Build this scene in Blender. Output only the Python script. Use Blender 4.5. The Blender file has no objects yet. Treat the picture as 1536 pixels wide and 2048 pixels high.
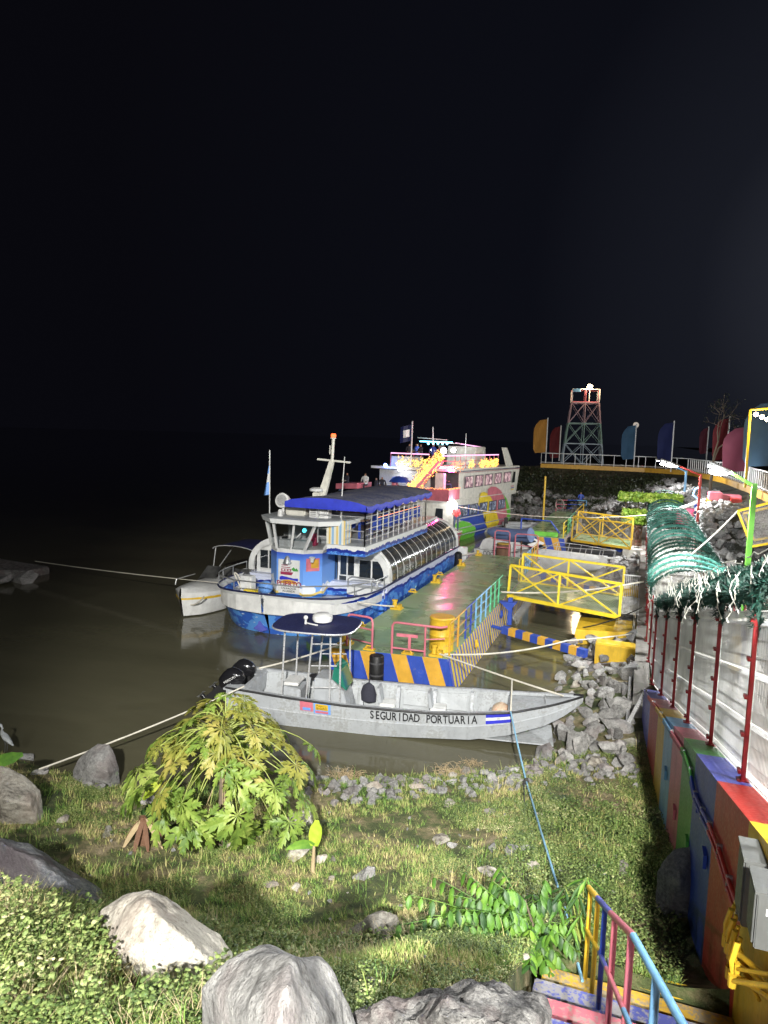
import bpy, bmesh, math, random
from mathutils import Vector, Matrix, noise as mnoise
import numpy as np
R = math.radians
sc = bpy.context.scene
col = sc.collection
random.seed(7)
# ------------------------------------------------------------------ camera
F=1420.; CX=768.; CY=1024.; H=7.2; YAW=R(20); TH=math.atan(.108); RO=math.atan(.029)
FW=Vector((-math.sin(YAW)*math.cos(TH),math.cos(YAW)*math.cos(TH),-math.sin(TH)))
r0=Vector((math.cos(YAW),math.sin(YAW),0.)); u0=r0.cross(FW)
RT=math.cos(RO)*r0+math.sin(RO)*u0; UP=math.cos(RO)*u0-math.sin(RO)*r0
cam=bpy.data.objects.new('camera',bpy.data.cameras.new('camera')); col.objects.link(cam); sc.camera=cam
cam.matrix_world=Matrix(((RT.x,UP.x,-FW.x,0),(RT.y,UP.y,-FW.y,0),(RT.z,UP.z,-FW.z,H),(0,0,0,1)))
cam.data.sensor_fit='VERTICAL'; cam.data.sensor_height=24; cam.data.lens=24*F/2048.; cam.data.clip_end=3000; cam.data.clip_start=.05
sc.render.resolution_x=768; sc.render.resolution_y=1024
# ------------------------------------------------------------------ world, exposure
w=bpy.data.worlds.new('World'); sc.world=w; w.use_nodes=True
ray_sky=(FW+((1900-CX)/F)*RT+((CY-560)/F)*UP).normalized()
nt=w.node_tree; bg=nt.nodes['Background']
tc=nt.nodes.new('ShaderNodeTexCoord'); dp=nt.nodes.new('ShaderNodeVectorMath'); dp.operation='DOT_PRODUCT'
nt.links.new(tc.outputs['Generated'],dp.inputs[0]); dp.inputs[1].default_value=ray_sky
cr=nt.nodes.new('ShaderNodeValToRGB'); nt.links.new(dp.outputs['Value'],cr.inputs[0]); nt.links.new(cr.outputs[0],bg.inputs[0])
e=cr.color_ramp.elements; e[0].position=.55; e[0].color=(.0022,.0022,.0036,1); e[1].position=1; e[1].color=(.020,.022,.030,1)
x_=cr.color_ramp.elements.new(.90); x_.color=(.0032,.0036,.0062,1); x_=cr.color_ramp.elements.new(.97); x_.color=(.0075,.0085,.013,1)
bg.inputs[1].default_value=1.
sc.view_settings.view_transform='Standard'; sc.view_settings.look='None'; sc.view_settings.exposure=.22; sc.view_settings.gamma=1
LP=1.5
def lamp(name,loc,power,color=(1,.97,.9),size=.15,kind='POINT',aim=None,spot=150,par=None):
    l=bpy.data.lights.new(name,kind); l.energy=power*LP; l.color=color; l.shadow_soft_size=size
    o=bpy.data.objects.new(name,l); col.objects.link(o); o.location=loc
    if kind=='SPOT':
        l.spot_size=R(spot); l.spot_blend=.6
        o.rotation_euler=(Vector(aim)-Vector(loc)).to_track_quat('-Z','Y').to_euler()
    return o
COOL=(.93,.97,1.); WARM=(1,.93,.8)
# ------------------------------------------------------------------ survey helpers: sight a photo point onto the ground
def ray(px,py): return FW+((px-CX)/F)*RT+((CY-py)/F)*UP
def P(px,py,z=0.): r=ray(px,py); t=(z-H)/r.z; return Vector((r.x*t,r.y*t,z))
def D(px,py,d): return ray(px,py)*d+Vector((0,0,H))
def PY(px,py,y): r=ray(px,py); return r*(y/r.y)+Vector((0,0,H))
def PX(px,py,x): r=ray(px,py); return r*(x/r.x)+Vector((0,0,H))
def lerp(a,b,t): return a+(b-a)*t
def itp(x,xs,ys):
    if x<=xs[0]: return ys[0]
    for i in range(len(xs)-1):
        if x<=xs[i+1]: return lerp(ys[i],ys[i+1],(x-xs[i])/(xs[i+1]-xs[i]))
    return ys[-1]
# ------------------------------------------------------------------ materials
class NB:
    def __init__(s,name):
        s.m=bpy.data.materials.new(name); s.m.use_nodes=True; s.t=s.m.node_tree; s.b=s.t.nodes['Principled BSDF']
        s.geo=s.t.nodes.new('ShaderNodeNewGeometry')
    def lk(s,a,b): s.t.links.new(a,b)
    def pos(s,scale=(1,1,1),rot=(0,0,0)):
        m=s.t.nodes.new('ShaderNodeMapping'); s.lk(s.geo.outputs['Position'],m.inputs[0]); m.inputs['Scale'].default_value=scale; m.inputs['Rotation'].default_value=rot; return m.outputs[0]
    def obj(s):
        return s.t.nodes.new('ShaderNodeTexCoord').outputs['Object']
    def noise(s,scale,detail=4,vec=None,rough=.55,out='Fac',dist=0):
        n=s.t.nodes.new('ShaderNodeTexNoise'); n.inputs['Scale'].default_value=scale; n.inputs['Detail'].default_value=detail; n.inputs['Roughness'].default_value=rough; n.inputs['Distortion'].default_value=dist
        s.lk(vec if vec is not None else s.geo.outputs['Position'],n.inputs['Vector']); return n.outputs[out]
    def vor(s,scale,vec=None,feat='F1',out='Distance'):
        n=s.t.nodes.new('ShaderNodeTexVoronoi'); n.feature=feat; n.inputs['Scale'].default_value=scale
        s.lk(vec if vec is not None else s.geo.outputs['Position'],n.inputs['Vector']); return n.outputs[out]
    def M(s,op,a,b=0.,c=None):
        n=s.t.nodes.new('ShaderNodeMath'); n.operation=op
        for i,v in enumerate((a,b) if c is None else (a,b,c)):
            if isinstance(v,(int,float)): n.inputs[i].default_value=v
            else: s.lk(v,n.inputs[i])
        return n.outputs[0]
    def xyz(s,v=None):
        n=s.t.nodes.new('ShaderNodeSeparateXYZ'); s.lk(v if v is not None else s.geo.outputs['Position'],n.inputs[0]); return n.outputs
    def ramp(s,fac,stops,const=False):
        n=s.t.nodes.new('ShaderNodeValToRGB'); s.lk(fac,n.inputs[0]); r=n.color_ramp
        if const: r.interpolation='CONSTANT'
        while len(r.elements)<len(stops): r.elements.new(.5)
        for el,(p,c) in zip(r.elements,stops): el.position=p; el.color=(*c,1) if not isinstance(c,(int,float)) else (c,c,c,1)
        return n.outputs[0]
    def mix(s,f,a,b,mode='MIX'):
        n=s.t.nodes.new('ShaderNodeMix'); n.data_type='RGBA'; n.blend_type=mode
        for k,v in ((0,f),(6,a),(7,b)):
            if isinstance(v,(int,float)) : n.inputs[k].default_value=v
            elif isinstance(v,tuple): n.inputs[k].default_value=(*v,1)
            else: s.lk(v,n.inputs[k])
        return n.outputs[2]
    def base(s,c):
        if isinstance(c,tuple): s.b.inputs['Base Color'].default_value=(*c,1)
        else: s.lk(c,s.b.inputs['Base Color'])
    def rough(s,r):
        if isinstance(r,(int,float)): s.b.inputs['Roughness'].default_value=r
        else: s.lk(r,s.b.inputs['Roughness'])
    def bump(s,h,strength=.3,dist=.02):
        n=s.t.nodes.new('ShaderNodeBump'); n.inputs['Strength'].default_value=strength; n.inputs['Distance'].default_value=dist; s.lk(h,n.inputs['Height']); s.lk(n.outputs[0],s.b.inputs['Normal'])
def paint(name,c,rough=.45,wear=.35,wc=(.25,.22,.18),metal=0.,nscale=3.,bump=.12,thr=.62):
    n=NB(name); a=n.noise(nscale,6); b=n.noise(nscale*9,4)
    var=n.ramp(a,[(.3,tuple(x*.78 for x in c)),(.7,tuple(min(1,x*1.08) for x in c))])
    msk=n.ramp(n.M('ADD',n.M('MULTIPLY',a,.5),n.M('MULTIPLY',b,.5)),[(thr-.04,0.),(thr+.03,1.)])
    sk=n.ramp(n.noise(5.,5,vec=n.pos((1,1,.12)),rough=.7),[(.50,0.),(.68,1.)]); cc_=n.mix(n.M('MULTIPLY',sk,.42*min(1,wear*2)),var,tuple(x*.38+.02 for x in c))
    n.base(n.mix(n.M('MULTIPLY',msk,wear),cc_,wc)); n.rough(n.ramp(b,[(.3,max(.05,rough-.1)),(.7,min(1,rough+.15))]))
    n.bump(b,bump,.01); n.b.inputs['Metallic'].default_value=metal; return n.m
def emis(name,c,st):
    n=NB(name); n.base((.02,.02,.02)); n.b.inputs['Emission Color'].default_value=(*c,1); n.b.inputs['Emission Strength'].default_value=st; return n.m
M={}
M['red']=paint('red paint',(.48,.035,.025)); M['dred']=paint('dark red paint',(.28,.012,.015),.4,.15)
M['yellow']=paint('yellow paint',(.72,.46,.03),wear=.45); M['yelb']=paint('bright yellow paint',(.80,.60,.03),wear=.2)
M['orange']=paint('ochre paint',(.66,.36,.04)); M['blue']=paint('blue paint',(.025,.07,.40)); M['violet']=paint('violet blue paint',(.10,.12,.50),wear=.3)
M['lblue']=paint('light blue paint',(.20,.45,.72)); M['pink']=paint('pink paint',(.62,.17,.22)); M['green']=paint('green paint',(.07,.33,.06)); M['lgreen']=paint('bright green paint',(.16,.55,.05),wear=.1)
M['teal']=paint('sea green paint',(.10,.50,.25),wear=.1)
M['white']=paint('white paint',(.74,.74,.72),.35,.25,(.4,.37,.3)); M['cream']=paint('cream paint',(.70,.68,.60),.4,.3,(.4,.34,.25))
M['step_']=0;M['sviolet']=paint('worn violet step',(.10,.12,.42),.7,.9,(.30,.29,.27),nscale=3,thr=.5); M['spink']=paint('worn pink step',(.55,.15,.19),.7,.9,(.33,.27,.24),nscale=3.5,thr=.55); M['syellow']=paint('worn yellow step',(.62,.38,.04),.7,.9,(.28,.24,.18),nscale=3,thr=.52); M['slblue']=M['lblue']if 0 else paint('worn light blue step',(.2,.42,.66),.7,.9,(.3,.3,.3),nscale=3,thr=.53)
M['boxgrey']=paint('dull grey enclosure',(.12,.125,.12),.5,.3,(.12,.12,.12))
M['grey']=paint('grey paint',(.42,.44,.45),.5,.5,(.2,.2,.19),nscale=2.2,thr=.56); M['greyl']=paint('pale grey paint',(.43,.45,.47),.45,.5,(.24,.24,.22),nscale=1.7,thr=.55)
M['dgrey']=paint('dark grey',(.07,.07,.075),.5,.2); M['black']=paint('black rubber',(.012,.012,.013),.5,.3,(.05,.05,.05)); M['gblack']=paint('gloss black',(.012,.012,.014),.12,.0,bump=.02)
M['steel']=paint('galvanised steel',(.5,.51,.52),.35,.3,(.25,.24,.22),metal=.7); M['alu']=paint('aluminium tube',(.72,.72,.72),.3,.1,metal=.5)
M['navy']=paint('navy canvas',(.012,.016,.08),.6,.1,(.1,.1,.15)); M['bluecv']=paint('blue canvas',(.03,.05,.55),.6,.15,(.2,.2,.5)); M['slate']=paint('slate blue canvas',(.13,.19,.36),.7,.2,(.06,.09,.2))
M['concrete']=paint('pale concrete',(.62,.60,.55),.85,.4,(.38,.36,.32),nscale=1.2,thr=.55); M['conc']=paint('old concrete',(.30,.28,.25),.9,.5,(.15,.14,.12),nscale=1.5)
M['rope']=paint('rope',(.68,.64,.54),.9,.3); M['ropeb']=paint('blue rope',(.25,.48,.66),.9,.2); M['roped']=paint('dark rope',(.05,.05,.045),.9,.2)
M['redcloth']=paint('red cloth',(.5,.04,.04),.9,0); M['skin']=paint('skin',(.30,.16,.10),.6,0); M['dark']=paint('dark cloth',(.03,.03,.045),.9,0); M['jean']=paint('denim',(.07,.10,.18),.9,0)
M['rust']=paint('rusty brown',(.16,.08,.045),.8,.5,(.07,.04,.03)); M['wood']=paint('brown wood',(.16,.10,.06),.8,.4)
M['letter']=paint('black lettering',(.015,.015,.017),.5,.1,(.3,.3,.3)); M['maroon']=paint('maroon print',(.32,.03,.08),.5,0); M['flagblue']=paint('flag blue',(.03,.035,.5),.6,0); M['skyb']=paint('sky blue print',(.16,.36,.80),.5,.1)
M['orangeball']=paint('pale buoy',(.62,.50,.36),.5,.6,(.62,.28,.18),nscale=4,thr=.5)
n=NB('dark glass'); n.base((.02,.025,.03)); n.rough(.06); n.b.inputs['Specular IOR Level'].default_value=.9; M['dglass']=n.m
n=NB('clear glass'); n.base((.85,.9,.92)); n.rough(.03); n.b.inputs['Transmission Weight'].default_value=1.; n.b.inputs['IOR'].default_value=1.02; n.b.inputs['Alpha'].default_value=.35; M['glass']=n.m
n=NB('tinted curved glazing'); n.base(n.ramp(n.noise(2.5,5),[(.35,(.035,.035,.035)),(.7,(.10,.10,.095))])); n.rough(.16); n.b.inputs['Coat Weight'].default_value=.4; M['tint']=n.m
n=NB('lit cabin window'); g=n.noise(3.2,3); n.base((.05,.04,.05)); n.lk(n.ramp(g,[(.36,(.05,.035,.05)),(.5,(.55,.32,.36)),(.62,(.95,.72,.68))]),n.b.inputs['Emission Color']); n.b.inputs['Emission Strength'].default_value=.75; n.rough(.1); M['litwin']=n.m
n=NB('lower cabin window'); g=n.noise(4.2,3); n.base((.05,.05,.06)); n.lk(n.ramp(g,[(.4,(.03,.035,.06)),(.55,(.18,.22,.34)),(.66,(.7,.78,.9))]),n.b.inputs['Emission Color']); n.b.inputs['Emission Strength'].default_value=.5; n.rough(.1); M['litwin2']=n.m
M['lampw']=emis('lit lamp face',(1,.98,.95),60); M['lamph']=emis('lit halogen lamp',(1,.8,.5),60); M['ledpink']=emis('pink white led',(1,.45,.8),1.7); M['ledcyan']=emis('cyan led',(.2,.75,1.),6); M['ledyel']=emis('yellow fairy light',(1,.55,.10),2.6); M['ledred']=emis('red led',(1,.1,.14),8); M['ledwhite']=emis('white led',(.95,.95,1),40); M['ledmag']=emis('magenta lamp',(1,.08,.35),30); M['ledblue']=emis('blue led',(.15,.3,1),20); M['ledora']=emis('orange fairy light',(1,.35,.12),2.2); M['mastred']=emis('red mast lamp',(1,.12,.03),3)
# wet green deck
n=NB('wet green deck'); a=n.noise(.9,5); b=n.noise(7,5,vec=n.pos((1,.25,1)))
c=n.ramp(a,[(.3,(.14,.25,.11)),(.55,(.26,.38,.19)),(.75,(.34,.42,.26))]); lines=n.ramp(n.noise(5,3,vec=n.pos((.12,1.6,1))),[(.56,0.),(.66,1.)])
n.base(n.mix(n.M('MULTIPLY',lines,.35),c,(.30,.31,.27))); n.rough(n.ramp(a,[(.3,.14),(.65,.42)])); n.bump(b,.18,.01); n.b.inputs['Specular IOR Level'].default_value=.7; M['deck']=n.m
# diagonal stripes are built as geometry; rock, soil
def rockmat(name,dark,mid,light,sc_=2.2,moss=0.):
    n=NB(name); a=n.noise(sc_,8,rough=.65); b=n.noise(sc_*7,6,rough=.7); v=n.vor(sc_*2.5)
    f=n.M('ADD',n.M('MULTIPLY',a,.5),n.M('MULTIPLY',b,.5)); c=n.ramp(f,[(.38,dark),(.47,mid),(.60,light)]); sp=n.noise(sc_*22,3); c=n.mix(n.ramp(sp,[(.60,0.),(.68,.7)]),c,dark); st_=n.noise(sc_*.55,4,vec=n.pos((1,1,1))); c=n.mix(n.ramp(st_,[(.52,0.),(.62,.55)]),c,tuple(x*.9+.04*(i==0) for i,x in enumerate(mid)))
    oi=n.t.nodes.new('ShaderNodeObjectInfo'); k=n.M('ADD',n.M('MULTIPLY',oi.outputs['Random'],.5),.72)
    cc=n.t.nodes.new('ShaderNodeVectorMath'); cc.operation='SCALE'; n.lk(c,cc.inputs[0]); n.lk(k,cc.inputs['Scale']); c=cc.outputs[0]
    if moss>0: c=n.mix(n.ramp(n.noise(sc_*.8,5),[(.5,0.),(.65,moss)]),c,(.07,.09,.035))
    n.base(c); n.rough(.9); n.bump(n.M('ADD',n.M('MULTIPLY',b,.8),n.M('MULTIPLY',n.noise(sc_*20,5),.5)),.8,.035); return n.m
M['rock']=rockmat('grey rock',(.09,.085,.08),(.24,.235,.225),(.40,.39,.37)); M['rockpale']=rockmat('pale boulder',(.13,.115,.095),(.34,.31,.26),(.52,.49,.42),1.8)
M['rockdark']=rockmat('dark pitted rock',(.025,.025,.024),(.12,.115,.11),(.34,.33,.31),5.); M['rockmoss']=rockmat('mossy rock',(.10,.09,.075),(.27,.25,.21),(.42,.40,.34),2.4,.6)
M['slab']=rockmat('slate slab',(.05,.052,.06),(.11,.115,.125),(.22,.22,.22),3)
def ground_col(n):
    a=n.noise(.75,6,rough=.65); b=n.noise(4.5,5); f=n.M('ADD',n.M('MULTIPLY',a,.62),n.M('MULTIPLY',b,.38)); return f,b
n=NB('weedy soil'); f,b=ground_col(n)
n.base(n.ramp(f,[(.36,(.035,.05,.018)),(.47,(.08,.10,.032)),(.55,(.20,.17,.085)),(.64,(.36,.29,.18))])); n.rough(.95); n.bump(n.noise(28,6),.8,.05); M['soil']=n.m
n=NB('grass blade'); f,b=ground_col(n); oi=n.t.nodes.new('ShaderNodeAttribute'); oi.attribute_name='rnd'
f2=n.M('ADD',f,n.M('MULTIPLY',n.M('SUBTRACT',oi.outputs['Fac'],.5),.16))
n.base(n.ramp(f2,[(.34,(.05,.13,.02)),(.44,(.15,.26,.045)),(.52,(.29,.32,.09)),(.61,(.52,.43,.20))])); n.rough(.7); M['blade']=n.m
n=NB('clover leaf'); oi=n.t.nodes.new('ShaderNodeAttribute'); oi.attribute_name='rnd'; pn=n.noise(1.3,5)
n.base(n.ramp(n.M('ADD',n.M('MULTIPLY',oi.outputs['Fac'],.62),n.M('MULTIPLY',n.M('SUBTRACT',pn,.37),1.5)),[(0,(.03,.055,.015)),(.35,(.09,.14,.035)),(.7,(.21,.27,.08)),(.9,(.36,.38,.16)),(1,(.55,.50,.28))])); n.rough(.55); M['clover']=n.m
def leafmat(name,a,b,c,tr=.25):
    n=NB(name); g=n.noise(2.2,4); h=n.noise(14,3); n.base(n.ramp(n.M('ADD',n.M('MULTIPLY',g,.7),n.M('MULTIPLY',h,.3)),[(.38,a),(.5,b),(.62,c)])); n.rough(.5)
    tl=n.t.nodes.new('ShaderNodeBsdfTranslucent'); mx=n.t.nodes.new('ShaderNodeMixShader'); mx.inputs[0].default_value=tr; tl.inputs[0].default_value=(*b,1)
    out=n.t.nodes['Material Output']; n.lk(n.b.outputs[0],mx.inputs[1]); n.lk(tl.outputs[0],mx.inputs[2]); n.lk(mx.outputs[0],out.inputs[0]); return n.m
M['papg']=leafmat('papaya leaf green',(.10,.18,.03),(.21,.31,.05),(.36,.44,.10)); M['papy']=leafmat('papaya leaf yellowing',(.14,.17,.03),(.30,.30,.055),(.44,.37,.10)); M['petiole']=paint('petiole',(.30,.35,.08),.6,.1)
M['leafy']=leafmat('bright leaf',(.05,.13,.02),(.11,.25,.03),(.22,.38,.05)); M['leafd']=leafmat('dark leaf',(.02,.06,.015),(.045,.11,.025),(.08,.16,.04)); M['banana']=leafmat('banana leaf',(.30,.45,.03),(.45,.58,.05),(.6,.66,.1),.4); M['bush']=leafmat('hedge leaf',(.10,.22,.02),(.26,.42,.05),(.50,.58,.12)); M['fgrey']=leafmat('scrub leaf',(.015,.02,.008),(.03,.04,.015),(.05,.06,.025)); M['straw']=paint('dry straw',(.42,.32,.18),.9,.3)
M['tow1']=paint('faded light blue paint',(.30,.38,.44)); M['tow2']=paint('faded green paint',(.22,.36,.30)); M['tow3']=paint('faded pink paint',(.46,.30,.34)); M['dust']=paint('dusty blue canvas',(.10,.115,.22),.8,.7,(.23,.22,.24),nscale=1.1,thr=.5)
M['fruit']=paint('green papaya fruit',(.06,.16,.06),.4,.1); M['bark']=paint('grey bark',(.17,.13,.09),.9,.5,(.06,.05,.03))
M['needleD']=leafmat('dark garland needle',(.008,.03,.022),(.018,.07,.05),(.04,.12,.09),.1); M['needleT']=leafmat('teal garland needle',(.03,.14,.11),(.08,.30,.24),(.20,.48,.40),.1); M['wire']=paint('white light wire',(.72,.72,.64),.6,0)
# murals
def mural(name,z0,amp,fx,top=(.72,.73,.72),spots=True):
    n=NB(name); o=n.xyz(); z=o['Z']
    w1=n.noise(fx,3,vec=n.pos((1,1,.25))); w2=n.noise(fx*2.3,2,vec=n.pos((1,1,1.5)))
    h=n.M('SUBTRACT',z,n.M('ADD',z0,n.M('MULTIPLY',n.M('SUBTRACT',w1,.5),amp*2.6)))
    c=n.mix(n.ramp(w2,[(.50,0.),(.51,1.)]),(.035,.12,.50),(.10,.30,.72))
    c=n.mix(n.ramp(n.noise(fx*4,3,vec=n.pos((1,1,3))),[(.66,0.),(.67,1.)]),c,(.55,.68,.80))
    dk=n.M('GREATER_THAN',h,-.12); c=n.mix(dk,c,(.012,.03,.26)); wh=n.M('GREATER_THAN',h,0.); c=n.mix(wh,c,top)
    if spots:
        v=n.vor(1.6); vc=n.vor(1.6,out='Color'); s_=n.M('MULTIPLY',n.M('LESS_THAN',v,.13),n.M('LESS_THAN',h,-.1)); c=n.mix(s_,c,n.mix(.35,vc,(.9,.6,.05)))
    n.base(c); n.rough(.4); return n.m
M['mhull']=mural('sea mural hull',1.27,.20,.8); M['mside']=mural('sea mural side',1.12,.22,1.1,(.62,.66,.80)); M['mfasc']=mural('wave band mural',2.92,.14,2.6,spots=False); M['mroof']=mural('roof edge mural',3.66,.12,2.2,spots=False); M['mbulk']=mural('bulwark mural',1.02,.1,1.,spots=False)
n=NB('cloud mural'); o=n.xyz(); w1=n.noise(1.6,2); h=n.M('SUBTRACT',o['Z'],n.M('ADD',1.35,n.M('MULTIPLY',n.M('SUBTRACT',w1,.5),2.2)))
c=n.ramp(n.M('MULTIPLY',n.M('SUBTRACT',o['Z'],.8),.55),[(.3,(.17,.36,.78)),(.8,(.12,.28,.74)),(1,(.03,.07,.5))]); c=n.mix(n.M('LESS_THAN',h,0.),c,(.74,.77,.82))
w3=n.noise(1.4,1,vec=n.pos((1,1,0))); h2=n.M('SUBTRACT',o['Z'],n.M('ADD',.98,n.M('MULTIPLY',n.M('SUBTRACT',w3,.5),.5))); c=n.mix(n.M('LESS_THAN',h2,.1),c,(.72,.55,.16)); c=n.mix(n.M('LESS_THAN',h2,0.),c,(.05,.20,.62)); n.base(c); n.rough(.4); M['mcloud']=n.m
n=NB('striped faded vinyl'); o=n.xyz(); c=n.ramp(n.M('FRACT',n.M('MULTIPLY',n.M('ADD',o['X'],o['Y']),3.3)),[(0,(.68,.66,.55)),(.3,(.66,.48,.16)),(.55,(.68,.66,.55)),(.7,(.25,.42,.62))],True); n.base(c); n.rough(.5); M['strp']=n.m
# water
n=NB('murky lake water'); n.base(n.ramp(n.noise(.35,4,vec=n.pos((.5,1.3,1))),[(.3,(.090,.085,.052)),(.7,(.118,.110,.068))])); n.rough(.09); n.b.inputs['IOR'].default_value=1.33
bn=n.M('ADD',n.noise(1.1,3,vec=n.pos((.6,1.5,1))),n.M('MULTIPLY',n.noise(6,3,vec=n.pos((.7,1.4,1))),.25)); n.bump(bn,.16,.05); M['water']=n.m
n=NB('walkway concrete'); v=n.noise(.8,5); n.base(n.ramp(v,[(.35,(.55,.52,.46)),(.65,(.72,.70,.65))])); n.rough(.8); n.bump(n.noise(30,4),.2,.01); M['walk']=n.m
def flagmat(name,c):
    n=NB(name); n.base(n.ramp(n.noise(1.5,4),[(.3,tuple(x*.75 for x in c)),(.7,c)])); n.rough(.8); tl=n.t.nodes.new('ShaderNodeBsdfTranslucent'); tl.inputs[0].default_value=(*c,1); mx=n.t.nodes.new('ShaderNodeMixShader'); mx.inputs[0].default_value=.4
    n.lk(n.b.outputs[0],mx.inputs[1]); n.lk(tl.outputs[0],mx.inputs[2]); n.lk(mx.outputs[0],n.t.nodes['Material Output'].inputs[0]); return n.m
# ------------------------------------------------------------------ geometry builder
class MB:
    def __init__(s): s.v=[]; s.f=[]; s.mi=[]; s.cur=0
    def add(s,vs,fs):
        k=len(s.v); s.v+= [tuple(x) for x in vs]; s.f+=[tuple(i+k for i in f) for f in fs]; s.mi+=[s.cur]*len(fs); return s
    def box(s,c,d,rot=None):
        x,y,z=(k/2 for k in d); vs=[Vector((a*x,b*y,e_*z)) for a in(-1,1) for b in(-1,1) for e_ in(-1,1)]
        if rot is not None: vs=[rot@v for v in vs]
        return s.add([v+Vector(c) for v in vs],[(0,1,3,2),(4,6,7,5),(0,4,5,1),(2,3,7,6),(0,2,6,4),(1,5,7,3)])
    def bar(s,p,q,w_,h=None,up=(0,0,1)):
        p=Vector(p);q=Vector(q);h=h or w_; d=(q-p); L=d.length
        if L<1e-6: return s
        d/=L; u=Vector(up)
        if abs(d.dot(u))>.98: u=Vector((0,1,0)) if abs(d.y)<.9 else Vector((1,0,0))
        sx=d.cross(u).normalized(); u=sx.cross(d)
        vs=[b+sx*(i*w_/2)+u*(j*h/2) for b in(p,q) for i,j in((-1,-1),(1,-1),(1,1),(-1,1))]
        return s.add(vs,[(3,2,1,0),(4,5,6,7),(0,1,5,4),(1,2,6,5),(2,3,7,6),(3,0,4,7)])
    def tube(s,pts,r,n=6,caps=True):
        pts=[Vector(p) for p in pts]; rs=r if isinstance(r,(list,tuple)) else [r]*len(pts); vs=[];fs=[]; prev=None
        for i,p in enumerate(pts):
            d=(pts[min(i+1,len(pts)-1)]-pts[max(i-1,0)])
            if d.length<1e-9: d=Vector((0,0,1))
            d.normalize()
            if prev is None:
                a=d.cross(Vector((0,0,1)))
                if a.length<.05: a=d.cross(Vector((0,1,0)))
            else: a=prev-d*prev.dot(d)
            a.normalize(); prev=a; b=d.cross(a)
            for k in range(n): t=2*math.pi*k/n; vs.append(p+(a*math.cos(t)+b*math.sin(t))*rs[i])
        for i in range(len(pts)-1):
            for k in range(n): k2=(k+1)%n; fs.append((i*n+k,i*n+k2,(i+1)*n+k2,(i+1)*n+k))
        if caps: fs.append(tuple(range(n-1,-1,-1))); fs.append(tuple((len(pts)-1)*n+k for k in range(n)))
        return s.add(vs,fs)
    def lathe(s,c,prof,n=16):
        vs=[];fs=[]; c=Vector(c)
        for r,z in prof:
            for k in range(n): t=2*math.pi*k/n; vs.append(c+Vector((r*math.cos(t),r*math.sin(t),z)))
        for i in range(len(prof)-1):
            for k in range(n): k2=(k+1)%n; fs.append((i*n+k,i*n+k2,(i+1)*n+k2,(i+1)*n+k))
        fs.append(tuple(range(n-1,-1,-1))); fs.append(tuple((len(prof)-1)*n+k for k in range(n)))
        return s.add(vs,fs)
    def prism(s,poly,off):   # poly: 3D outline, off: thickness vector
        n=len(poly); a=[Vector(p) for p in poly]; b=[p+Vector(off) for p in a]
        return s.add(a+b,[tuple(range(n-1,-1,-1)),tuple(range(n,2*n))]+[(i,(i+1)%n,n+(i+1)%n,n+i) for i in range(n)])
    def loft(s,secs,close=False,caps=False):
        n=len(secs[0]); vs=[v for q in secs for v in q]; fs=[]
        for i in range(len(secs)-1):
            for k in range(n if close else n-1): k2=(k+1)%n; fs.append((i*n+k,i*n+k2,(i+1)*n+k2,(i+1)*n+k))
        if caps: fs.append(tuple(range(n-1,-1,-1))); fs.append(tuple((len(secs)-1)*n+k for k in range(n)))
        return s.add(vs,fs)
    def ball(s,c,r,n=10):
        r=(r,r,r) if isinstance(r,(int,float)) else r; m=max(4,n//2); vs=[];fs=[]
        for i in range(m+1):
            t=math.pi*i/m
            for k in range(n): a=2*math.pi*k/n; vs.append((c[0]+r[0]*math.sin(t)*math.cos(a),c[1]+r[1]*math.sin(t)*math.sin(a),c[2]-r[2]*math.cos(t)))
        for i in range(m):
            for k in range(n): k2=(k+1)%n; fs.append((i*n+k,i*n+k2,(i+1)*n+k2,(i+1)*n+k))
        return s.add(vs,fs)
    def build(s,name,mats,parent=None,smooth=False,world=True,bevel=0,**kw):
        me=bpy.data.meshes.new(name); off=Vector((0,0,0))
        if parent is not None and world:
            p=parent
            while p is not None: off+=p.location; p=p.parent
        me.from_pydata([Vector(v)-off for v in s.v],[],s.f)
        mats=mats if isinstance(mats,(list,tuple)) else [mats]
        for m in mats: me.materials.append(m)
        if len(mats)>1: me.polygons.foreach_set('material_index',s.mi)
        me.validate()
        bm=bmesh.new(); bm.from_mesh(me); bmesh.ops.remove_doubles(bm,verts=bm.verts,dist=1e-5)
        bmesh.ops.recalc_face_normals(bm,faces=bm.faces)
        if bevel:
            try: bmesh.ops.bevel(bm,geom=[e_ for e_ in bm.edges if len(e_.link_faces)==2 and e_.calc_face_angle(0)>.6],offset=bevel,segments=2,affect='EDGES',clamp_overlap=True)
            except Exception: pass
        bm.to_mesh(me); bm.free()
        if smooth:
            me.polygons.foreach_set('use_smooth',[True]*len(me.polygons))
            try: me.set_sharp_from_angle(angle=R(40))
            except Exception: pass
        o=bpy.data.objects.new(name,me); col.objects.link(o); o.parent=parent
        for k,v in kw.items(): o[k]=v
        return o
def thing(name,label,cat,loc=(0,0,0),group=None,rz=0):
    o=bpy.data.objects.new(name,None); col.objects.link(o); o.location=loc; o.rotation_euler=(0,0,rz); o['label']=label; o['category']=cat
    if group: o['group']=group
    o.empty_display_size=.1
    return o
def tag(o,label,cat,group=None):
    o['label']=label; o['category']=cat
    if group: o['group']=group
    return o
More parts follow.
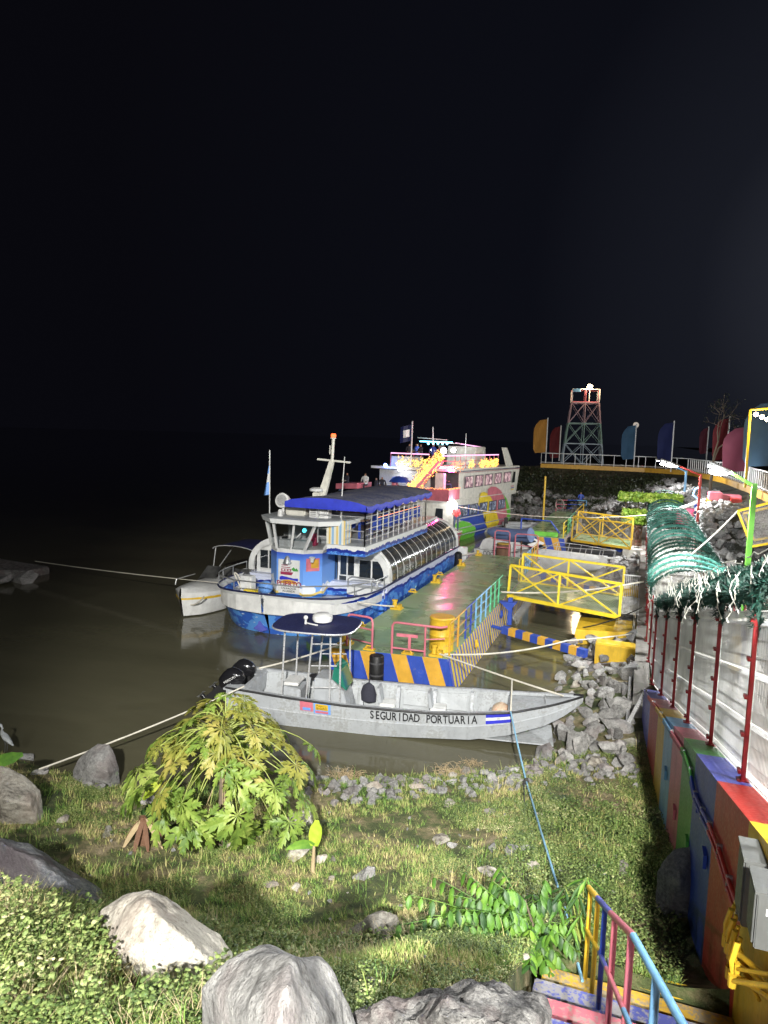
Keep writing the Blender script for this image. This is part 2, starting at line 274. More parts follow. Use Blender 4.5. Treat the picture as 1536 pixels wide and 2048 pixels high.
def dup(o,loc=None,rz=None,label=None,scale=None,parent=None):
    def cp(a,p):
        c=a.copy(); col.objects.link(c); c.parent=p
        for ch in list(kids.get(a,[])): cp(ch,c)
        return c
    kids={}
    def walk(a):
        kids[a]=list(a.children)
        for ch in kids[a]: walk(ch)
    walk(o); c=cp(o,parent)
    if loc is not None: c.location=loc
    if rz is not None: c.rotation_euler=(0,0,rz) if isinstance(rz,(int,float)) else rz
    if label: c['label']=label
    if scale is not None: c.scale=scale if isinstance(scale,(list,tuple,Vector)) else (scale,)*3
    return c
def text(body,size,mat,origin,xdir,updir,parent,name='lettering',ext=.003,align='CENTER',sx=1.,world=True,bold=0.):
    cu=bpy.data.curves.new(name,'FONT'); cu.body=body; cu.size=size; cu.extrude=ext; cu.align_x=align; cu.align_y='CENTER'; cu.offset=bold
    t=bpy.data.objects.new('t',cu); col.objects.link(t); dg=bpy.context.evaluated_depsgraph_get(); me=bpy.data.meshes.new_from_object(t.evaluated_get(dg)); bpy.data.objects.remove(t)
    x=Vector(xdir).normalized(); u=Vector(updir).normalized(); z=x.cross(u).normalized(); u=z.cross(x)
    off=Vector((0,0,0)); p=parent
    while world and p is not None: off+=p.location; p=p.parent
    mt=Matrix(((x.x*sx,u.x,z.x,0),(x.y*sx,u.y,z.y,0),(x.z*sx,u.z,z.z,0),(0,0,0,1))); me.transform(Matrix.Translation(Vector(origin)-off)@mt)
    me.materials.clear(); me.materials.append(mat); o=bpy.data.objects.new(name,me); col.objects.link(o); o.parent=parent; return o
def struct(name,mb,mat,**k): return mb.build(name,mat,kind='structure',**k)
def sag(p,q,s_,n=14):
    p=Vector(p);q=Vector(q); return [p.lerp(q,i/n)+Vector((0,0,-4*s_*(i/n)*(1-i/n))) for i in range(n+1)]
def rope(p,q,s_,r,mat,label,name='mooring_rope',n=18,cat='rope'):
    return tag(MB().tube(sag(p,q,s_,n),r,6).build(name,mat,smooth=True),label,cat)
# ================================================================== terrain and water
def shore_y(x): return itp(x,[-40,-13,-9.3,-5.94,-2.5,-1.5,2],[12.5,11.2,11.1,12.9,14.9,16.2,17])
def near_z(x,y):
    t=(shore_y(x)-y)*.92
    z=itp(t,[-3,0,1.2,4,6.5,8,9.5,11,14,20],[-1.2,-.02,.35,.75,1.25,1.85,2.6,3.5,5.2,6.0])
    z+=1.15*math.exp(-((x+4.6)**2+(y-3.2)**2)/4.5)
    if t>0: z+=(.10*mnoise.noise(Vector((x*.7,y*.7,0)))+.05*mnoise.noise(Vector((x*2.3,y*2.3,3))))*min(1,t)
    # hollow by the wall and steps
    z-=.55*math.exp(-(((x-.7)/.9)**2+((y-8.0)/1.6)**2))
    if x>-.7 and y<6.9: z=min(z,1.35+max(0,y-6.8)*1.5)
    return z
def bank_z(x,y):
    s=x+1.75+.25*math.sin(y*.7); z=itp(s,[-3,0,.8,2.2],[-1.2,-.05,.25,.5]); return z if y>12 else -2
def gz(x,y): return max(near_z(x,y),bank_z(x,y)) if x<1.4 else near_z(x,y)
def G(px,py):
    r=ray(px,py); t=2.
    while t<60:
        p=r*t+Vector((0,0,H))
        if p.z<=gz(p.x,p.y): return Vector((p.x,p.y,gz(p.x,p.y)))
        t+=.02
    return P(px,py,0)
def grid(x0,x1,y0,y1,st,fn):
    nx=int((x1-x0)/st)+1; ny=int((y1-y0)/st)+1; b=MB()
    vs=[(x0+i*st,y0+j*st,fn(x0+i*st,y0+j*st)) for j in range(ny) for i in range(nx)]
    return b.add(vs,[(j*nx+i,j*nx+i+1,(j+1)*nx+i+1,(j+1)*nx+i) for j in range(ny-1) for i in range(nx-1)])
struct('ground',grid(-32,1.35,-10,22,.16,lambda x,y:gz(x,y)+.015*mnoise.noise(Vector((x*9,y*9,0)))),M['soil'],smooth=True)
struct('ground_beyond_wall',MB().add([(1.0,-40,-.5),(60,-40,-.5),(60,20,-.5),(1.0,20,-.5)],[(0,1,2,3)]),M['soil'])
struct('riprap_bank',grid(-6,.5,22,66,.5,bank_z),M['rockdark'],smooth=True)
struct('lake_bed',MB().add([(-1500,-60,-1.3),(400,-60,-1.3),(400,2000,-1.3),(-1500,2000,-1.3)],[(0,1,2,3)]),M['soil'])
struct('water',MB().add([(-1500,5,0),(60,5,0),(60,2000,0),(-1500,2000,0)],[(0,1,2,3)]),M['water'])
# ================================================================== retaining wall and ramp walkway
def wall_z(y): return .78 if y>19.9 else .78+(19.9-y)*.236
def wall_x(y): return itp(y,[0,8.56,10.81,12.85,14.92,16.96,19.56,24],[1.85,1.26,1.14,.97,.84,.69,.55,.42])
wl=thing('retaining_wall','multicoloured painted retaining wall carrying the white mesh fence','wall',(wall_x(12),12,0))
cb=[(60,'violet',None),]
ys=[]
for (px,py) in ((1290,1376),(1307,1391),(1320,1413),(1334,1430),(1347,1452),(1365,1478),(1391,1508),(1436,1559),(1502,1638)):
    # intersect with cap's outer edge
    best=min((i*.02 for i in range(100,1100)),key=lambda y:(lambda v:(CX+F*v.dot(RT)/v.dot(FW)-px)**2+(CY-F*v.dot(UP)/v.dot(FW)-py)**2)(Vector((wall_x(y)-.3,y,wall_z(y)-H))))
    ys.append(best)
ys=sorted(ys,reverse=True); print('wall ys',ys)
seq=['violet','red','yellow','lblue','pink','green','blue','red','yellow','blue']; seqtop=['violet','pink','yellow','lblue','pink','green','violet','red','yelb','blue']
edges=ys+[0.5]
for i,(a,b) in enumerate(zip(edges[:-1],edges[1:])):
    m=MB(); n=max(1,int((a-b)/.8)); 
    for j in range(n):
        y1=lerp(a,b,j/n); y2=lerp(a,b,(j+1)/n)
        xa,xb=wall_x(y1),wall_x(y2); za,zb=wall_z(y1),wall_z(y2)
        o=[(xa-.30,y1,-.5),(xa-.30,y1,za),(xa+.06,y1,za),(xa+.06,y1,-.5)]; q=[(xb-.30,y2,-.5),(xb-.30,y2,zb),(xb+.06,y2,zb),(xb+.06,y2,-.5)]
        m.cur=0; m.add(o+q,[(0,1,5,4),(3,2,6,7)]); m.cur=1; m.add([o[1],o[2],q[2],q[1]],[(0,1,2,3)])
        if j==0: m.cur=0; m.add(o,[(0,1,2,3)])
        if j==n-1: m.cur=0; m.add(q,[(3,2,1,0)])
    m.build('painted_panel',[M[seq[i]],M[seqtop[i]]],wl)
m=MB().prism([(.10,ys[0]+.002,-.5),(.10,ys[0]+.002,.78),(.5,ys[0]+.002,.78),(.5,ys[0]+.002,-.5)],(0,60,0)); m.build('concrete_section',M['conc'],wl)
# little square bosses on the face
for y,dz in ((11.4,-1.25),(10.0,-1.3),(9.4,-.55),(8.6,-1.0),(12.6,-.9)):
    c=(wall_x(y)-.32,y,wall_z(y)+dz); MB().box(c,(.04,.22,.16)).build('boss',M[next(seq[i] for i in range(len(seq)) if edges[i+1]<=y<=edges[i])],wl)
# walkway slab
m=MB(); st=[(i*.8) for i in range(-5,120)]
for a,b in zip(st[:-1],st[1:]):
    m.add([(wall_x(a)+.06,a,wall_z(a)-.03),(3.6 if a<60 else 3.6,a,wall_z(a)-.03),(3.6,b,wall_z(b)-.03),(wall_x(b)+.06,b,wall_z(b)-.03)],[(0,1,2,3)])
struct('walkway',m,M['walk'])
# ================================================================== fence
fy=[8.56-2.25*2,8.56-2.25,8.56,10.81,12.85,14.92,16.96,19.56]+[19.56+2.3*k for k in range(1,18)]
fe=thing('mesh_fence','white welded mesh fence with dark red posts along the walkway','fence',(wall_x(12),12,wall_z(12)))
HF=1.92
for y in fy:
    x=wall_x(y); z=wall_z(y); b=MB().box((x,y,z+HF/2+.03),(.05,.05,HF+.1)).box((x,y,z+.012),(.13,.13,.024))
    p=b.build('post',M['dred'],fe,bevel=.006)
    for k in range(5):
        zz=z+.12+k*.43; MB().box((x-.045,y,zz),(.035,.11,.035)).build('clamp',M['dred'],p)
wm=M['white']
for a,b in zip(fy[:-1],fy[1:]):
    m=MB(); n=int((b-a-.08)/.052); near=b<24
    if not near: n=int(n/1.5)
    folds=[.06,.62,1.2,1.80]
    prof=[(0,0)]
    for f_ in folds: prof+=[(f_-.045,0),(f_,-.035),(f_+.045,0)]
    prof+=[(HF,0)]
    r=.0055 if near else .005
    for k in range(n+1):
        y=a+.04+(b-a-.08)*k/n; x=wall_x(y); z=wall_z(y)+.04
        m.tube([(x-d+.035,y,z+h) for h,d in prof],r,3,caps=False)
    for h in (.02,.2,.4,.575,.665,.8,1.0,1.155,1.245,1.4,1.6,1.755,1.845,1.92):
        m.bar((wall_x(a)+.042,a+.03,wall_z(a)+.04+h),(wall_x(b)+.042,b-.03,wall_z(b)+.04+h),.0065)
    m.build('mesh_panel',wm,fe)
# opposite side: posts and mesh
fr=thing('mesh_fence','white mesh fence on the far side of the walkway behind the garlands','fence',(2.9,20,.8))
for i,y in enumerate([6+2.3*k for k in range(22)]):
    MB().box((2.95,y,wall_z(y)+HF/2),(.06,.06,HF)).build('post',M['dred'],fr)
    m=MB()
    for k in range(20): yy=y+.06+2.2*k/20; m.tube([(2.95,yy,wall_z(yy)),(2.95,yy,wall_z(yy)+HF)],.003,3,caps=False)
    for h in (.05,.6,1.2,1.85): m.bar((2.95,y,wall_z(y)+h),(2.95,y+2.3,wall_z(y+2.3)+h),.006)
    m.build('mesh_panel',wm,fr)
# ------------------------------------------------------------------ conduits on the wall face
def wl_pt(y,dz,dx=-.36): return Vector((wall_x(y)+dx,y,wall_z(y)+dz))
cmat={'violet':'violet'}
cp=[thing('conduit','outer of two thin pipes clipped along the painted wall','pipe',wl_pt(12,-.3)),thing('conduit','inner of two thin pipes clipped along the painted wall','pipe',wl_pt(12,-.2))]
def onwall(px,py,dx):
    best=None
    for k in range(1500):
        y=4.5+k*.012; p=PY(px,py,y); e=abs(p.x-(wall_x(y)+dx))
        if best is None or e<best[0]: best=(e,p)
    return best[1]
cpx=[(1289,1385),(1305,1409),(1320,1432),(1342,1470),(1367,1512),(1379,1548),(1388,1598),(1402,1632),(1416,1662),(1435,1710),(1454,1774),(1474,1832)]
cps=[onwall(px,py,-.34) for px,py in cpx]
for ci in range(2):
    off=[p+Vector((0,0,.085*ci*min(1,.45+.07*i))) for i,p in enumerate(cps)]
    pts0=[Vector((.04-.05*ci,60,.55)),Vector((.04-.05*ci,off[0].y+.1,.55))]
    MB().tube(pts0+[off[0]],.025,7).build('pipe_run',M['alu'],cp[ci],smooth=True)
    fine=[]
    for p,q in zip(off[:-1],off[1:]): fine+=[p.lerp(q,k/6) for k in range(6)]
    fine.append(off[-1])
    run=[fine[0]]; curc=None
    def colat(y):
        for i,(a_,b_) in enumerate(zip(edges[:-1],edges[1:])):
            if b_<=y<=a_: return seq[i]
        return 'violet'
    for p,q in zip(fine[:-1],fine[1:]):
        c=colat((p.y+q.y)/2)
        if curc is None: curc=c
        if c!=curc: MB().tube(run,.023,7).build('pipe_run',M[curc],cp[ci],smooth=True); run=[p]; curc=c
        run.append(q)
    MB().tube(run,.023,7).build('pipe_run',M[curc],cp[ci],smooth=True)
    for i,p in enumerate(off): MB().box(p+Vector((.02,0,0)),(.07,.03,.075)).build('pipe_clip',M['steel'],cp[ci])
def ebox(label,c,sx,sy,sz,mat='boxgrey'):
    t=thing('electrical_box',label,'electrical box',c-Vector((0,0,sz/2)))
    MB().box(c,(sx,sy,sz)).build('enclosure',M[mat],t,bevel=.008)
    MB().box(c+Vector((-sx/2-.008,0,0)),(.012,sy-.05,sz-.05)).build('door',M[mat],t,bevel=.004)
    MB().box(c+Vector((0,0,sz/2+.012)),(sx+.04,sy+.04,.02)).build('rain_cap',M[mat],t)
    MB().box(c+Vector((0,-sy/2-.003,sz*.2)),(.12,.006,.05)).build('sticker',M['white'],t)
e1=onwall(1484,1752,-.42); e2=onwall(1512,1768,-.44)
ebox('tall grey steel electrical box on the wall above the yellow conduits',e1+Vector((.08,-.1,0)),.2,.34,.56,'boxgrey'); ebox('smaller grey electrical box cut by the right edge of the picture',e2+Vector((.06,-.30,-.02)),.24,.3,.42,'boxgrey')
cy=thing('conduit_bundle','cluster of yellow painted conduits dropping from the electrical boxes','pipes',e1-Vector((0,0,1)))
random.seed(5)
for k in range(8):
    top=e1+Vector((-.04-.03*(k%2),-.02-.07*k,-.26)); low=onwall(1500+k*9,1950+(k%3)*25,-.38); mid=top+Vector((-.02,.03-.01*k,-.25-.05*(k%3)))
    MB().tube([top,top.lerp(mid,.5)+Vector((-.02,0,0)),mid,mid.lerp(low,.4)+Vector((.02,0,0)),low],.017+.006*(k%2),8).build('conduit_pipe',M['yellow'],cy,smooth=True)
    MB().tube([mid+Vector((0,0,.05)),mid-Vector((0,0,.05))],.032,8).build('coupling',M['yellow'],cy,smooth=True)
# ================================================================== steps and handrail
stp=thing('steps','weathered painted concrete steps beside the multicoloured handrail','steps',(0,6.6,1.9))
B0=D(1167,1955,6.9)
cols=['yellow','violet','pink','violet','yellow','lblue','pink']
z=B0.z-.02; y=B0.y+.05
for i,c in enumerate(cols):
    dy=.40; x0=-.62-.04*i
    MB().prism([(x0,y,z-1.4),(x0,y,z),(x0,y-dy,z),(x0,y-dy,z-1.4)],(2.35-x0-1.2,0,0)).build('step',M['s'+c],stp,bevel=.012)
    y-=dy+.003; z+=.165
MB().box((.5,B0.y+.33,B0.z-.35),(1.3,.2,.5)).build('kerb',M['yellow'],stp,bevel=.02)
hr=thing('handrail','multicoloured tubular handrail descending beside the painted steps','handrail',B0)
T=[D(1178,1775,6.9),D(1196,1797,6.5),D(1222,1827,5.9),D(1267,1872,5.1),D(1365,2048,3.9)]
T.append(T[4]+(T[4]-T[3])*.8)
Mi=[D(1173,1858,6.9),D(1199,1905,6.3),D(1213,1937,5.9),D(1247,2020,5.1),D(1262,2056,4.8)]; Mi.append(Mi[4]+(Mi[4]-Mi[3])*3)
for nm,L,cs,r in (('top_rail',T,['yellow','violet','pink','lblue','lblue'],.027),('mid_rail',Mi,['yellow','violet','pink','lblue','lblue'],.02)):
    for i,c in enumerate(cs): MB().tube([L[i],L[i+1]],r,12).build(nm,M[c],hr,smooth=True)
def pxof(p): v=p-Vector((0,0,H)); return CX+F*v.dot(RT)/v.dot(FW)
for (tx,h_,c,r) in ((1181,.86,'yellow',.022),(1196,.86,'yellow',.022),(1210,.86,'blue',.023),(1230,.86,'pink',.025),(1263,.9,'pink',.027),(1312,.95,'lblue',.028)):
    best=min((T[j].lerp(T[j+1],k/60) for j in range(5) for k in range(61)),key=lambda p:abs(pxof(p)-tx))
    MB().tube([best,best-Vector((0,0,h_+.1))],r,12).build('upright',M[c],hr,smooth=True)
# ================================================================== pontoon docks
def pontoon(y0,y1,xl0,xl,xr_,yr0,label,zt=.95,diag=True):
    t=thing('pontoon_dock',label,'dock',((xl+xr_)/2,y0,0)); x0,x1=xl,xr_
    A=[Vector((x0,y0,0)),Vector((x1,yr0,0)),Vector((x1,y1,0)),Vector((x0,y1,0))]
    MB().prism([a+Vector((0,0,zt-.05)) for a in A],(0,0,.05)).build('deck',M['deck'],t)
    # weld lines on the deck
    ins=[a.lerp((A[0]+A[2])/2,.006) for a in A]
    MB().prism([a+Vector((0,0,-.4)) for a in ins],(0,0,zt+.348)).build('hull_tank',M['blue'],t)
    for k in range(1,7):
        yy=lerp(y0,y1,k/7.); MB().box(((x0+x1)/2,yy,zt+.004),(x1-x0-.1,.035,.008)).build('weld_seam',M['deck'],t)
    # front plates, diagonal stripes alternating
    a,b=A[0]+Vector((-.0,-.012,0)),A[1]+Vector((0,-.012,0)); nst=11; 
    dirv=(b-a); L=dirv.length; dirv/=L; nrm=Vector((dirv.y,-dirv.x,0))*.012
    wst=.46; lean=.42
    k=-2; 
    while k*wst<L:
        u0_,u1_=k*wst,(k+1)*wst
        # parallelogram clipped to [0,L]
        poly=[(u0_,zt-.004),(u1_,zt-.004),(u1_+lean,-.35),(u0_+lean,-.35)]
        def clip(pl,lo,keep):
            o=[]
            for i in range(len(pl)):
                p,q=pl[i],pl[(i+1)%len(pl)]; ip=(p[0]>=lo)==keep or p[0]==lo; iq=(q[0]>=lo)==keep or q[0]==lo
                if ip: o.append(p)
                if ip!=iq: f_=(lo-p[0])/(q[0]-p[0]); o.append((lo,lerp(p[1],q[1],f_)))
            return o
        poly=clip(poly,0.,True); 
        if len(poly)>2: poly=clip(poly,L,False)
        if len(poly)>2: MB().prism([a+dirv*u+Vector((0,0,z_)) for u,z_ in poly],nrm*(1.0)).build('painted_stripe',M['orange' if k%2==0 else 'blue'],t)
        k+=1
    # right side vertical stripes (flare outward a little at the foot)
    n=int((y1-yr0)/.16); 
    for k in range(min(n,120)):
        ya=yr0+k*.16; MB().prism([(x1+.012,ya,zt-.004),(x1+.012,ya+.16,zt-.004),(x1+.30,ya+.16,-.35),(x1+.30,ya,-.35)],(-.02,0,0)).build('painted_stripe',M['yelb' if k%2 else 'violet'],t)
    MB().add([(x1,yr0,zt-.01),(x1+.285,yr0,-.35),(x1-.3,yr0,-.35)],[(0,1,2)]).build('corner_gusset',M['blue'],t)
    return t
pontoon(18.62,37.6,-8.45,-8.35,-4.87,19.05,'long green-decked pontoon with blue and yellow striped sides in the middle')
pontoon(46.3,70,-8,-7.2,-4.55,46.3,'second green-decked pontoon behind the white speedboat')
def bollard(x,y,label,s_=1.):
    t=thing('mooring_bollard',label,'bollard',(x,y,.95),'yellow bollards on the pontoon')
    MB().box((x,y,.985),(.42*s_,.34*s_,.07)).build('base_plate',M['yellow'],t,bevel=.008)
    MB().lathe((x-.08*s_,y,1.02),[(.09*s_,0),(.08*s_,.2*s_),(.11*s_,.22*s_),(.11*s_,.27*s_)],10).build('horn',M['yellow'],t,smooth=True)
    MB().box((x+.1*s_,y,1.06),(.12*s_,.26*s_,.13*s_)).build('cheek_block',M['yellow'],t,bevel=.01)
bollard(-8.05,19.1,'yellow bollard at the near left corner of the pontoon beside the pink ladder',1.0); bollard(-5.25,19.2,'yellow bollard at the foot of the yellow drum',.95)
bollard(-8.1,23.9,'yellow bollard by the blue boat stern quarter, second from the near end'); bollard(-8.1,29.1,'yellow bollard beside the arched saloon, third from the near end'); bollard(-8.1,33.6,'yellow bollard near the end of the excursion boat',.9); bollard(-8.0,37.0,'small yellow bollard at the far left corner of the pontoon',.8)
for i,(x,y,l) in enumerate(((-8.42,21.2,'flat yellow cleat beside the painted bow'),(-8.42,26.8,'flat yellow cleat below the saloon windows'),(-8.42,30.8,'flat yellow cleat farther along the pontoon edge'),(-7.2,18.85,'tiny yellow pad eye left of the black fender'),(-6.05,18.95,'tiny yellow pad eye right of the black fender'))):
    m=MB().box((x,y,.985),(.34,.16,.05)).tube([(x-.12,y,1.0),(x-.08,y,1.08),(x+.08,y,1.08),(x+.12,y,1.0)],.025,6); tag(m.build('mooring_cleat',M['yellow'],bevel=.004),l,'cleat')
# fender
t=thing('fender','black cylindrical rubber fender hanging on the striped pontoon end','fender',(-6.85,18.55,.1))
MB().lathe((-6.85,18.57,-.1),[(.19,0),(.21,.03),(.21,1.0),(.19,1.03),(.08,1.03)],18).build('rubber_tube',M['black'],t,smooth=True)
for z_ in (.35,.7): MB().lathe((-6.85,18.57,z_),[(.216,0),(.216,.05)],18).build('band',M['dgrey'],t)
# drum
t=thing('drum','tall yellow steel drum standing at the railing corner of the pontoon','drum',(-5.3,19.85,.95))
MB().lathe((-5.3,19.85,.95),[(.36,0),(.37,.02),(.36,.05),(.36,.45),(.375,.47),(.36,.5),(.36,.95),(.375,.97),(.36,1.0),(.33,1.0)],22).build('shell',M['yellow'],t,smooth=True)
MB().lathe((-5.3,19.85,1.94),[(.335,0),(.335,.02)],22).build('lid',M['orange'],t)
# pink rails at the near end
def ubar(pts,r,name,mat,par): return MB().tube(pts,r,8).build(name,M[mat],par,smooth=True)
t=thing('boarding_ladder','small pink tubular hoop at the near left end of the pontoon','rail',(-7.5,18.85,.95))
ubar([(-7.95,18.95,.95),(-7.95,18.95,1.8),(-7.90,18.94,1.9),(-7.8,18.93,1.93),(-7.25,18.85,1.93),(-7.15,18.84,1.9),(-7.1,18.82,1.8),(-7.1,18.82,.95)],.032,'hoop','pink',t)
for z_ in (1.2,1.6): ubar([(-7.95,18.95,z_),(-7.1,18.82,z_-.03)],.022,'cross_bar','pink',t)
t=thing('end_railing','low pink tubular railing across the near end of the pontoon','railing',(-6,18.9,.95))
ubar([(-6.5,18.85,.95),(-6.5,18.85,1.78),(-6.45,18.85,1.86),(-6.35,18.85,1.88),(-5.1,19.0,1.84),(-4.95,19.12,1.86)],.034,'top_rail','pink',t)
ubar([(-5.55,18.98,.95),(-5.55,18.98,1.85)],.03,'upright','pink',t); ubar([(-6.5,18.87,1.12),(-5.55,18.98,1.1)],.028,'bottom_rail','pink',t); ubar([(-5.55,18.98,1.45),(-5.0,19.1,1.5)],.02,'mid_rail','pink',t)
MB().box((-6.05,18.86,1.53),(.62,.03,.09),Matrix.Rotation(.1,3,'Z')).build('cross_plate',M['pink'],t); MB().box((-5.98,18.88,1.33),(.08,.03,.36)).build('cross_plate',M['pink'],t)
# dock railing along the right edge
t=thing('side_railing','railing painted yellow, blue, light blue and green along the pontoon edge','railing',(-4.92,23,.95))
segs=[(19.25,21.2,'orange'),(21.2,22.6,'blue'),(22.6,25.0,'lblue'),(25.0,27.3,'teal')]
for a,b,c in segs:
    for h in (.95,.62,.3): MB().tube([(-4.92,a,.95+h),(-4.92,b,.95+h)],.026 if h>.9 else .018,6).build('rail',M[c],t,smooth=True)
    n=3 if b-a>2.2 else 2
    for k in range(n): y_=a+(b-a)*(k+.1)/n; MB().bar((-4.92,y_,.95),(-4.92,y_,1.9),.05).build('upright',M[c],t)
t2=thing('side_railing','yellow, blue and orange railing beyond the near gangway','railing',(-4.92,33,.95))
for a,b,c in ((31.2,33,'yellow'),(33,35,'lblue'),(35,37.4,'orange')):
    for h in (.95,.62,.3): MB().tube([(-4.92,a,.95+h),(-4.92,b,.95+h)],.026,6).build('rail',M[c],t2,smooth=True)
    for k in range(3): y_=a+(b-a)*(k+.1)/3; MB().bar((-4.92,y_,.95),(-4.92,y_,1.9),.05).build('upright',M[c],t2)
t=thing('boarding_ladder','pink hoop ladder at the far end of the pontoon','rail',(-6.9,37.7,.95))
ubar([(-7.3,37.6,.95),(-7.3,37.6,2.2),(-7.2,37.6,2.3),(-6.6,37.6,2.3),(-6.5,37.6,2.2),(-6.5,37.6,.95)],.035,'hoop','pink',t)
for z_ in (1.4,1.8): ubar([(-7.3,37.6,z_),(-6.5,37.6,z_)],.025,'cross_bar','pink',t)
t=thing('end_railing','pink tubular railing across the far end of the pontoon','railing',(-5.6,37.6,.95))
ubar([(-6.2,37.6,.95),(-6.2,37.6,2.1),(-6.1,37.6,2.2),(-5.1,37.6,2.2),(-5.0,37.6,2.1),(-5.0,37.6,.95)],.035,'top_rail','pink',t); ubar([(-6.2,37.6,1.6),(-5.0,37.6,1.55)],.025,'mid_rail','pink',t)
# pad eyes (D rings) on side
for y_,c,l in ((22.0,'yellow','yellow D shaped ring on the striped pontoon side'),(26.2,'blue','blue D shaped ring near the gangway on the striped pontoon side'),(36.,'blue','blue D shaped ring beyond the near gangway')):
    pts=[(-4.70+.12*0,y_+.13*math.cos(a),.62+.13*math.sin(a)) for a in [k*math.pi/8 for k in range(17)]]; tag(MB().tube(pts,.03,6).build('mooring_ring',M[c],smooth=True),l,'ring')
# booms
def boom(a,b,label,n=11,w_=.22):
    a=Vector(a);b=Vector(b); t=thing('striped_boom',label,'boom',a,'blue and yellow striped booms'); d=(b-a)
    for k in range(n): MB().bar(a+d*(k/n),a+d*((k+1)/n),w_,w_*1.15).build('painted_section',M['blue' if k%2==0 else 'orange'],t)
    MB().tube([a-d.normalized()*.45,a],.06,8).build('hinge_pin',M['blue'],t)
boom((-4.25,24.1,.62),(-1.35,22.85,.50),'blue and yellow striped boom nearest the grey patrol boat')
boom((-4.3,34.5,.65),(-1.4,32.6,.55),'blue and yellow striped boom seen through the near gangway mesh')
boom((-4.1,48.4,.75),(-1.0,45.3,.65),'blue and yellow striped boom below the far gangway')
MB_=MB().bar((-4.45,26.6,.15),(-4.45,26.6,1.2),.16); t=thing('spud_bracket','blue steel bracket on the striped pontoon side below the gangway','bracket',(-4.45,26.6,.1)); MB_.build('column',M['blue'],t); MB().add([(-4.85,26.4,1.05),(-4.2,26.4,1.05),(-4.45,26.4,.7),(-4.85,26.7,1.05),(-4.2,26.7,1.05),(-4.45,26.7,.7)],[(0,1,2),(3,5,4),(0,3,4,1),(1,4,5,2),(0,2,5,3)]).build('gusset_plate',M['blue'],t)
# gangways
def gangway(yL,yR,wd,x0,x1,h,label,z0=1.0,mat='yelb',wdR=None):
    t=thing('gangway',label,'gangway',(x0,yL,z0)); wdR=wdR or wd
    MB().prism([(x0,yL+.08,z0-.04),(x1,yR+.08,z0-.1),(x1,yR+wdR-.08,z0-.1),(x0,yL+wd-.08,z0-.04)],(0,0,.06)).build('walk_deck',M['deck'],t)
    for side in (0,1):
        a=Vector((x0,yL+side*wd,z0)); b=Vector((x1,yR+side*wdR,z0-.06)); up=Vector((0,0,h))
        a2,b2=a+up+Vector((.05,0,0)),b+up*.97
        for nm,p,q,w_ in (('bottom_chord',a,b,.13),('top_chord',a2,b2,.09),('end_post',a,a2,.09),('end_post',b,b2,.09),('middle_post',a.lerp(b,.47),a2.lerp(b2,.47),.08)):
            MB().bar(p,q,w_).build(nm,M[mat],t)
        m0,m1=a.lerp(b,.47),a2.lerp(b2,.47)
        for p,q in ((a2,m0),(a,m1),(m1,b),(m0,b2)): 
            MB().bar(p.lerp(q,.02),q.lerp(p,.02),.055).build('diagonal_brace',M[mat],t)
        m=MB()
        n=46
        for k in range(-14,n):
            f0=k/n; f1=(k+14)/n
            def pt(f,v): return a.lerp(b,f)+(a2.lerp(b2,f)-a.lerp(b,f))*v
            for (s0,s1) in ((0,1),(1,0)):
                c0,c1=max(0,f0),min(1,f1)
                if c1<=c0: continue
                v0=s0+(s1-s0)*(c0-f0)/(f1-f0); v1=s0+(s1-s0)*(c1-f0)/(f1-f0)
                m.bar(pt(c0,v0),pt(c1,v1),.005)
        m.build('mesh_infill',M['conc'],t)
    return t
gangway(27.75,26.45,3.1,-4.75,-.5,1.25,'near yellow truss gangway with mesh sides and green deck',wdR=3.7)
gangway(45.5,44.2,3.6,-4.0,-.45,1.5,'far ochre truss gangway with mesh sides',mat='yellow')
# landing ramp panels between gangway and wall
for (y_,l) in ((27.8,'white wire mesh landing panel between near gangway and wall'),(46.,'rusty mesh landing panel between far gangway and wall')):
    m=MB()
    for k in range(14): yy=y_-.9+k*.22; m.bar((-.5,yy,1.0),(.15,yy,1.0),.02)
    for x in (-.4,-.2,0,.14): m.bar((x,y_-.9,1.0),(x,y_+2,1.0),.02)
    for k in range(9): m.bar((-.45+k*.07,y_+2,.98),(-.45+k*.07,y_+2,1.9),.012)
    m.bar((-.5,y_+2,1.9),(.15,y_+2,1.9),.03); tag(m.build('landing_panel',M['white'] if y_<30 else M['rust']),l,'landing')
# yellow concrete blocks
def block(pts,h,label,mat='yellow',cat='concrete block'):
    b=MB().prism([Vector(p) for p in pts],(0,0,h)); tag(b.build('concrete_block',M[mat],bevel=.03),label,cat)
block([(-1.95,25.6,-.3),(.1,26.0,-.3),(.1,27.9,-.3),(-1.95,27.6,-.3)],.82,'weathered yellow concrete footing under the near gangway')
block([(-1.1,23.0,-.2),(.1,22.9,-.2),(.1,23.55,-.2),(-1.1,23.6,-.2)],1.05,'yellow concrete block on the rocks next to the striped boom')
block([(-.75,32.0,.2),(.1,32.0,.2),(.1,33,.2),(-.75,33,.2)],.7,'yellow and blue concrete footing beyond the near gangway')
block([(-.9,44.4,.3),(.2,44.4,.3),(.2,46,.3),(-.9,46,.3)],.6,'pale concrete footing under the far gangway','concrete')
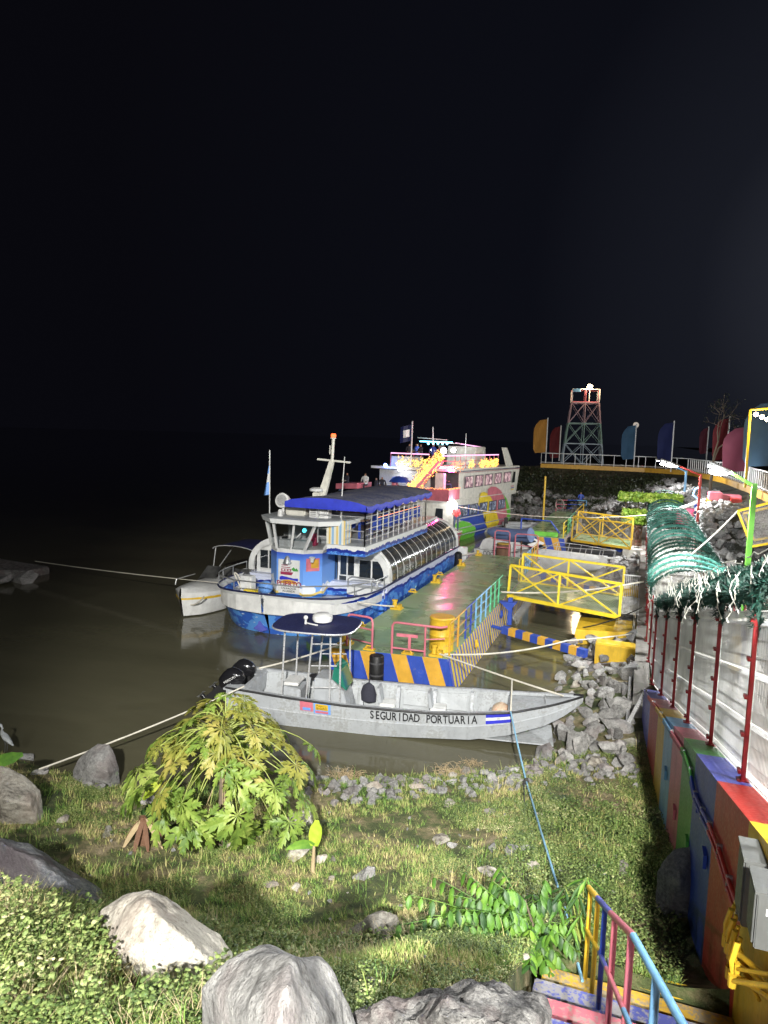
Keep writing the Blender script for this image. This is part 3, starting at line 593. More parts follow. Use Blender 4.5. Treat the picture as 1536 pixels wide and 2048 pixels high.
# ================================================================== patrol boat
pb=thing('patrol_boat','long grey open patrol boat with black lettering and flag on its side','boat',(-9.55,15.55,0),rz=R(9.3))
LB=8.65
def st(u):
    b=itp(u,[0,.2,.5,.7,.82,.91,.96,1],[.82,.92,.93,.86,.68,.42,.22,.03]); zg=itp(u,[0,.15,.35,.6,.8,.92,1],[.86,.80,.74,.76,.88,1.05,1.20]); zk=itp(u,[0,.55,.7,.78,.86,.93,.98,1],[-.28,-.2,-.02,.11,.32,.60,.86,1.02]); zc=itp(u,[0,.45,.7,.8,.9,.96,1],[.0,.0,.12,.27,.52,.78,1.05])
    rake=itp(u,[0,.9,1],[0,0,.0]); return u*LB+rake,b,zg,zk,zc
secs=[];inn=[];N=40
for i in range(N+1):
    u=i/N; x,b,zg,zk,zc=st(u); zc=max(zc,zk+.02); zr=lerp(zc,zg,.52)
    half=[(0,zk),(b*.8,zc),(b*.925,zr-.012),(b*.925+.022,zr-.006),(b*.925+.022,zr+.012),(b*.935,zr+.022),(b,zg)]
    full=[(x,-y,z) for y,z in reversed(half[1:])]+[(x,y,z) for y,z in half]
    secs.append(full)
    bi=max(b-.09,.01); fz=max(.12,zk+.1,zc-.0); fz=min(fz,zg-.05)
    inn.append([(x,-b,zg),(x,-bi,zg),(x,-bi*.84,fz),(x,0,fz-.0),(x,bi*.84,fz),(x,bi,zg),(x,b,zg)])
h=MB().loft(secs); h.add(secs[0],[tuple(range(len(secs[0])))]); h.build('hull',M['greyl'],pb,world=False,smooth=True)
MB().loft([q for q in inn[:37]]).build('inner_shell',M['grey'],pb,world=False)
MB().prism([Vector(inn[36][k]) for k in (2,4,5,1)],(.02,0,0)).build('bulkhead',M['grey'],pb,world=False)
# transom inner notch block & gunwale strip
for s_ in (-1,1):
    MB().tube([(st(i/N)[0],s_*(st(i/N)[1]+.012),st(i/N)[2]+.0) for i in range(N+1)],.026,6).build('rub_rail',M['black'],pb,world=False,smooth=True)
    MB().loft([[(st(i/N)[0],s_*(st(i/N)[1]-.0),st(i/N)[2]+.022),(st(i/N)[0],s_*(max(.0,st(i/N)[1]-.10)),st(i/N)[2]+.022),(st(i/N)[0],s_*(max(.0,st(i/N)[1]-.10)),st(i/N)[2]-.03)] for i in range(N)]).build('gunwale_cap',M['greyl'],pb,world=False)
# foredeck
fd=MB(); rows=[]
for i in range(30,40):
    x,b,zg,_,_=st(i/N); rows.append([(x,-b+.06,zg-.05),(x,0,zg+.02-.05),(x,b-.06,zg-.05)])
fd.loft(rows[2:]); fd.add([rows[2][0],rows[2][1],rows[2][2],(rows[2][2][0],rows[2][2][1],.2),(rows[2][0][0],rows[2][0][1],.2)],[(0,1,2,3,4)]); fd.build('foredeck',M['greyl'],pb,world=False)
MB().box((LB*.80,0,.5),(.9,.9,.06)).build('bow_step',M['greyl'],pb,world=False,bevel=.01)
# frames inside
for u in (.14,.24,.36,.47,.58,.69):
    x,b,zg,_,zc=st(u)
    for s_ in (-1,1):
        MB().prism([(x,s_*(b-.10),zg-.02),(x,s_*(b-.22),zg-.04),(x,s_*(b*.74-.16),.14),(x,s_*(b*.80-.06),.12)],(.09,0,0)).build('frame_rib',M['greyl'],pb,world=False)
for u0_,u1_ in ((.25,.35),(.48,.57),(.59,.68)):
    for s_ in (1,):
        x0,b0,zg0,_,_=st(u0_); x1,b1,zg1,_,_=st(u1_); MB().prism([(x0+.1,s_*(b0-.105),zg0-.1),(x1,s_*(b1-.105),zg1-.1),(x1,s_*(b1*.80-.06),.3),(x0+.1,s_*(b0*.80-.06),.3)],(0,-.03*s_,0)).build('side_locker',M['grey'],pb,world=False)
MB().box((4.3,0,.15),(8.2*.9,1.2,.03)).build('floor',M['grey'],pb,world=False)
MB().box((.45,0,.62),(.12,1.5,.5)).build('transom_bulkhead',M['greyl'],pb,world=False,bevel=.01)
for s_ in (-1,1): MB().box((.22,s_*.6,.80),(.62,.38,.05)).build('quarter_deck',M['greyl'],pb,world=False,bevel=.01)
# outboards
def outboard(yoff,label):
    t=thing('outboard_motor',label,'outboard motor',(-.05,yoff,.6)); t.parent=pb; 
    del t['label']; del t['category']
    return t
for yo in (.38,-.34):
    mp=Matrix.Rotation(R(46),3,'Y')
    def tr(p): v=mp@Vector(p); return v*.88+Vector((-.12,yo,.68))
    secs_=[]
    for z_,rx,ry,cx in ((-.12,.18,.13,0),(-.05,.27,.18,0),(.15,.32,.20,.01),(.35,.33,.20,.02),(.5,.28,.18,.03),(.60,.16,.11,.05),(.63,.03,.02,.06)):
        secs_.append([tr((cx-.12+rx*math.cos(a),ry*math.sin(a),z_)) for a in [2*math.pi*k/16 for k in range(16)]])
    cw=MB().loft(secs_,close=True,caps=True).build('motor_cowl',M['gblack'],pb,world=False,smooth=True)
    leg=MB().loft([[tr(((-.12)+x_,y_,z_)) for x_,y_ in ((-.13,-.05),(.12,-.06),(.12,.06),(-.13,.05))] for z_ in (-.1,-.55,-.8)],close=True,caps=True).build('motor_leg',M['black'],pb,world=False,bevel=.01)
    MB().loft([[tr((-.1+x_,.06*math.sin(k),-.82+.07*math.cos(k))) for k in [2*math.pi*q/10 for q in range(10)]] for x_ in (-.28,-.1,.16)],close=True,caps=True).build('gear_case',M['gblack'],cw,world=False,smooth=True)
    for k in range(3):
        a=k*2.09; MB().prism([tr((-.40,0,-.82)),tr((-.42,.15*math.cos(a),-.82+.15*math.sin(a))),tr((-.36,.15*math.cos(a+.7),-.82+.15*math.sin(a+.7)))],(.01,.0,.01)).build('propeller_blade',M['steel'],cw,world=False)
    MB().box((.12,yo,.66),(.18,.24,.3)).build('motor_bracket',M['black'],pb,world=False,bevel=.02)
t_=text('MERCURY',.085,M['white'],tr((-.14,-.215,.30)),mp@Vector((.2,0,1)),mp@Vector((-1,0,.2)),pb,'motor_lettering',ext=.001,world=False)
# T-top
TZ=2.42
SX=-.85
leg=[(2.2+SX,-.55),(2.2+SX,.55),(3.45+SX,-.52),(3.45+SX,.52),(3.7+SX,-.5),(3.7+SX,.5)]
for x,y in leg:
    MB().tube([(x+.0,y*1.05,.2),(x+.08 if x<2 else x-.02,y,TZ)],.024,8).build('top_post',M['alu'],pb,world=False,smooth=True)
for z_ in (1.0,1.55,2.1):
    for y in (-.5,.5): MB().tube([(2.95+SX,y,z_-.05),(3.6+SX,y,z_)],.018,6).build('cross_tube',M['alu'],pb,world=False,smooth=True)
for y in(-.5,.5): MB().tube([(2.8+SX,y*1.05,.2),(2.98+SX,y,TZ)],.024,8).build('top_post',M['alu'],pb,world=False,smooth=True)
out=[]
for k in range(28):
    a=2*math.pi*k/28; ca,sa=math.cos(a),math.sin(a); ex=.55; out.append(Vector((2.95+SX+1.05*math.copysign(abs(ca)**ex,ca),.88*math.copysign(abs(sa)**ex,sa),TZ)))
MB().prism(out,(0,0,.035)).build('canopy_sheet',M['navy'],pb,world=False)
MB().tube(out+[out[0]],.024,6).build('canopy_rim',M['alu'],pb,world=False,smooth=True)
MB().lathe((3.05+SX,.1,TZ+.04),[(.10,0),(.24,.03),(.26,.10),(.25,.17),(.18,.22),(.05,.235)],20).build('radar_dome',M['white'],pb,world=False,smooth=True)
MB().tube([(2.7+SX,-.2,TZ+.03),(2.7+SX,-.2,TZ+.16)],.03,8).ball((2.7+SX,-.2,TZ+.2),.06).build('gps_antenna',M['white'],pb,world=False,smooth=True)
MB().tube([(2.7+SX,-.2,TZ+.07),(2.9+SX,-.3,TZ+.07),(3.05+SX,-.35,TZ+.07)],.018,6).build('antenna_cable',M['white'],pb,world=False,smooth=True)
# console with green windscreen, seat, helm box
MB().prism([(3.0+SX,-.38,.15),(3.95+SX,-.38,.15),(3.75+SX,-.38,.85),(3.45+SX,-.38,1.15),(3.0+SX,-.38,1.15)],(0,.76,0)).build('console',M['greyl'],pb,world=False,bevel=.02)
n=NB('green glass'); n.base((.02,.16,.11)); n.rough(.08); M['gglass']=n.m
MB().prism([(3.45+SX,-.36,1.16),(3.82+SX,-.36,.90),(3.66+SX,-.36,1.38),(3.50+SX,-.36,1.5)],(0,.72,0)).build('windscreen',M['gglass'],pb,world=False)
MB().prism([(2.15+SX,-.3,.15),(2.62+SX,-.3,.15),(2.62+SX,-.3,.78),(2.15+SX,-.3,.85)],(0,.62,0)).build('helm_seat',M['greyl'],pb,world=False,bevel=.02)
MB().box((2.35+SX,0,.9),(.42,.6,.08)).build('seat_cushion',M['white'],pb,world=False,bevel=.02)
MB().lathe((2.9+SX,.05,1.02),[(.02,0),(.15,.02),(.16,.04)],14).build('steering_wheel',M['black'],pb,world=False)
for x in (3.7,5.0):
    MB().prism([(x,.25,.16),(x+.38,.25,.16),(x+.38,.25,.42),(x,.25,.42)],(0,.42,0)).build('locker_seat',M['white'],pb,world=False,bevel=.015)
    MB().prism([(x-.03,.25,.42),(x+.05,.25,.42),(x-.02,.25,.80),(x-.08,.25,.80)],(0,.42,0)).build('seat_back',M['greyl'],pb,world=False)
def pbw(x,y,z): c,s=math.cos(R(9.3)),math.sin(R(9.3)); return Vector((-9.55+x*c-y*s,15.55+x*s+y*c,z))
# round buoy resting in the boat, bag
c=pbw(6.75,.28,.50); t=thing('buoy','round pale pink buoy lying inside the grey patrol boat','buoy',c-Vector((0,0,.27)))
MB().ball(c,.24,20).build('ball',M['orangeball'],t,smooth=True); MB().tube([c+Vector((.2,.08,.1)),c+Vector((.32,.1,.16))],.035,8).build('eye',M['black'],t,smooth=True)
c=pbw(3.35,.55,.55); t=thing('bag','dark bag hung inside the patrol boat next to a white seat','bag',c-Vector((0,0,.3)))
MB().loft([[c+Vector((r_*math.cos(a),r_*.6*math.sin(a),z_)) for a in [k*math.pi/5 for k in range(10)]] for r_,z_ in ((.05,-.26),(.20,-.2),(.22,0),(.16,.18),(.05,.27))],close=True,caps=True).build('sack',M['dark'],t,smooth=True); MB().tube([c+Vector((0,0,.24)),c+Vector((0,.04,.42))],.015,5).build('strap',M['dark'],t)
# lettering: follows the near side
def side_pt(x,z,out=.006):
    u=x/LB; _,b,zg,zk,zc=st(u); zr=lerp(zc,zg,.52); f_=(z-zr)/(zg-zr); return Vector((x,-(lerp(b*.935,b,f_)+out),z))
def side_text(body,x0,adv,size):
    for i,ch in enumerate(body):
        if ch==' ': continue
        x=x0+adv*i; u=x/LB; _,b,zg,zk,zc=st(u); z=lerp(lerp(zc,zg,.52),zg,.50)
        p=side_pt(x,z); q=side_pt(x+.1,z+(st((x+.1)/LB)[2]-zg)*.7); v=side_pt(x,z+.1)
        text(ch,size,M['letter'],p,q-p,v-p,pb,'letter',ext=.002,world=False,sx=.66,bold=.005)
side_text('SEGURIDAD PORTUARIA',3.74,.1345,.30)
def side_patch(x0,x1,f0,f1,mat,name,out=.004,n=3):
    rows=[]
    for k in range(n+1):
        x=lerp(x0,x1,k/n); _,b,zg,zk,zc=st(x/LB); zr=lerp(zc,zg,.52); rows.append([side_pt(x,lerp(zr,zg,f),out) for f in (f0,f1)])
    return MB().loft(rows).build(name,mat,pb,world=False)
fx=6.42
side_patch(fx,fx+.58,.12,.40,M['flagblue'],'flag_print'); side_patch(fx,fx+.58,.40,.64,M['white'],'flag_print'); side_patch(fx,fx+.58,.64,.92,M['flagblue'],'flag_print')
side_patch(fx+.26,fx+.32,.47,.57,M['grey'],'flag_emblem',.008)
side_patch(1.95,2.28,.25,.9,M['pink'],'sticker'); side_patch(2.02,2.22,.3,.5,M['skyb'],'sticker_band',.008); side_patch(2.3,2.72,.15,.92,M['skyb'],'sticker'); side_patch(2.34,2.66,.42,.86,M['yellow'],'sticker_band',.008); side_patch(2.34,2.66,.2,.36,M['pink'],'sticker_band',.008)
text('PUERTO\nSEGURO',.07,M['letter'],side_pt(2.5,lerp(lerp(st(.29)[4],st(.29)[2],.52),st(.29)[2],.64),.010),(1,0,0),(0,-.1,1),pb,'sticker_lettering',ext=.001,world=False)
# ================================================================== excursion boat
EX0=-15.4; EX1=-9.1; EC=(EX0+EX1)/2
eb=thing('excursion_boat','blue and white excursion boat with sea mural, wheelhouse and arched windows','boat',(EC,27,0))
HB=(EX1-EX0)/2
def ebsec(f): # f 0 at bow tip .. 1 full beam ; returns y, half breadth top, bottom
    return
rows=[]; ins_=[]
ytip=21.4
NS=14
for i in range(NS+1):
    f=i/NS; y=ytip+4.2*f**1.3; b=HB*math.sqrt(max(0,1-(1-f)**2.2))if f<1 else HB
    b=max(b,.12)
    zt=1.36+.22*(1-f)**2; wb=b*.93-.25*(1-f); wb=max(wb,.02); sh=.6*(1-f)
    rows.append([(EC-wb*.7,y+sh*1.25,-.5),(EC-wb,y+sh,.1),(EC-b*.97,y+.15*(1-f),zt-.28),(EC-b,y,zt)][::-1]+[(EC+wb*.7,y+sh*1.25,-.5),(EC+wb,y+sh,.1),(EC+b*.97,y+.15*(1-f),zt-.28),(EC+b,y,zt)])
    ins_.append([(EC-b,y,zt),(EC-b+.06,y+.06,zt),(EC-b+.08,y+.08,.85),(EC,y+.09,.85),(EC+b-.08,y+.08,.85),(EC+b-.06,y+.06,zt),(EC+b,y,zt)])
hull=MB().loft(rows); hull.build('bow_hull',M['mhull'],eb,smooth=True)
MB().loft([r_ for r_ in ins_]).build('bulwark_inside',M['white'],eb)
MB().tube([r_[0] for r_ in ins_[::-1]]+[r_[-1] for r_ in ins_],.035,6).build('gunwale_trim',M['navy'],eb,smooth=True)
MB().box((EC,23.6,.84),(3.6,2.4,.03)).build('fore_deck',M['grey'],eb)
MB().prism([(EX0+.12,25.4,.84),(EX1-.12,25.4,.84),(EX1-.12,26.6,.84),(EX0+.12,26.6,.84)],(0,0,.02)).build('fore_deck',M['grey'],eb)
# main hull box
MB().prism([(EX0,25.3,-.4),(EX1-.02,25.3,-.4),(EX1-.02,25.3,1.30),(EX0,25.3,1.30)],(0,.04,0)).build('hull_front',M['mside'],eb)
MB().prism([(EX0,25.6,-.4),(EX1,25.6,-.4),(EX1,37,-.4),(EX0,37,-.4)],(0,0,1.74)).build('main_hull',M['mside'],eb)
MB().prism([(EX1-.01,25.6,1.34),(EX1+.03,25.6,1.34),(EX1+.03,37,1.34),(EX1-.01,37,1.34)],(0,0,.07)).build('belt_line',M['navy'],eb)
# arches of the saloon: curve from sill to roof
def arch(y,x1=EX1,s_=1,x_in=1.5,zt=2.86,zb=1.42,n=9):
    pts=[]
    for k in range(n+1):
        a=math.pi/2*k/n; pts.append(Vector((x1-s_*x_in*(1-math.cos(a)),y,zb+.25+(zt-zb-.25)*math.sin(a))))
    return [Vector((x1,y,zb))]+pts
YA,YB=26.0,36.6
for s_,x1 in ((1,EX1-.02),(-1,EX0+.02)):
    MB().loft([arch(YA,x1,s_),arch(YB,x1,s_)]).build('curved_glazing',M['tint'],eb,smooth=True)
    nA=13
    for k in range(nA+1):
        y=lerp(YA,YB,k/nA); a=arch(y,x1+.03*s_,s_,1.53,2.9)
        big=k in (0,nA); wd=.17 if big else .035
        MB().loft([[p+Vector((0,-wd,0)) for p in a],[p+Vector((0,wd,0)) for p in a]]).build('window_arch' if not big else 'end_arch',M['white'],eb,smooth=True)
        if big:
            b_=arch(y,x1-.22*s_,s_,1.35,2.66); MB().loft([[p+Vector((0,-wd,0)) for p in a],[p+Vector((0,-wd,0)) for p in b_]]).build('end_arch',M['white'],eb)
# roof between arches = upper deck floor
MB().prism([(EX0+1.2,26.6,2.83),(EX1-1.2,26.6,2.83),(EX1-1.2,36.7,2.83),(EX0+1.2,36.7,2.83)],(0,0,.1)).build('saloon_roof',M['white'],eb)
MB().prism([(-12.5,25.9,2.96),(EX1-.35,25.9,2.96),(EX1-.35,31.9,2.96),(-12.5,31.9,2.96)],(0,0,.14)).build('upper_deck',M['grey'],eb)
MB().prism([(EC+1.3,24.0,2.96),(EX1-.35,24.0,2.96),(EX1-.35,25.9,2.96),(EC+1.3,25.9,2.96)],(0,0,.14)).build('upper_deck',M['grey'],eb)
for (p,q) in (((EX1-.34,23.96,2.74),(EX1-.34,31.9,2.74)),((EC+1.3,23.96,2.74),(EX1-.34,23.96,2.74)),((-12.5,25.86,2.74),(-12.5,31.9,2.74))):
    MB().bar(Vector(p)+Vector((0,0,.17)),Vector(q)+Vector((0,0,.17)),.05,.36).build('fascia',M['mfasc'],eb)
# saloon front face: door, window, dark openings
fy_=25.98
MB().prism([(EC+1.2,fy_,.86),(EX1-.05,fy_,.86),(EX1-.05,fy_,2.2),(EX1-.5,fy_,2.7),(EC+1.2,fy_,2.74)],(0,.05,0)).build('front_wall',M['white'],eb)
MB().prism([(EX0+.3,fy_,.86),(EC-1.3,fy_,.86),(EC-1.3,fy_,2.74),(EX0+1.1,fy_,2.7),(EX0+.3,fy_,2.2)],(0,.05,0)).build('front_wall',M['white'],eb)
def window(x0,x1,z0,z1,y,par,mull=True,glass='dglass',name='window'):
    w_=MB().prism([(x0,y-.012,z0),(x1,y-.012,z0),(x1,y-.012,z1),(x0,y-.012,z1)],(0,.01,0)).build(name,M[glass],par)
    m=MB()
    for p,q in (((x0,y-.02,z0),(x1,y-.02,z0)),((x0,y-.02,z1),(x1,y-.02,z1)),((x0,y-.02,z0),(x0,y-.02,z1)),((x1,y-.02,z0),(x1,y-.02,z1)))+((((x0+x1)/2,y-.02,z0),((x0+x1)/2,y-.02,z1)),)*(1 if mull else 0): m.bar(p,q,.055,.04)
    m.build('frame',M['white'],w_)
    return w_
window(-10.45,-9.35,1.45,2.25,fy_,eb); window(-11.32,-10.95,1.0,2.55,fy_,eb,False,name='doorway'); MB().prism([(-11.65,fy_-.015,1.3),(-11.47,fy_-.015,1.3),(-11.47,fy_-.015,2.5),(-11.65,fy_-.015,2.5)],(0,.01,0)).build('doorway',M['dglass'],eb)
window(-11.28,-10.62,1.55,2.62,fy_-.005,eb,False); window(EX0+.45,EX0+1.3,1.5,2.3,fy_,eb)
# side bench box near the saloon front
MB().prism([(-10.55,25.0,.86),(-9.2,25.0,.86),(-9.2,25.9,.86),(-10.55,25.9,.86)],(0,0,.46)).build('deck_locker',M['mbulk'],eb,bevel=.02)
MB().tube([(-10.5,25.0,1.3),(-10.5,25.0,1.62),(-10.35,25.0,1.72),(-9.45,25.0,1.72),(-9.3,25.0,1.62),(-9.3,25.0,1.3)],.03,8).build('grab_rail',M['steel'],eb,smooth=True)
# wheelhouse: octagon-ish
def octg(cx,cy,a,b,ch,z): return [Vector((cx-a+ch,cy-b,z)),Vector((cx+a-ch,cy-b,z)),Vector((cx+a,cy-b+ch,z)),Vector((cx+a,cy+b,z)),Vector((cx-a,cy+b,z)),Vector((cx-a,cy-b+ch,z))]
WX,WY=-12.62,25.2
base=octg(WX,WY,1.12,1.0,.55,.85); mid_=octg(WX,WY,1.12,1.0,.55,2.58); sill=octg(WX+.05,WY-.0,1.15,1.03,.56,2.66); top=octg(WX+.42,WY-.15,1.60,1.35,.72,3.82)
MB().loft([base,mid_],close=True,caps=True).build('wheelhouse_wall',M['mcloud'],eb)
MB().loft([[p for p in mid_],[p+Vector((0,0,.08)) for p in sill]],close=True,caps=True).build('window_sill',M['white'],eb)
s2=[p+Vector((0,0,.08)) for p in sill]
for i in range(6):
    j=(i+1)%6
    if i==3: continue
    a,b,c,d=s2[i],s2[j],top[j],top[i]; MB().add([a,b,c,d],[(0,1,2,3)]).build('window_pane',M['glass'],eb)
    if i<3 or i==5 or i==4:
        MB().bar(a,d,.09).build('window_mullion',M['white'],eb)
    if i==0: MB().bar(a.lerp(b,.5),d.lerp(c,.5),.08).build('window_mullion',M['white'],eb)
MB().bar(s2[3],top[3],.09).build('window_mullion',M['white'],eb)
MB().prism([s2[3],s2[4],top[4],top[3]],(0,.03,0)).build('back_wall',M['grey'],eb)
MB().box((WX-.1,WY-.35,2.85),(1.3,.4,.3)).build('helm_console',M['grey'],eb,bevel=.03); MB().box((WX+.45,WY+.2,3.0),(.25,.3,.5)).build('helm_chair',M['maroon'],eb,bevel=.04); MB().tube([(WX-.3,WY-.1,2.95),(WX-.1,WY+.1,3.2)],.03).build('helm_wheel',M['white'],eb)
MB().ball((WX+.35,WY-.5,3.42),.09,8).build('cabin_lamp',emis('cyan cabin lamp',(.1,.8,.9),2),eb)
rf=octg(WX+.55,WY-.15,1.78,1.6,.8,3.80); rf2=octg(WX+.55,WY-.15,1.84,1.65,.82,3.98); MB().loft([rf,rf2],close=True,caps=True).build('wheelhouse_roof',M['mroof'],eb)
MB().loft([[p+Vector((0,0,.002)) for p in rf2],[Vector((WX,WY-.15,0)).lerp(p,.92)*1 if 0 else Vector((lerp(WX+.55,p.x,.9),lerp(WY,p.y,.9),4.02)) for p in rf2]],close=True,caps=True).build('roof_top',M['greyl'],eb)
# sign on the wheelhouse
sy=WY-1.0-.02
MB().box((WX-.02,sy,1.66),(.92,.02,1.32)).build('sign_board',M['white'],eb)
sx0=WX-.02
def flat(pts,mat,name='sign_print',dy=.013): return MB().prism([(x,sy-dy,z) for x,z in pts],(0,.004,0)).build(name,M[mat],eb)
flat([(sx0-.36,1.72),(sx0+.12,1.72),(sx0+.20,1.84),(sx0-.36,1.84)],'maroon'); flat([(sx0-.33,1.86),(sx0+.1,1.86),(sx0+.1,1.96),(sx0-.33,1.96)],'maroon'); flat([(sx0-.33,2.0),(sx0+.05,2.0),(sx0+.05,2.03),(sx0-.33,2.03)],'maroon'); flat([(sx0-.33,2.08),(sx0-.05,2.08),(sx0-.05,2.11),(sx0-.33,2.11)],'maroon')
for k in range(3): flat([(sx0-.28+k*.13,1.88),(sx0-.2+k*.13,1.88),(sx0-.2+k*.13,1.94),(sx0-.28+k*.13,1.94)],'white',dy=.018)
flat([(sx0+.10,1.95),(sx0+.2,2.05),(sx0+.28,1.97),(sx0+.34,2.02),(sx0+.41,1.9),(sx0+.2,1.88)],'green'); flat([(sx0-.4,1.62),(sx0-.3,1.67),(sx0+.2,1.6),(sx0+.4,1.62),(sx0+.4,1.5),(sx0,1.55),(sx0-.4,1.5)],'flagblue')
flat([(sx0-.38,1.38)]+[(sx0+.38*-math.cos(a),1.38+.16*math.sin(a)) for a in [k*math.pi/10 for k in range(1,10)]]+[(sx0+.38,1.38)],'orange')
text('PUERTO',.30,M['maroon'],(sx0+.02,sy-.022,1.36),(1,0,0),(0,0,1),eb,'sign_lettering',bold=.006,sx=.95); text('SALVADOR\nALLENDE',.105,M['letter'],(sx0,sy-.016,1.14),(1,0,0),(0,0,1),eb,'sign_lettering',sx=1.25)
MB().lathe((WX-.05,WY-1.12,2.2),[(.05,.28),(.10,.2),(.15,.05),(.17,0)],14).build('brass_bell',M['steel'],eb,smooth=True)
MB().lathe((WX+.95,WY-1.0,2.3),[(.06,0),(.08,.1),(.13,.2)],10).build('horn_speaker',M['white'],eb,smooth=True)
pA,pB_=base[1],base[2]; dd=(pB_-pA).normalized(); nn=Vector((dd.y,-dd.x,0))
MB().prism([pA+dd*.12+nn*.01+Vector((0,0,1.05)),pA+dd*.66+nn*.01+Vector((0,0,1.05)),pA+dd*.66+nn*.01+Vector((0,0,1.55)),pA+dd*.12+nn*.01+Vector((0,0,1.55))],nn*.01).build('poster',M['pink'],eb); MB().prism([pA+dd*.32+nn*.022+Vector((0,0,1.17)),pA+dd*.62+nn*.022+Vector((0,0,1.17)),pA+dd*.62+nn*.022+Vector((0,0,1.5)),pA+dd*.32+nn*.022+Vector((0,0,1.5))],nn*.004).build('poster_print',M['orange'],eb)
# dolphin-blue bollard figure, winch and items on the foredeck
t=thing('capstan','round blue covered winch standing on the bow deck before the wheelhouse','winch',(-13.1,23.2,.86)); MB().lathe((-13.1,23.2,.86),[(.16,0),(.18,.1),(.14,.3)],12).build('pedestal',M['white'],t,smooth=True); MB().ball((-13.1,23.2,1.38),(.28,.28,.25),16).build('cover',M['skyb'],t,smooth=True)
t=thing('deck_chest','white deck chest with yellow base at the bow of the excursion boat','chest',(-14.4,24.1,.86)); MB().box((-14.4,24.1,1.2),(.5,.4,.7)).build('body',M['white'],t,bevel=.03); MB().box((-14.1,23.8,.98),(.5,.3,.2)).build('base',M['yelb'],t,bevel=.02)
coil=[]
for k in range(120): a=k*.42; coil.append((-14.75+.14*math.cos(a),23.9+.10*math.sin(a),1.0+.65*abs(math.sin(k*.21))))
tag(MB().tube(coil,.028,5).build('coiled_rope',M['rope'],smooth=True),'pale rope coil hung over the bow rail of the excursion boat','rope')
# bow rail
rl=[Vector((r_[-1][0],r_[-1][1]+.05,r_[-1][2])) for r_ in ins_[6:]]; ll=[Vector((r_[0][0],r_[0][1]+.05,r_[0][2])) for r_ in ins_[3:]]
full=ll[::-1]+[Vector((ins_[1][0][0],ins_[1][0][1]+.05,1.5)),Vector((ins_[1][-1][0],ins_[1][-1][1]+.05,1.5))]+rl
MB().tube([p+Vector((0,0,.42)) for p in full],.026,6).build('bow_rail',M['steel'],eb,smooth=True)
for p in full[::3]: MB().tube([p,p+Vector((0,0,.42))],.022,6).build('rail_stanchion',M['steel'],eb,smooth=True)
# lizard mural shape on hull, anchor
def hullpt(i,f,side=1,o=.02):
    a=Vector(rows[i][4+1]) if side>0 else Vector(rows[i][2]); b=Vector(rows[i][4+2]) if side>0 else Vector(rows[i][1]); p=a.lerp(b,f); return p+Vector((0,-o,0))
MB().loft([[hullpt(2,.25),hullpt(2,.05)],[hullpt(4,.8),hullpt(4,.55)],[hullpt(5,1.05),hullpt(5,.9)]]).build('painted_reptile',M['green'],eb)
c=Vector((-12.6,21.9,.2)); MB().prism([c+Vector((0,0,.35)),c+Vector((.12,0,.1)),c+Vector((.30,0,-.05)),c+Vector((.05,0,-.15)),c+Vector((-.25,0,-.05)),c+Vector((-.08,0,.12))],(0,.08,0)).build('anchor',M['violet'],eb,bevel=.01)
# roof gear: mast, cross tree, searchlight, ac unit, radar, antennas, flag
MB().loft([[Vector((x+dx,25.3+dy,z_)) for dx,dy in ((-.5*w_,-.09),(.5*w_,-.09),(.5*w_,.09),(-.5*w_,.09))] for x,z_,w_ in ((-12.15,3.9,.42),(-11.75,5.0,.30),(-11.42,6.15,.17))],close=True,caps=True).build('raked_mast',M['cream'],eb,bevel=.01)
MB().tube([(-11.42,25.3,6.1),(-11.38,25.3,7.05)],.06,8).build('mast_pole',M['cream'],eb,smooth=True); MB().box((-11.38,25.3,7.03),(.16,.16,.03)).build('lamp_shelf',M['cream'],eb); MB().lathe((-11.38,25.3,7.06),[(.09,0),(.10,.1),(.07,.15)],12).build('mast_lamp',M['mastred'],eb)
MB().bar((-12.05,25.3,6.2),(-10.65,25.3,6.12),.07).build('crosstree',M['cream'],eb); MB().tube([(-11.5,25.25,6.4),(-11.5,25.25,6.75)],.02,6).build('mast_aerial',M['cream'],eb)
MB().box((-11.98,25.2,4.65),(.3,.3,.5)).build('radar_pedestal',M['cream'],eb,bevel=.03); MB().lathe((-11.98,25.15,4.92),[(.12,0),(.28,.04),(.28,.13),(.15,.18)],18).build('radar_dome',M['white'],eb,smooth=True)
mx=Matrix.Rotation(R(80),4,'X')@Matrix.Rotation(R(0),4,'Y'); sl=MB().lathe((0,0,0),[(.12,-.22),(.26,-.1),(.29,.12),(.27,.13)],20)
sl.v=[tuple(Matrix.Rotation(R(78),3,'X')@Vector(v)+Vector((-13.1,24.5,4.56))) for v in sl.v]; sl.build('searchlight',M['white'],eb,smooth=True)
sl=MB().lathe((0,0,0),[(.22,.0),(.12,-.06),(.02,-.08)],16); sl.v=[tuple(Matrix.Rotation(R(78),3,'X')@Vector(v)+Vector((-13.1,24.36,4.59))) for v in sl.v]; sl.build('searchlight_mirror',M['alu'],eb,smooth=True)
MB().tube([(-13.1,24.5,3.8),(-13.1,24.5,4.3)],.06,8).build('searchlight_post',M['white'],eb); MB().lathe((-12.95,24.0,3.98),[(.11,0),(.09,.25),(.05,.3)],10).build('roof_vent',M['white'],eb)
MB().box((-12.55,24.7,4.2),(.85,.55,.38)).build('roof_locker',M['cream'],eb,bevel=.05)
ac=MB().box((-11.45,24.4,4.28),(.78,.36,.56)).build('air_conditioner',M['white'],eb,bevel=.02)
m=MB()
for k in range(7): m.bar((-11.78,24.212,4.08+k*.065),(-11.56,24.212,4.08+k*.065),.02)
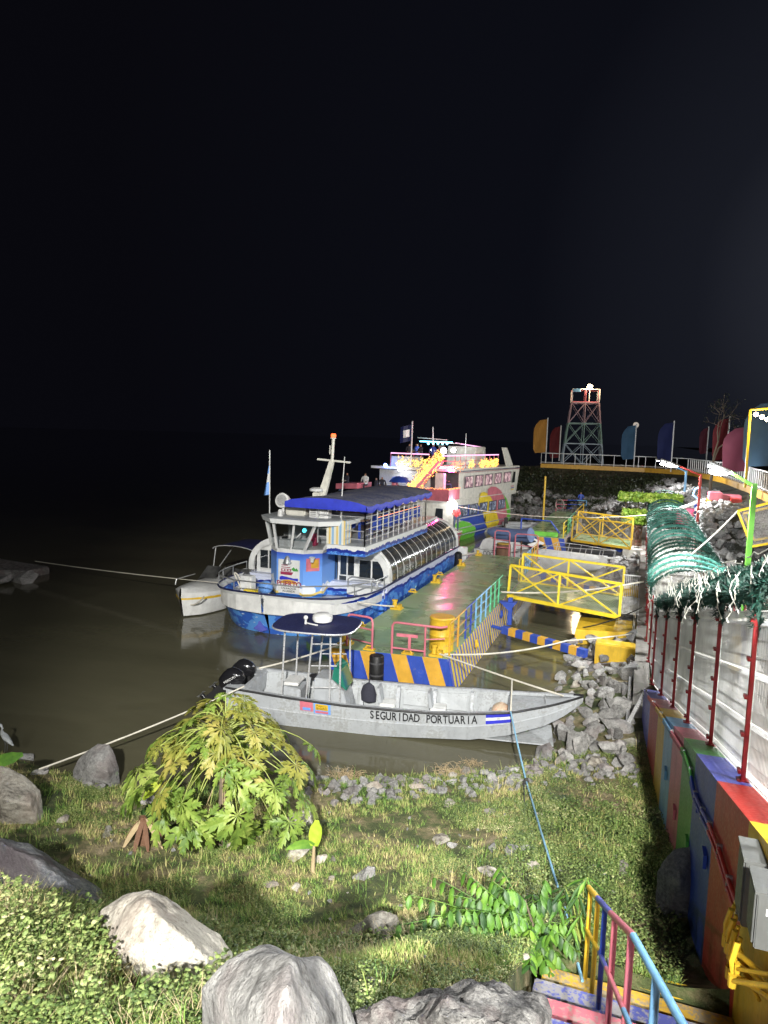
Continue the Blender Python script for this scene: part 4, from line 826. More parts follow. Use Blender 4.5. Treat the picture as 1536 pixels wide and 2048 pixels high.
m.build('grille',M['dgrey'],ac); cc=[(-11.3+.2*math.cos(a),24.213,4.28+.2*math.sin(a)) for a in [k*math.pi/8 for k in range(17)]]; m=MB().tube(cc,.012,5); m.tube([(-11.3+.12*(p[0]+11.3)/.2,24.213,4.28+.12*(p[2]-4.28)/.2) for p in cc],.008,4); m.build('fan_guard',M['grey'],ac)
MB().tube([(-10.85,24.9,3.8),(-10.72,24.9,6.35)],[.03,.012],6).build('whip_antenna',M['white'],eb); MB().tube([(-13.75,24.6,3.8),(-13.78,24.6,6.5)],.024,6).build('flag_pole',M['white'],eb)
for (z0_,z1_,m_) in ((5.9,5.6,'skyb'),(5.6,5.25,'white'),(5.25,4.75,'skyb')):
    w0,w1=itp(z0_,[4.7,5.9],[.28,.03]),itp(z1_,[4.7,5.9],[.28,.03]); MB().loft([[(-13.77,24.6,z0_),(-13.77-w0*.5,24.55,z0_-.02),(-13.77-w0,24.63,z0_-.05)],[(-13.77,24.6,z1_),(-13.77-w1*.5,24.52,z1_-.02),(-13.77-w1,24.65,z1_-.05)]]).build('flag_band',M[m_],eb)
# upper deck railing + canopy
xR=EX1-.4; xL=-12.45
def rail_run(p,q,par,n,zs=(.25,.5,.75,1.05),post=1.7,mat='steel',r=.018):
    p=Vector(p);q=Vector(q)
    for z_ in zs: MB().tube([p+Vector((0,0,z_)),q+Vector((0,0,z_))],r,5).build('deck_rail',M[mat],par,smooth=True)
    for k in range(n+1): a=p.lerp(q,k/n); MB().bar(a,a+Vector((0,0,post)),.04).build('canopy_post',M[mat],par)
rail_run((xR,24.1,3.1),(xR,31.8,3.1),eb,12,(.2,.4,.62,.84,1.08),1.55,'alu'); rail_run((xL,26.0,3.1),(xL,31.8,3.1),eb,8,(.4,.84,1.08),1.55,'alu'); rail_run((xR-1.9,24.1,3.1),(xR,24.1,3.1),eb,2,(.25,.55,1.08),1.55,'alu'); rail_run((xL,31.8,3.1),(xR,31.8,3.1),eb,4,(.4,.84,1.08),1.55,'alu')
rows_=[]
for k in range(41):
    y=lerp(23.7,32.0,k/40.); sc_=.05*abs(math.sin(k*math.pi/5)); r_=[]
    for j in range(11):
        f=j/10; x=lerp(xL-.15,xR+.2,f); edge=min(f,1-f); z_=4.64+.2*math.sin(math.pi*f)**.6-sc_*(.5+.5*math.cos(f*6.28)); r_.append((x,y,z_))
    rows_.append(r_)
MB().loft(rows_).build('canopy_top',M['dust'],eb,smooth=True)
for j_ in (0,-1):
    MB().loft([[r_[j_],(r_[j_][0]+(.03 if j_ else -.03),r_[j_][1],r_[j_][2]-.14),(r_[j_][0],r_[j_][1],r_[j_][2]-.20-.05*abs(math.sin(k*math.pi/5)))] for k,r_ in enumerate(rows_)]).build('canopy_valance',M['bluecv'],eb,smooth=True)
MB().loft([[p,(p[0],p[1]-.03,p[2]-.12-.2*(.5-abs(.5-j/10))),(p[0],p[1],rows_[0][0][2]-.22)] for j,p in enumerate(rows_[0])]).build('canopy_valance',M['bluecv'],eb,smooth=True)

for i,y in enumerate((25.8,27.1,28.4,29.7,31)): 
    MB().box((xR-.9,y,3.85),(.7,.5,.05)).build('table',M['wood'],eb); MB().bar((xR-.9,y,3.1),(xR-.9,y,3.83),.08).build('table_leg',M['blue'],eb)
    for dx in (-.6,.6): MB().box((xR-.9+dx*.9,y+.3,3.5),(.36,.36,.05)).box((xR-.9+dx*.9,y+.48,3.75),(.36,.04,.5)).build('chair',M['blue'],eb)
for i,y in enumerate((26.5,28,29.5,31)): MB().box((xL+.6,y,3.85),(.9,.6,.05)).build('table',M['rust'],eb)
MB().box((-10.65,24.35,3.55),(.75,.6,.9)).build('banner_box',M['strp'],eb)
MB().tube([(-12.3,31.5,4.5),(-9.6,31.5,4.5)],.03).build('light_tube',M['ledora'],eb); MB().tube([(-9.7,26,3.98),(-9.7,31.5,3.98)],.012).build('light_tube',M['ledora'],eb)
MB().lathe((EX1+.32,35.6,.3),[(.12,0),(.2,.1),(.2,.9),(.1,1.0)],12).build('stern_fender',M['black'],eb,smooth=True)
MB().box((EX1+.2,37.0,.7),(.5,.4,1.3)).build('stern_box',M['white'],eb,bevel=.04)
# ================================================================== white bow-rider with bimini
wb=thing('cabin_boat','small white motorboat with dark blue bimini behind the excursion boat','boat',(-16.25,25.3,0),rz=R(-2))
rows=[]
for i in range(13):
    f=i/12; y=-2.9+6.4*f; b=1.15*math.sqrt(max(.002,1-(1-min(1,f*1.9))**2.2)); zt=.98-.18*f; zk=lerp(.25,-.3,min(1,f*3))
    rows.append([(-b,y,zt),(-b*.96,y,zt-.2),(-b*.72,y+.15,.05),(0,y+.2,zk),(b*.72,y+.15,.05),(b*.96,y,zt-.2),(b,y,zt)])
MB().loft(rows).build('hull',M['white'],wb,world=False,smooth=True)
MB().loft([[(r_[0][0],r_[0][1],r_[0][2]),(r_[0][0]*.6,r_[0][1]+.03,r_[0][2]+.13),(0,r_[0][1]+.03,r_[0][2]+.2),(-r_[0][0]*.6,r_[0][1]+.03,r_[0][2]+.13),(-r_[0][0],r_[0][1],r_[0][2])] for r_ in rows[:7]]).build('foredeck',M['white'],wb,world=False,smooth=True)
MB().box((0,2.2,.45),(1.9,2.8,.1)).build('cockpit_floor',M['grey'],wb,world=False); 
for s_ in (-1,1):
    MB().prism([(s_*1.12,-.3,.95),(s_*1.12,.7,.9),(s_*.95,.45,1.45),(s_*.75,.05,1.5)],(.02,0,0)).build('side_screen',M['tint'],wb,world=False)
    MB().tube([(s_*1.1,-1.8,.98),(s_*1.1,-1.75,1.2),(s_*1.12,-.5,1.2)],.018,6).build('grab_rail',M['alu'],wb,world=False,smooth=True)
    MB().prism([(s_*.08,-.55,1.12),(s_*.95,-.45,1.05),(s_*.85,.0,1.5),(s_*.08,-.1,1.55)],(0,.02,0)).build('windscreen',M['tint'],wb,world=False)
    MB().tube([(s_*1.05,.6,.9),(s_*1.0,.8,2.2)],.02,6).build('bimini_pole',M['alu'],wb,world=False); MB().tube([(s_*1.05,.6,.9),(s_*1.0,2.4,2.2)],.02,6).build('bimini_pole',M['alu'],wb,world=False)
    MB().box((s_*.6,1.6,.7),(.5,.5,.5)).build('seat',M['maroon'],wb,world=False,bevel=.05)
rb=[[(1.05*math.cos(math.pi*k/8)*-1,y,2.15+.2*math.sin(math.pi*k/8)) for k in range(9)] for y in (.6,1.2,2,2.6)]
MB().loft(rb).build('bimini',M['navy'],wb,world=False,smooth=True); MB().tube([(p[0]*.99,p[1]+.02,p[2]-.02) for p in rb[0]],.02,6).build('bimini_bow',M['alu'],wb,world=False)
MB().loft([[(r_[1][0]*1.005,r_[1][1],r_[1][2]+.02),(r_[1][0]*.99,r_[1][1],r_[1][2]-.07)] for r_ in rows]).build('stripe',M['yellow'],wb,world=False)
MB().loft([[(-r_[1][0]*1.005,r_[1][1],r_[1][2]+.02),(-r_[1][0]*.99,r_[1][1],r_[1][2]-.07)] for r_ in rows]).build('stripe',M['yellow'],wb,world=False)
MB().lathe((.0,3.5,.3),[(.2,0),(.28,.5),(.2,.8)],10).build('outboard',M['black'],wb,world=False,smooth=True)
# ================================================================== white speedboat between the docks
sb=thing('speedboat','white speedboat with bow rail moored beyond the near gangway','boat',(-6.2,40.6,0),rz=R(-14))
rows=[]
for i in range(15):
    f=i/14; x=-2.6+7.4*f; b=1.1*math.sqrt(max(.002,1-max(0,(f-.35)/.65)**2.2)); zt=.80+.12*f; zk=lerp(-.3,.45,max(0,(f-.6)/.4)**2)
    rows.append([(x,-b,zt),(x,-b*.95,zt-.15),(x-.1,-b*.7,.1+.3*f*f),(x-.15,0,zk),(x-.1,b*.7,.1+.3*f*f),(x,b*.95,zt-.15),(x,b,zt)])
hb=MB().loft(rows); hb.add(rows[0],[tuple(range(7))]); hb.build('hull',M['white'],sb,world=False,smooth=True)
MB().loft([[(r_[0][0],r_[0][1],r_[0][2]),(r_[0][0],r_[0][1]*.6,r_[0][2]+.14),(r_[0][0],0,r_[0][2]+.2),(r_[0][0],-r_[0][1]*.6,r_[0][2]+.14),(r_[0][0],-r_[0][1],r_[0][2])] for r_ in rows[5:]]).build('foredeck',M['white'],sb,world=False,smooth=True)
MB().prism([(4.5,-.15,.98),(5.4,-.12,1.0),(5.4,.12,1.0),(4.5,.15,.98)],(0,0,.07)).build('bow_sprit',M['white'],sb,world=False,bevel=.02)
MB().prism([(-2.4,-1,.8),(-.3,-1,.85),(.8,-.6,1.2),(-.2,-.6,1.55),(-2.2,-.8,1.4)],(0,2,0)).build('cabin',M['white'],sb,world=False,bevel=.08)
MB().prism([(-.1,-.85,1.55),(1.0,-.85,1.05),(1.0,.85,1.05),(-.1,.85,1.55)],(0,0,.02)).build('windscreen',M['dglass'],sb,world=False)
for s_ in (-1,1):
    pts=[(lerp(1,5.2,k/6),s_*itp(k,[0,3,6],[.95,.75,.1]),1.45-.1*(k==0)*4) for k in range(7)]; MB().tube(pts,.02,6).build('bow_rail',M['alu'],sb,world=False,smooth=True)
    for k in range(1,7): p=pts[k]; MB().tube([p,(p[0]-.1,p[1]*1.02,.9)],.016,5).build('stanchion',M['alu'],sb,world=False)
text('COCIBOLCA',.34,M['letter'],(-1.15,-1.09,.62),(1,0,0),(0,0,1),sb,'boat_name',world=False,sx=.9)
# grey-blue rolled awning
m=MB(); a=PY(978,1062,40.5);b=PY(1062,1070,39.5); pts=[a.lerp(b,k/8)+Vector((0,0,-.12*math.sin(k/8*math.pi))) for k in range(9)]
m.tube(pts,[.2,.30,.36,.38,.38,.37,.36,.38,.42],12); tag(m.build('rolled_awning',M['slate'],smooth=True),'slate blue rolled canvas awning slung above the far pontoon end','awning')
t=thing('awning_frame','dark pole frame carrying the rolled blue awning','frame',(-6.6,40.5,0)); MB().tube([a+Vector((.3,0,-.2)),Vector((a.x+.3,a.y,0))],.04).build('pole',M['rust'],t); MB().tube([b+Vector((-.5,0,-.2)),Vector((b.x-.5,b.y,0))],.04).build('pole',M['rust'],t)
# fuel drum stack, yellow barrel near ladder
t=thing('drum','rusty yellow drum standing behind the pink hoop ladder','drum',(-6.95,38.4,.4)); MB().lathe((-6.95,38.4,.3),[(.4,0),(.4,1.15),(.36,1.2)],16).build('shell',M['rust'],t,smooth=True)
MB().lathe((-6.95,38.4,1.5),[(.36,0),(.36,.02)],16).build('lid',M['yellow'],t)
# dinghies on far side
def dinghy(x,y,rz,L_,label,mat='grey'):
    t=thing('dinghy',label,'boat',(x,y,0),rz=rz); pts=[]
    for k in range(17):
        a=math.pi*k/16-math.pi/2; 
        pts.append((L_*.5+.35*L_*math.cos(a) if True else 0,.75*math.sin(a),.32+.12*math.cos(a)))
    pts=[(-L_*.5,-.75,.3)]+pts+[(-L_*.5,.75,.3)]
    MB().tube(pts,.23,8).build('tube',M[mat],t,world=False,smooth=True); MB().box((0,0,.15),(L_,1.2,.06)).build('floor',M['dgrey'],t,world=False)
    MB().box((-L_*.45,0,.6),(.3,.3,.7)).build('outboard',M['black'],t,world=False,bevel=.05); MB().box((.2,0,.5),(.2,1.2,.06)).build('thwart',M['greyl'],t,world=False)
dinghy(-8.6,57,R(20),3.6,'grey inflatable dinghy moored ahead of the ferry bow'); dinghy(-2.9,46.8,R(-20),3.2,'dark inflatable dinghy beneath the far gangway','dgrey'); dinghy(-2.8,51,R(-10),3.4,'grey inflatable dinghy behind the far gangway','grey')
# motor skiff alongside saloon
t=thing('raft_float','low grey float lying between the excursion boat and the pontoon','float',(-8.6,37.9,0)); MB().box((-8.9,38.9,.3),(1.3,2.6,.5)).build('float_deck',M['greyl'],t,bevel=.05); MB().tube([(-9.2,38,.55),(-8.2,39.8,.6)],.04).build('pole',M['white'],t)
# ================================================================== people
def person_mesh(name,seated,shirt,legs,arm=0.):
    me=bpy.data.meshes.new(name); hz=.95
    J=[(0,0,hz),(0,0,1.2),(0,0,1.42),(0,0,1.52),(0,-.01,1.66)]; E_=[(0,1),(1,2),(2,3),(3,4)]; Rr=[.15,.14,.13,.055,.10]
    for s in (-1,1):
        k=len(J)
        if seated: J+=[(s*.1,0,hz-.03),(s*.12,-.42,hz-.02),(s*.12,-.44,hz-.42),(s*.12,-.56,hz-.46)]
        else: J+=[(s*.1,0,hz-.08),(s*.12,-.02,.5),(s*.13,.02,.09),(s*.14,-.13,.05)]
        E_+=[(0,k),(k,k+1),(k+1,k+2),(k+2,k+3)]; Rr+=[.10,.075,.05,.045]
        k=len(J)
        if seated or arm: J+=[(s*.2,0,1.4),(s*.25,-.08,1.14),(s*.16,-.32,1.12)]
        else: J+=[(s*.2,0,1.4),(s*.26,.02,1.13),(s*.27,-.06,.88)]
        E_+=[(2,k),(k,k+1),(k+1,k+2)]; Rr+=[.065,.05,.04]
    me.from_pydata(J,E_,[]); o=bpy.data.objects.new('t',me); col.objects.link(o)
    mod=o.modifiers.new('s','SKIN'); 
    for i,r in enumerate(Rr): me.skin_vertices[0].data[i].radius=(r,r*.85)
    me.skin_vertices[0].data[0].use_root=True
    sd=o.modifiers.new('d','SUBSURF'); sd.levels=1
    dg=bpy.context.evaluated_depsgraph_get(); m2=bpy.data.meshes.new_from_object(o.evaluated_get(dg)); bpy.data.objects.remove(o)
    m2.name=name; m2.materials.clear()
    for m in (M['skin'],shirt,legs,M['dark']): m2.materials.append(m)
    for p in m2.polygons:
        c=p.center; p.material_index= 0 if c.z>1.50 else (1 if c.z>hz+.02 and not (c.y<-.26 and abs(c.x)<.3) and not(c.z<.95) else (0 if (c.z>hz+.05) else 2))
        if c.z>1.68: p.material_index=3
        p.use_smooth=True
    return m2
PM={}
for nm,se,sh,lg in (('standred',0,'redcloth','jean'),('standblue',0,'blue','dark'),('seatdark',1,'dark','jean'),('seatwhite',1,'white','dark'),('seatpink',1,'pink','jean'),('standdark',0,'dark','dark')): PM[nm]=person_mesh(nm,se,M[sh],M[lg],1)
def person(kind,loc,rz,label,group=None):
    o=bpy.data.objects.new('person',PM[kind]); col.objects.link(o); o.location=loc; o.rotation_euler=(0,0,rz); return tag(o,label,'person',group)
# ================================================================== ferry
FC=Vector((-11.8,46.0,0)); FB=Vector((-10.05,60.4,0)); fa=(FB-FC).normalized(); fn=Vector((-fa.y,fa.x,0)); FL=14.9
ff=thing('ferry','big white ferry with bright pink, green, blue and yellow painted side','ferry',FC+fn*3+fa*7)
def W(s,w,z): return FC+fa*s+fn*w+Vector((0,0,z))
FWD=6.0
rows=[]
for i in range(22):
    s=itp(i,[0,14,21],[0,13.2,17.5]); k=max(0,(s-12.6)/4.9); b0=k**1.7*FWD*.5*.92; 
    rows.append([W(s,b0*.9+.55+k*.6,-.4),W(s,b0+.18*(1-k)+.3*k,.30),W(s,b0,.62),W(s,b0*.9,3.0-.02*s),W(s,b0*.9+.02,3.02-.02*s)] )
rl_=[[W(0,0,0)+(p-W(0,0,0))-fn*2*((p-FC).dot(fn)-FWD/2) for p in r_] for r_ in rows]
MB().loft(rows).build('hull_side',M['cream'],ff,smooth=True); MB().loft(rl_).build('hull_side',M['cream'],ff,smooth=True)
MB().prism([W(0,0,3),W(12.6,0,2.75),W(17.3,FWD/2,2.7),W(12.6,FWD,2.75),W(0,FWD,3)],(0,0,-.05)).build('main_deck',M['white'],ff)
# transom with recess
MB().prism([W(-.02,.6,-.4),W(-.02,FWD-.6,-.4),W(-.02,FWD,1.1),W(-.02,0,1.1)],fa*.06).build('transom',M['pink'],ff)
MB().prism([W(-.01,0,1.1),W(-.01,FWD,1.1),W(-.01,FWD,2.95),W(-.01,0,2.95)],fa*.06).build('transom_wall',M['cream'],ff)
MB().prism([W(-.04,.75,1.6),W(-.04,1.35,1.6),W(-.04,1.25,2.4),W(-.04,.75,2.4)],fa*.02).build('stern_window',M['dglass'],ff)
MB().prism([W(-1.0,0.05,2.93),W(0,0.05,2.93),W(0,FWD-.05,2.93),W(-1.0,FWD-.05,2.93)],(0,0,.06)).build('stern_platform',M['white'],ff)
MB().prism([W(-1.0,.0,3.0),W(-1.0,3.0,3.0),W(-1.0,3.0,3.75),W(-1.0,.0,3.75)],fa*.05).build('bulwark',M['pink'],ff); MB().prism([W(-1.0,0,3.0),W(1.0,0,3.0),W(1.0,0,3.75),W(-1.0,0,3.75)],fn*.05).build('bulwark',M['pink'],ff)
# rub strakes
for z_,s1 in ((1.02,13.2),(.55,13.0),(3.02,14.8),(1.72,13.6)): MB().bar(W(0,-.03,z_),W(s1,-.03,z_-(0.3 if z_<3 else .28)),.05,.06).build('rub_strake',M['cream'] if z_>1.2 else M['grey'],ff)
# coloured shapes on the side: flat paint on the plate
def S(px,py,w_=0.):
    r=ray(px,py); o=FC+fn*w_; t=(o.x*fn.x+o.y*fn.y)/(r.x*fn.x+r.y*fn.y); p=r*t+Vector((0,0,H)); return ((p-o).dot(fa),p.z)
def q2(x,y): return S(720+x/4.267,840+y/4.267)
def shape(pts,mat,o=.012):
    pl=[q2(*p) for p in pts]; pl=[(max(.0,s),max(-.05,z)) for s,z in pl]
    # follow the hull: inset below the chine
    def dep(z): return -o if z>.62 else lerp(.18,0,(z-.30)/.32)-o if z>.3 else lerp(.55,.18,(z+.4)/.7)-o
    bm=bmesh.new(); vs=[bm.verts.new((s,z,0)) for s,z in pl]; 
    try: f=bm.faces.new(vs)
    except Exception: return
    bmesh.ops.triangulate(bm,faces=bm.faces)
    for zz in (.62,.3):
        bmesh.ops.bisect_plane(bm,geom=bm.verts[:]+bm.edges[:]+bm.faces[:],plane_co=(0,zz,0),plane_no=(0,1,0))
    for ss in (12.0,12.8,13.4,13.9,14.4):
        bmesh.ops.bisect_plane(bm,geom=bm.verts[:]+bm.edges[:]+bm.faces[:],plane_co=(ss,0,0),plane_no=(1,0,0))
    m=MB(); idx={v:i for i,v in enumerate(bm.verts)}
    P_=[]
    for v in bm.verts:
        s,z=v.co.x,v.co.y; k=max(0,(s-12.6)/4.9); P_.append(W(s,dep(z)+k**1.7*FWD*.5*.9,z))
    m.add(P_,[tuple(idx[v] for v in f.verts) for f in bm.faces]); bm.free(); m.build('painted_shape',M[mat],ff)
shape([(780,925),(870,955),(885,1055),(740,1065),(700,1060),(780,1000)],'pink')
shape([(800,905),(830,870),(880,860),(940,880),(985,920),(1003,975),(1006,1045),(885,1056),(872,985),(850,945)],'lgreen')
shape([(835,730),(1005,712),(1012,720),(1048,800),(1070,890),(1095,905),(1092,1010),(1008,1035),(1003,960),(980,910),(930,870),(870,858),(860,860),(840,835)],'blue',.014)
shape([(1008,718),(1015,660),(1030,622),(1055,612),(1085,625),(1110,650),(1130,690),(1150,740),(1165,790),(1190,885),(1172,920),(1100,922),(1072,895),(1048,800)],'yelb',.016)
shape([(1088,650),(1090,590),(1120,568),(1160,570),(1200,600),(1222,640),(1240,690),(1252,780),(1250,885),(1190,905),(1188,870),(1165,790),(1130,690),(1110,650)],'pink',.018)
shape([(1222,632),(1250,670),(1270,730),(1290,800),(1328,825),(1318,880),(1250,912),(1250,780),(1240,690)],'lgreen',.014)
for k,c in enumerate(('pink','blue','yelb')):
    MB().prism([W(12.9,.0-.012,3.35-.14*k),W(14.6,.12,3.35-.14*k),W(14.6,.12,3.27-.14*k),W(12.9,-.012,3.27-.14*k)],fn*.01).build('bow_stripe',M[c],ff)
# upper cabin
MB().prism([W(1.0,.06,2.95),W(14.4,.06,2.6),W(15.2,.06,4.75),W(1.0,.06,4.9)],fn*.08).build('cabin_side',M['cream'],ff); MB().prism([W(1.0,FWD-.06,2.95),W(14.4,FWD-.06,2.6),W(15.2,FWD-.06,4.75),W(1.0,FWD-.06,4.9)],fn*-.08).build('cabin_side',M['cream'],ff)
MB().prism([W(14.4,.06,2.6),W(14.4,FWD-.06,2.6),W(15.2,FWD-.06,4.75),W(15.2,.06,4.75)],fa*.06).build('cabin_front',M['cream'],ff)
MB().prism([W(1.0,.1,2.95),W(1.0,FWD-.1,2.95),W(1.0,FWD-.1,4.9),W(1.0,.1,4.9)],fa*.06).build('cabin_back',M['dgrey'],ff)
MB().prism([W(-.4,-.12,4.92),W(14.6,-.12,4.82),W(15.6,.4,4.8),W(15.6,FWD-.4,4.8),W(14.6,FWD+.12,4.82),W(-.4,FWD+.12,4.92)],(0,0,.16)).build('cabin_roof',M['cream'],ff); MB().bar(W(0,-.13,4.93),W(14.8,-.13,4.83),.02,.05).build('trim_line',M['navy'],ff); MB().bar(W(0,-.13,4.84),W(14.8,-.13,4.74),.02,.03).build('trim_line',M['maroon'],ff)
def fwin(s,z,w_,h,mat,sk=.06,tone=None):
    p=[W(s,-.03+.06,z),W(s+w_,-.03+.06,z),W(s+w_+sk,-.03+.06,z+h),W(s+sk,-.03+.06,z+h)]
    g=MB().prism([x-fn*.07 for x in p],fn*.01).build('window',mat,ff); m=MB(); 
    for a,b in zip(p,p[1:]+p[:1]): m.bar(a-fn*.075,b-fn*.075,.05)
    m.bar((p[0]+p[1])/2-fn*.075,(p[2]+p[3])/2-fn*.075,.03); m.build('frame',M['dgrey'],g)
for s in (1.8,3.95,6.1,8.35,10.7): fwin(s,3.72,1.6 if s<10 else 1.75,.80,M['litwin'])
for s in (1.0,3.05,5.2,7.35,9.6): fwin(s-.1,1.82-.03*s*.6,1.65,.72,M['litwin2'])
MB().prism([W(13.0,-.0,3.6),W(13.7,.0,3.6),W(13.9,0,4.5),W(13.4,0,4.5)],fn*-.02).build('bow_window',M['dglass'],ff); MB().prism([W(13.4,-.0,1.6),W(13.8,.02,1.6),W(13.8,.02,2.5),W(13.5,0,2.5)],fn*-.02).build('bow_window',M['dglass'],ff)
text('4',.9,M['letter'],W(6.4,-.06,1.1),fa,(0,0,1),ff,'hull_number')
# top deck rails with led strips
for nm,p,q,mat in (('led_rail',W(-2.0,.1,6.0),W(9.4,.1,5.95),'ledpink'),('led_rail',W(0,4.8,6.0),W(0,1.9,6.0),'ledpink'),('led_rail',W(8.6,3.4,6.75),W(14.2,3.0,6.4),'ledpink'),('led_rail',W(2.2,3.6,6.85),W(8.4,3.6,6.8),'ledcyan')):
    MB().tube([p,q],.045,6).build(nm,M[mat],ff)
for k in range(10): s=.2+k*1.02; MB().bar(W(s,.1,5.05),W(s,.1,5.95),.04).build('rail_post',M['pink'],ff)
for k in range(6): MB().bar(W(0,1.9+.58*k,5.05),W(0,1.9+.58*k,6),.04).build('rail_post',M['pink'],ff)
for z_ in (5.3,5.6): MB().tube([W(0,.1,z_),W(9.4,.1,z_)],.02,5).build('top_rail',M['pink'],ff)
for z_ in (5.3,5.6): MB().tube([W(0,.1,z_),W(0,4.8,z_)],.02,5).build('top_rail',M['pink'],ff)
MB().prism([W(12.2,.2,5.0),W(13.8,.2,5.0),W(11.9,.2,6.5),W(10.9,.2,6.5)],fn*.15).build('wing_panel',M['cream'],ff); MB().prism([W(12.2,FWD-.3,5.0),W(13.8,FWD-.3,5.0),W(11.9,FWD-.3,6.5),W(10.9,FWD-.3,6.5)],fn*.15).build('wing_panel',M['cream'],ff)
MB().prism([W(8.8,1.8,5.0),W(11.5,1.8,5.0),W(11.2,1.8,6.5),W(9.0,1.8,6.5)],fn*2.4).build('pilot_house',M['cream'],ff,bevel=.04)
MB().tube([W(3.4,3,5),W(3.2,3,6.4),W(3.0,3,7.9)],[.08,.07,.04],6).build('mast',M['white'],ff); MB().bar(W(3.1,1.9,7.0),W(3.1,4.2,7.1),.06).build('crosstree',M['white'],ff); MB().bar(W(4,1.2,6.75),W(4,2.9,6.78),.05).build('crosstree',M['cream'],ff); MB().tube([W(5,1.2,5),W(5,1.2,7.5)],.025,5).build('antenna',M['white'],ff)
fp=W(-.2,3.15,5.0); MB().tube([fp,fp+Vector((0,0,3.2))],.05,6).build('flag_pole',M['white'],ff)
MB().loft([[fp+Vector((-x,0.06*math.sin(x*9),z-.25*x)) for x in (0,.3,.6,.85)] for z in (3.0,2.4,1.9)]).build('flag',M['navy'],ff); MB().loft([[fp+Vector((-x,-.03+0.06*math.sin(x*9),z-.25*x)) for x in (.15,.4,.6)] for z in (2.7,2.2)]).build('flag_emblem',M['white'],ff)
# stern upper house and stairs
MB().prism([W(.3,1.9,3.0),W(.3,FWD-.2,3.0),W(.3,FWD-.2,4.85),W(.3,1.9,4.85)],fa*.08).build('stern_bulkhead',M['greyl'],ff)
MB().prism([W(-.1,2.3,5.0),W(-.1,4.7,5.0),W(-.1,4.7,5.8),W(-.1,2.3,5.8)],fa*.04).build('dodger',M['grey'],ff)
sp,sq=W(-1.4,2.7,3.0),W(-.3,.9,5.6)
for o in (-.35,.35): MB().bar(sp+fa*o,sq+fa*o,.07,.16).build('stair_stringer',M['pink'],ff); MB().bar(sp+fa*o+Vector((0,0,.85)),sq+fa*o+Vector((0,0,.85)),.05).build('stair_rail',M['pink'],ff)
for k in range(10): c=sp.lerp(sq,(k+.5)/10); MB().box(c,(.18,.7,.03)).build('stair_tread',M['cream'],ff)
MB().prism([W(-.6,0.55,3.75),W(-.6,1.15,3.75),W(-.6,1.15,4.8),W(-.6,.55,4.8)],fa*.4).build('ac_cabinet',M['white'],ff)
MB().prism([W(-4.0,5.2,3.7),W(-4,6.8,3.6),W(-2.0,6.8,3.6),W(-2.0,5.2,3.7)],(0,0,.35)).build('stern_counter',M['pink'],ff)
MB().prism([W(-4.2,2.2,2.85),W(-4.2,FWD+.6,2.85),W(-1,FWD+.6,2.85),W(-1,2.2,2.85)],(0,0,.1)).build('stern_platform',M['cream'],ff)
# fairy lights: clusters of tiny bulbs
random.seed(11)
def bulbs(pts,n,spread,mat,label,r=.035,drop=.0):
    m=MB()
    for k in range(n):
        f=random.random()*(len(pts)-1); i=int(f); p=Vector(pts[i]).lerp(Vector(pts[i+1]),f-i); p=p+Vector([random.gauss(0,spread) for _ in range(3)])-Vector((0,0,random.random()*drop)); 
        m.add([p+Vector(v)*r for v in ((1,0,0),(-1,0,0),(0,1,0),(0,-1,0),(0,0,1),(0,0,-1))],[(0,2,4),(2,1,4),(1,3,4),(3,0,4),(2,0,5),(1,2,5),(3,1,5),(0,3,5)])
    o=tag(m.build('fairy_lights',M[mat]),label,'fairy lights'); o['kind']='stuff'; return o
bulbs([sp+fa*.35+Vector((0,0,.9)),sq+fa*.35+Vector((0,0,.5))],330,.10,'ledyel','yellow fairy lights along the right stair rail of the ferry',.042,.3)
bulbs([sp-fa*.35+Vector((0,0,.8)),sq-fa*.35+Vector((0,0,.8))],300,.10,'ledyel','yellow fairy lights along the left stair rail of the ferry',.042,.4)
bulbs([sp,sq],130,.14,'ledyel','yellow fairy lights over the ferry stair treads',.035)
bulbs([W(-.05,4.3,5.75),W(-.05,1.9,5.7)],330,.08,'ledyel','yellow fairy light garland on the stern end of the upper rail',.045,.65)
bulbs([W(5.2,.1,5.6),W(9.2,.1,5.6)],280,.07,'ledyel','yellow fairy light garland on the forward upper rail',.045,.5); bulbs([W(3.0,.1,5.6),W(3.8,.1,5.6)],60,.07,'ledyel','small bunch of yellow fairy lights midway along the upper rail',.045,.45)
bulbs([W(-.6,0,5.5),W(1.8,.1,5.5)],140,.12,'ledora','orange fairy lights at the head of the ferry stairs',.03,.5)
bulbs([W(-1.05,.0,3.8),W(-1.0,2.9,3.8)],60,.03,'ledora','orange fairy lights along the pink bulwark',.03); bulbs([W(-1.05,.0,3.8),W(.9,-.02,3.8)],60,.03,'ledora','orange fairy lights along the pink side bulwark',.03)
def litball(p,r,mat,label,power=0,color=(1,1,1)):
    tag(MB().ball(p,r,10).build('deck_lamp',M[mat],smooth=True),label,'lamp')
    if power: lamp('lamp_light',p+Vector((.25,-.35,.05)),power,color,.1)
litball(W(-.3,.25,5.05),.16,'ledmag','magenta lamp at the upper stern corner of the ferry',130,(1,.05,.3)); litball(W(-.3,-.15,2.75),.20,'ledwhite','white lamp over the man standing at the ferry corner',60,COOL); litball(W(-.3,3.9,4.95),.18,'ledwhite','white lamp under the ferry upper stern deck',22,COOL)
litball(W(-.5,4.95,5.15),.13,'ledblue','blue lamp at the far stern corner of the ferry',20,(.2,.3,1)); litball(W(4.2,2.6,6.2),.22,'ledwhite','largest white lamp beneath the ferry mast',40,COOL); litball(W(5.4,2.3,6.25),.18,'ledwhite','white lamp just forward of the ferry mast',25,COOL); litball(W(2.9,2.9,6.25),.14,'ledwhite','white lamp just aft of the ferry mast')
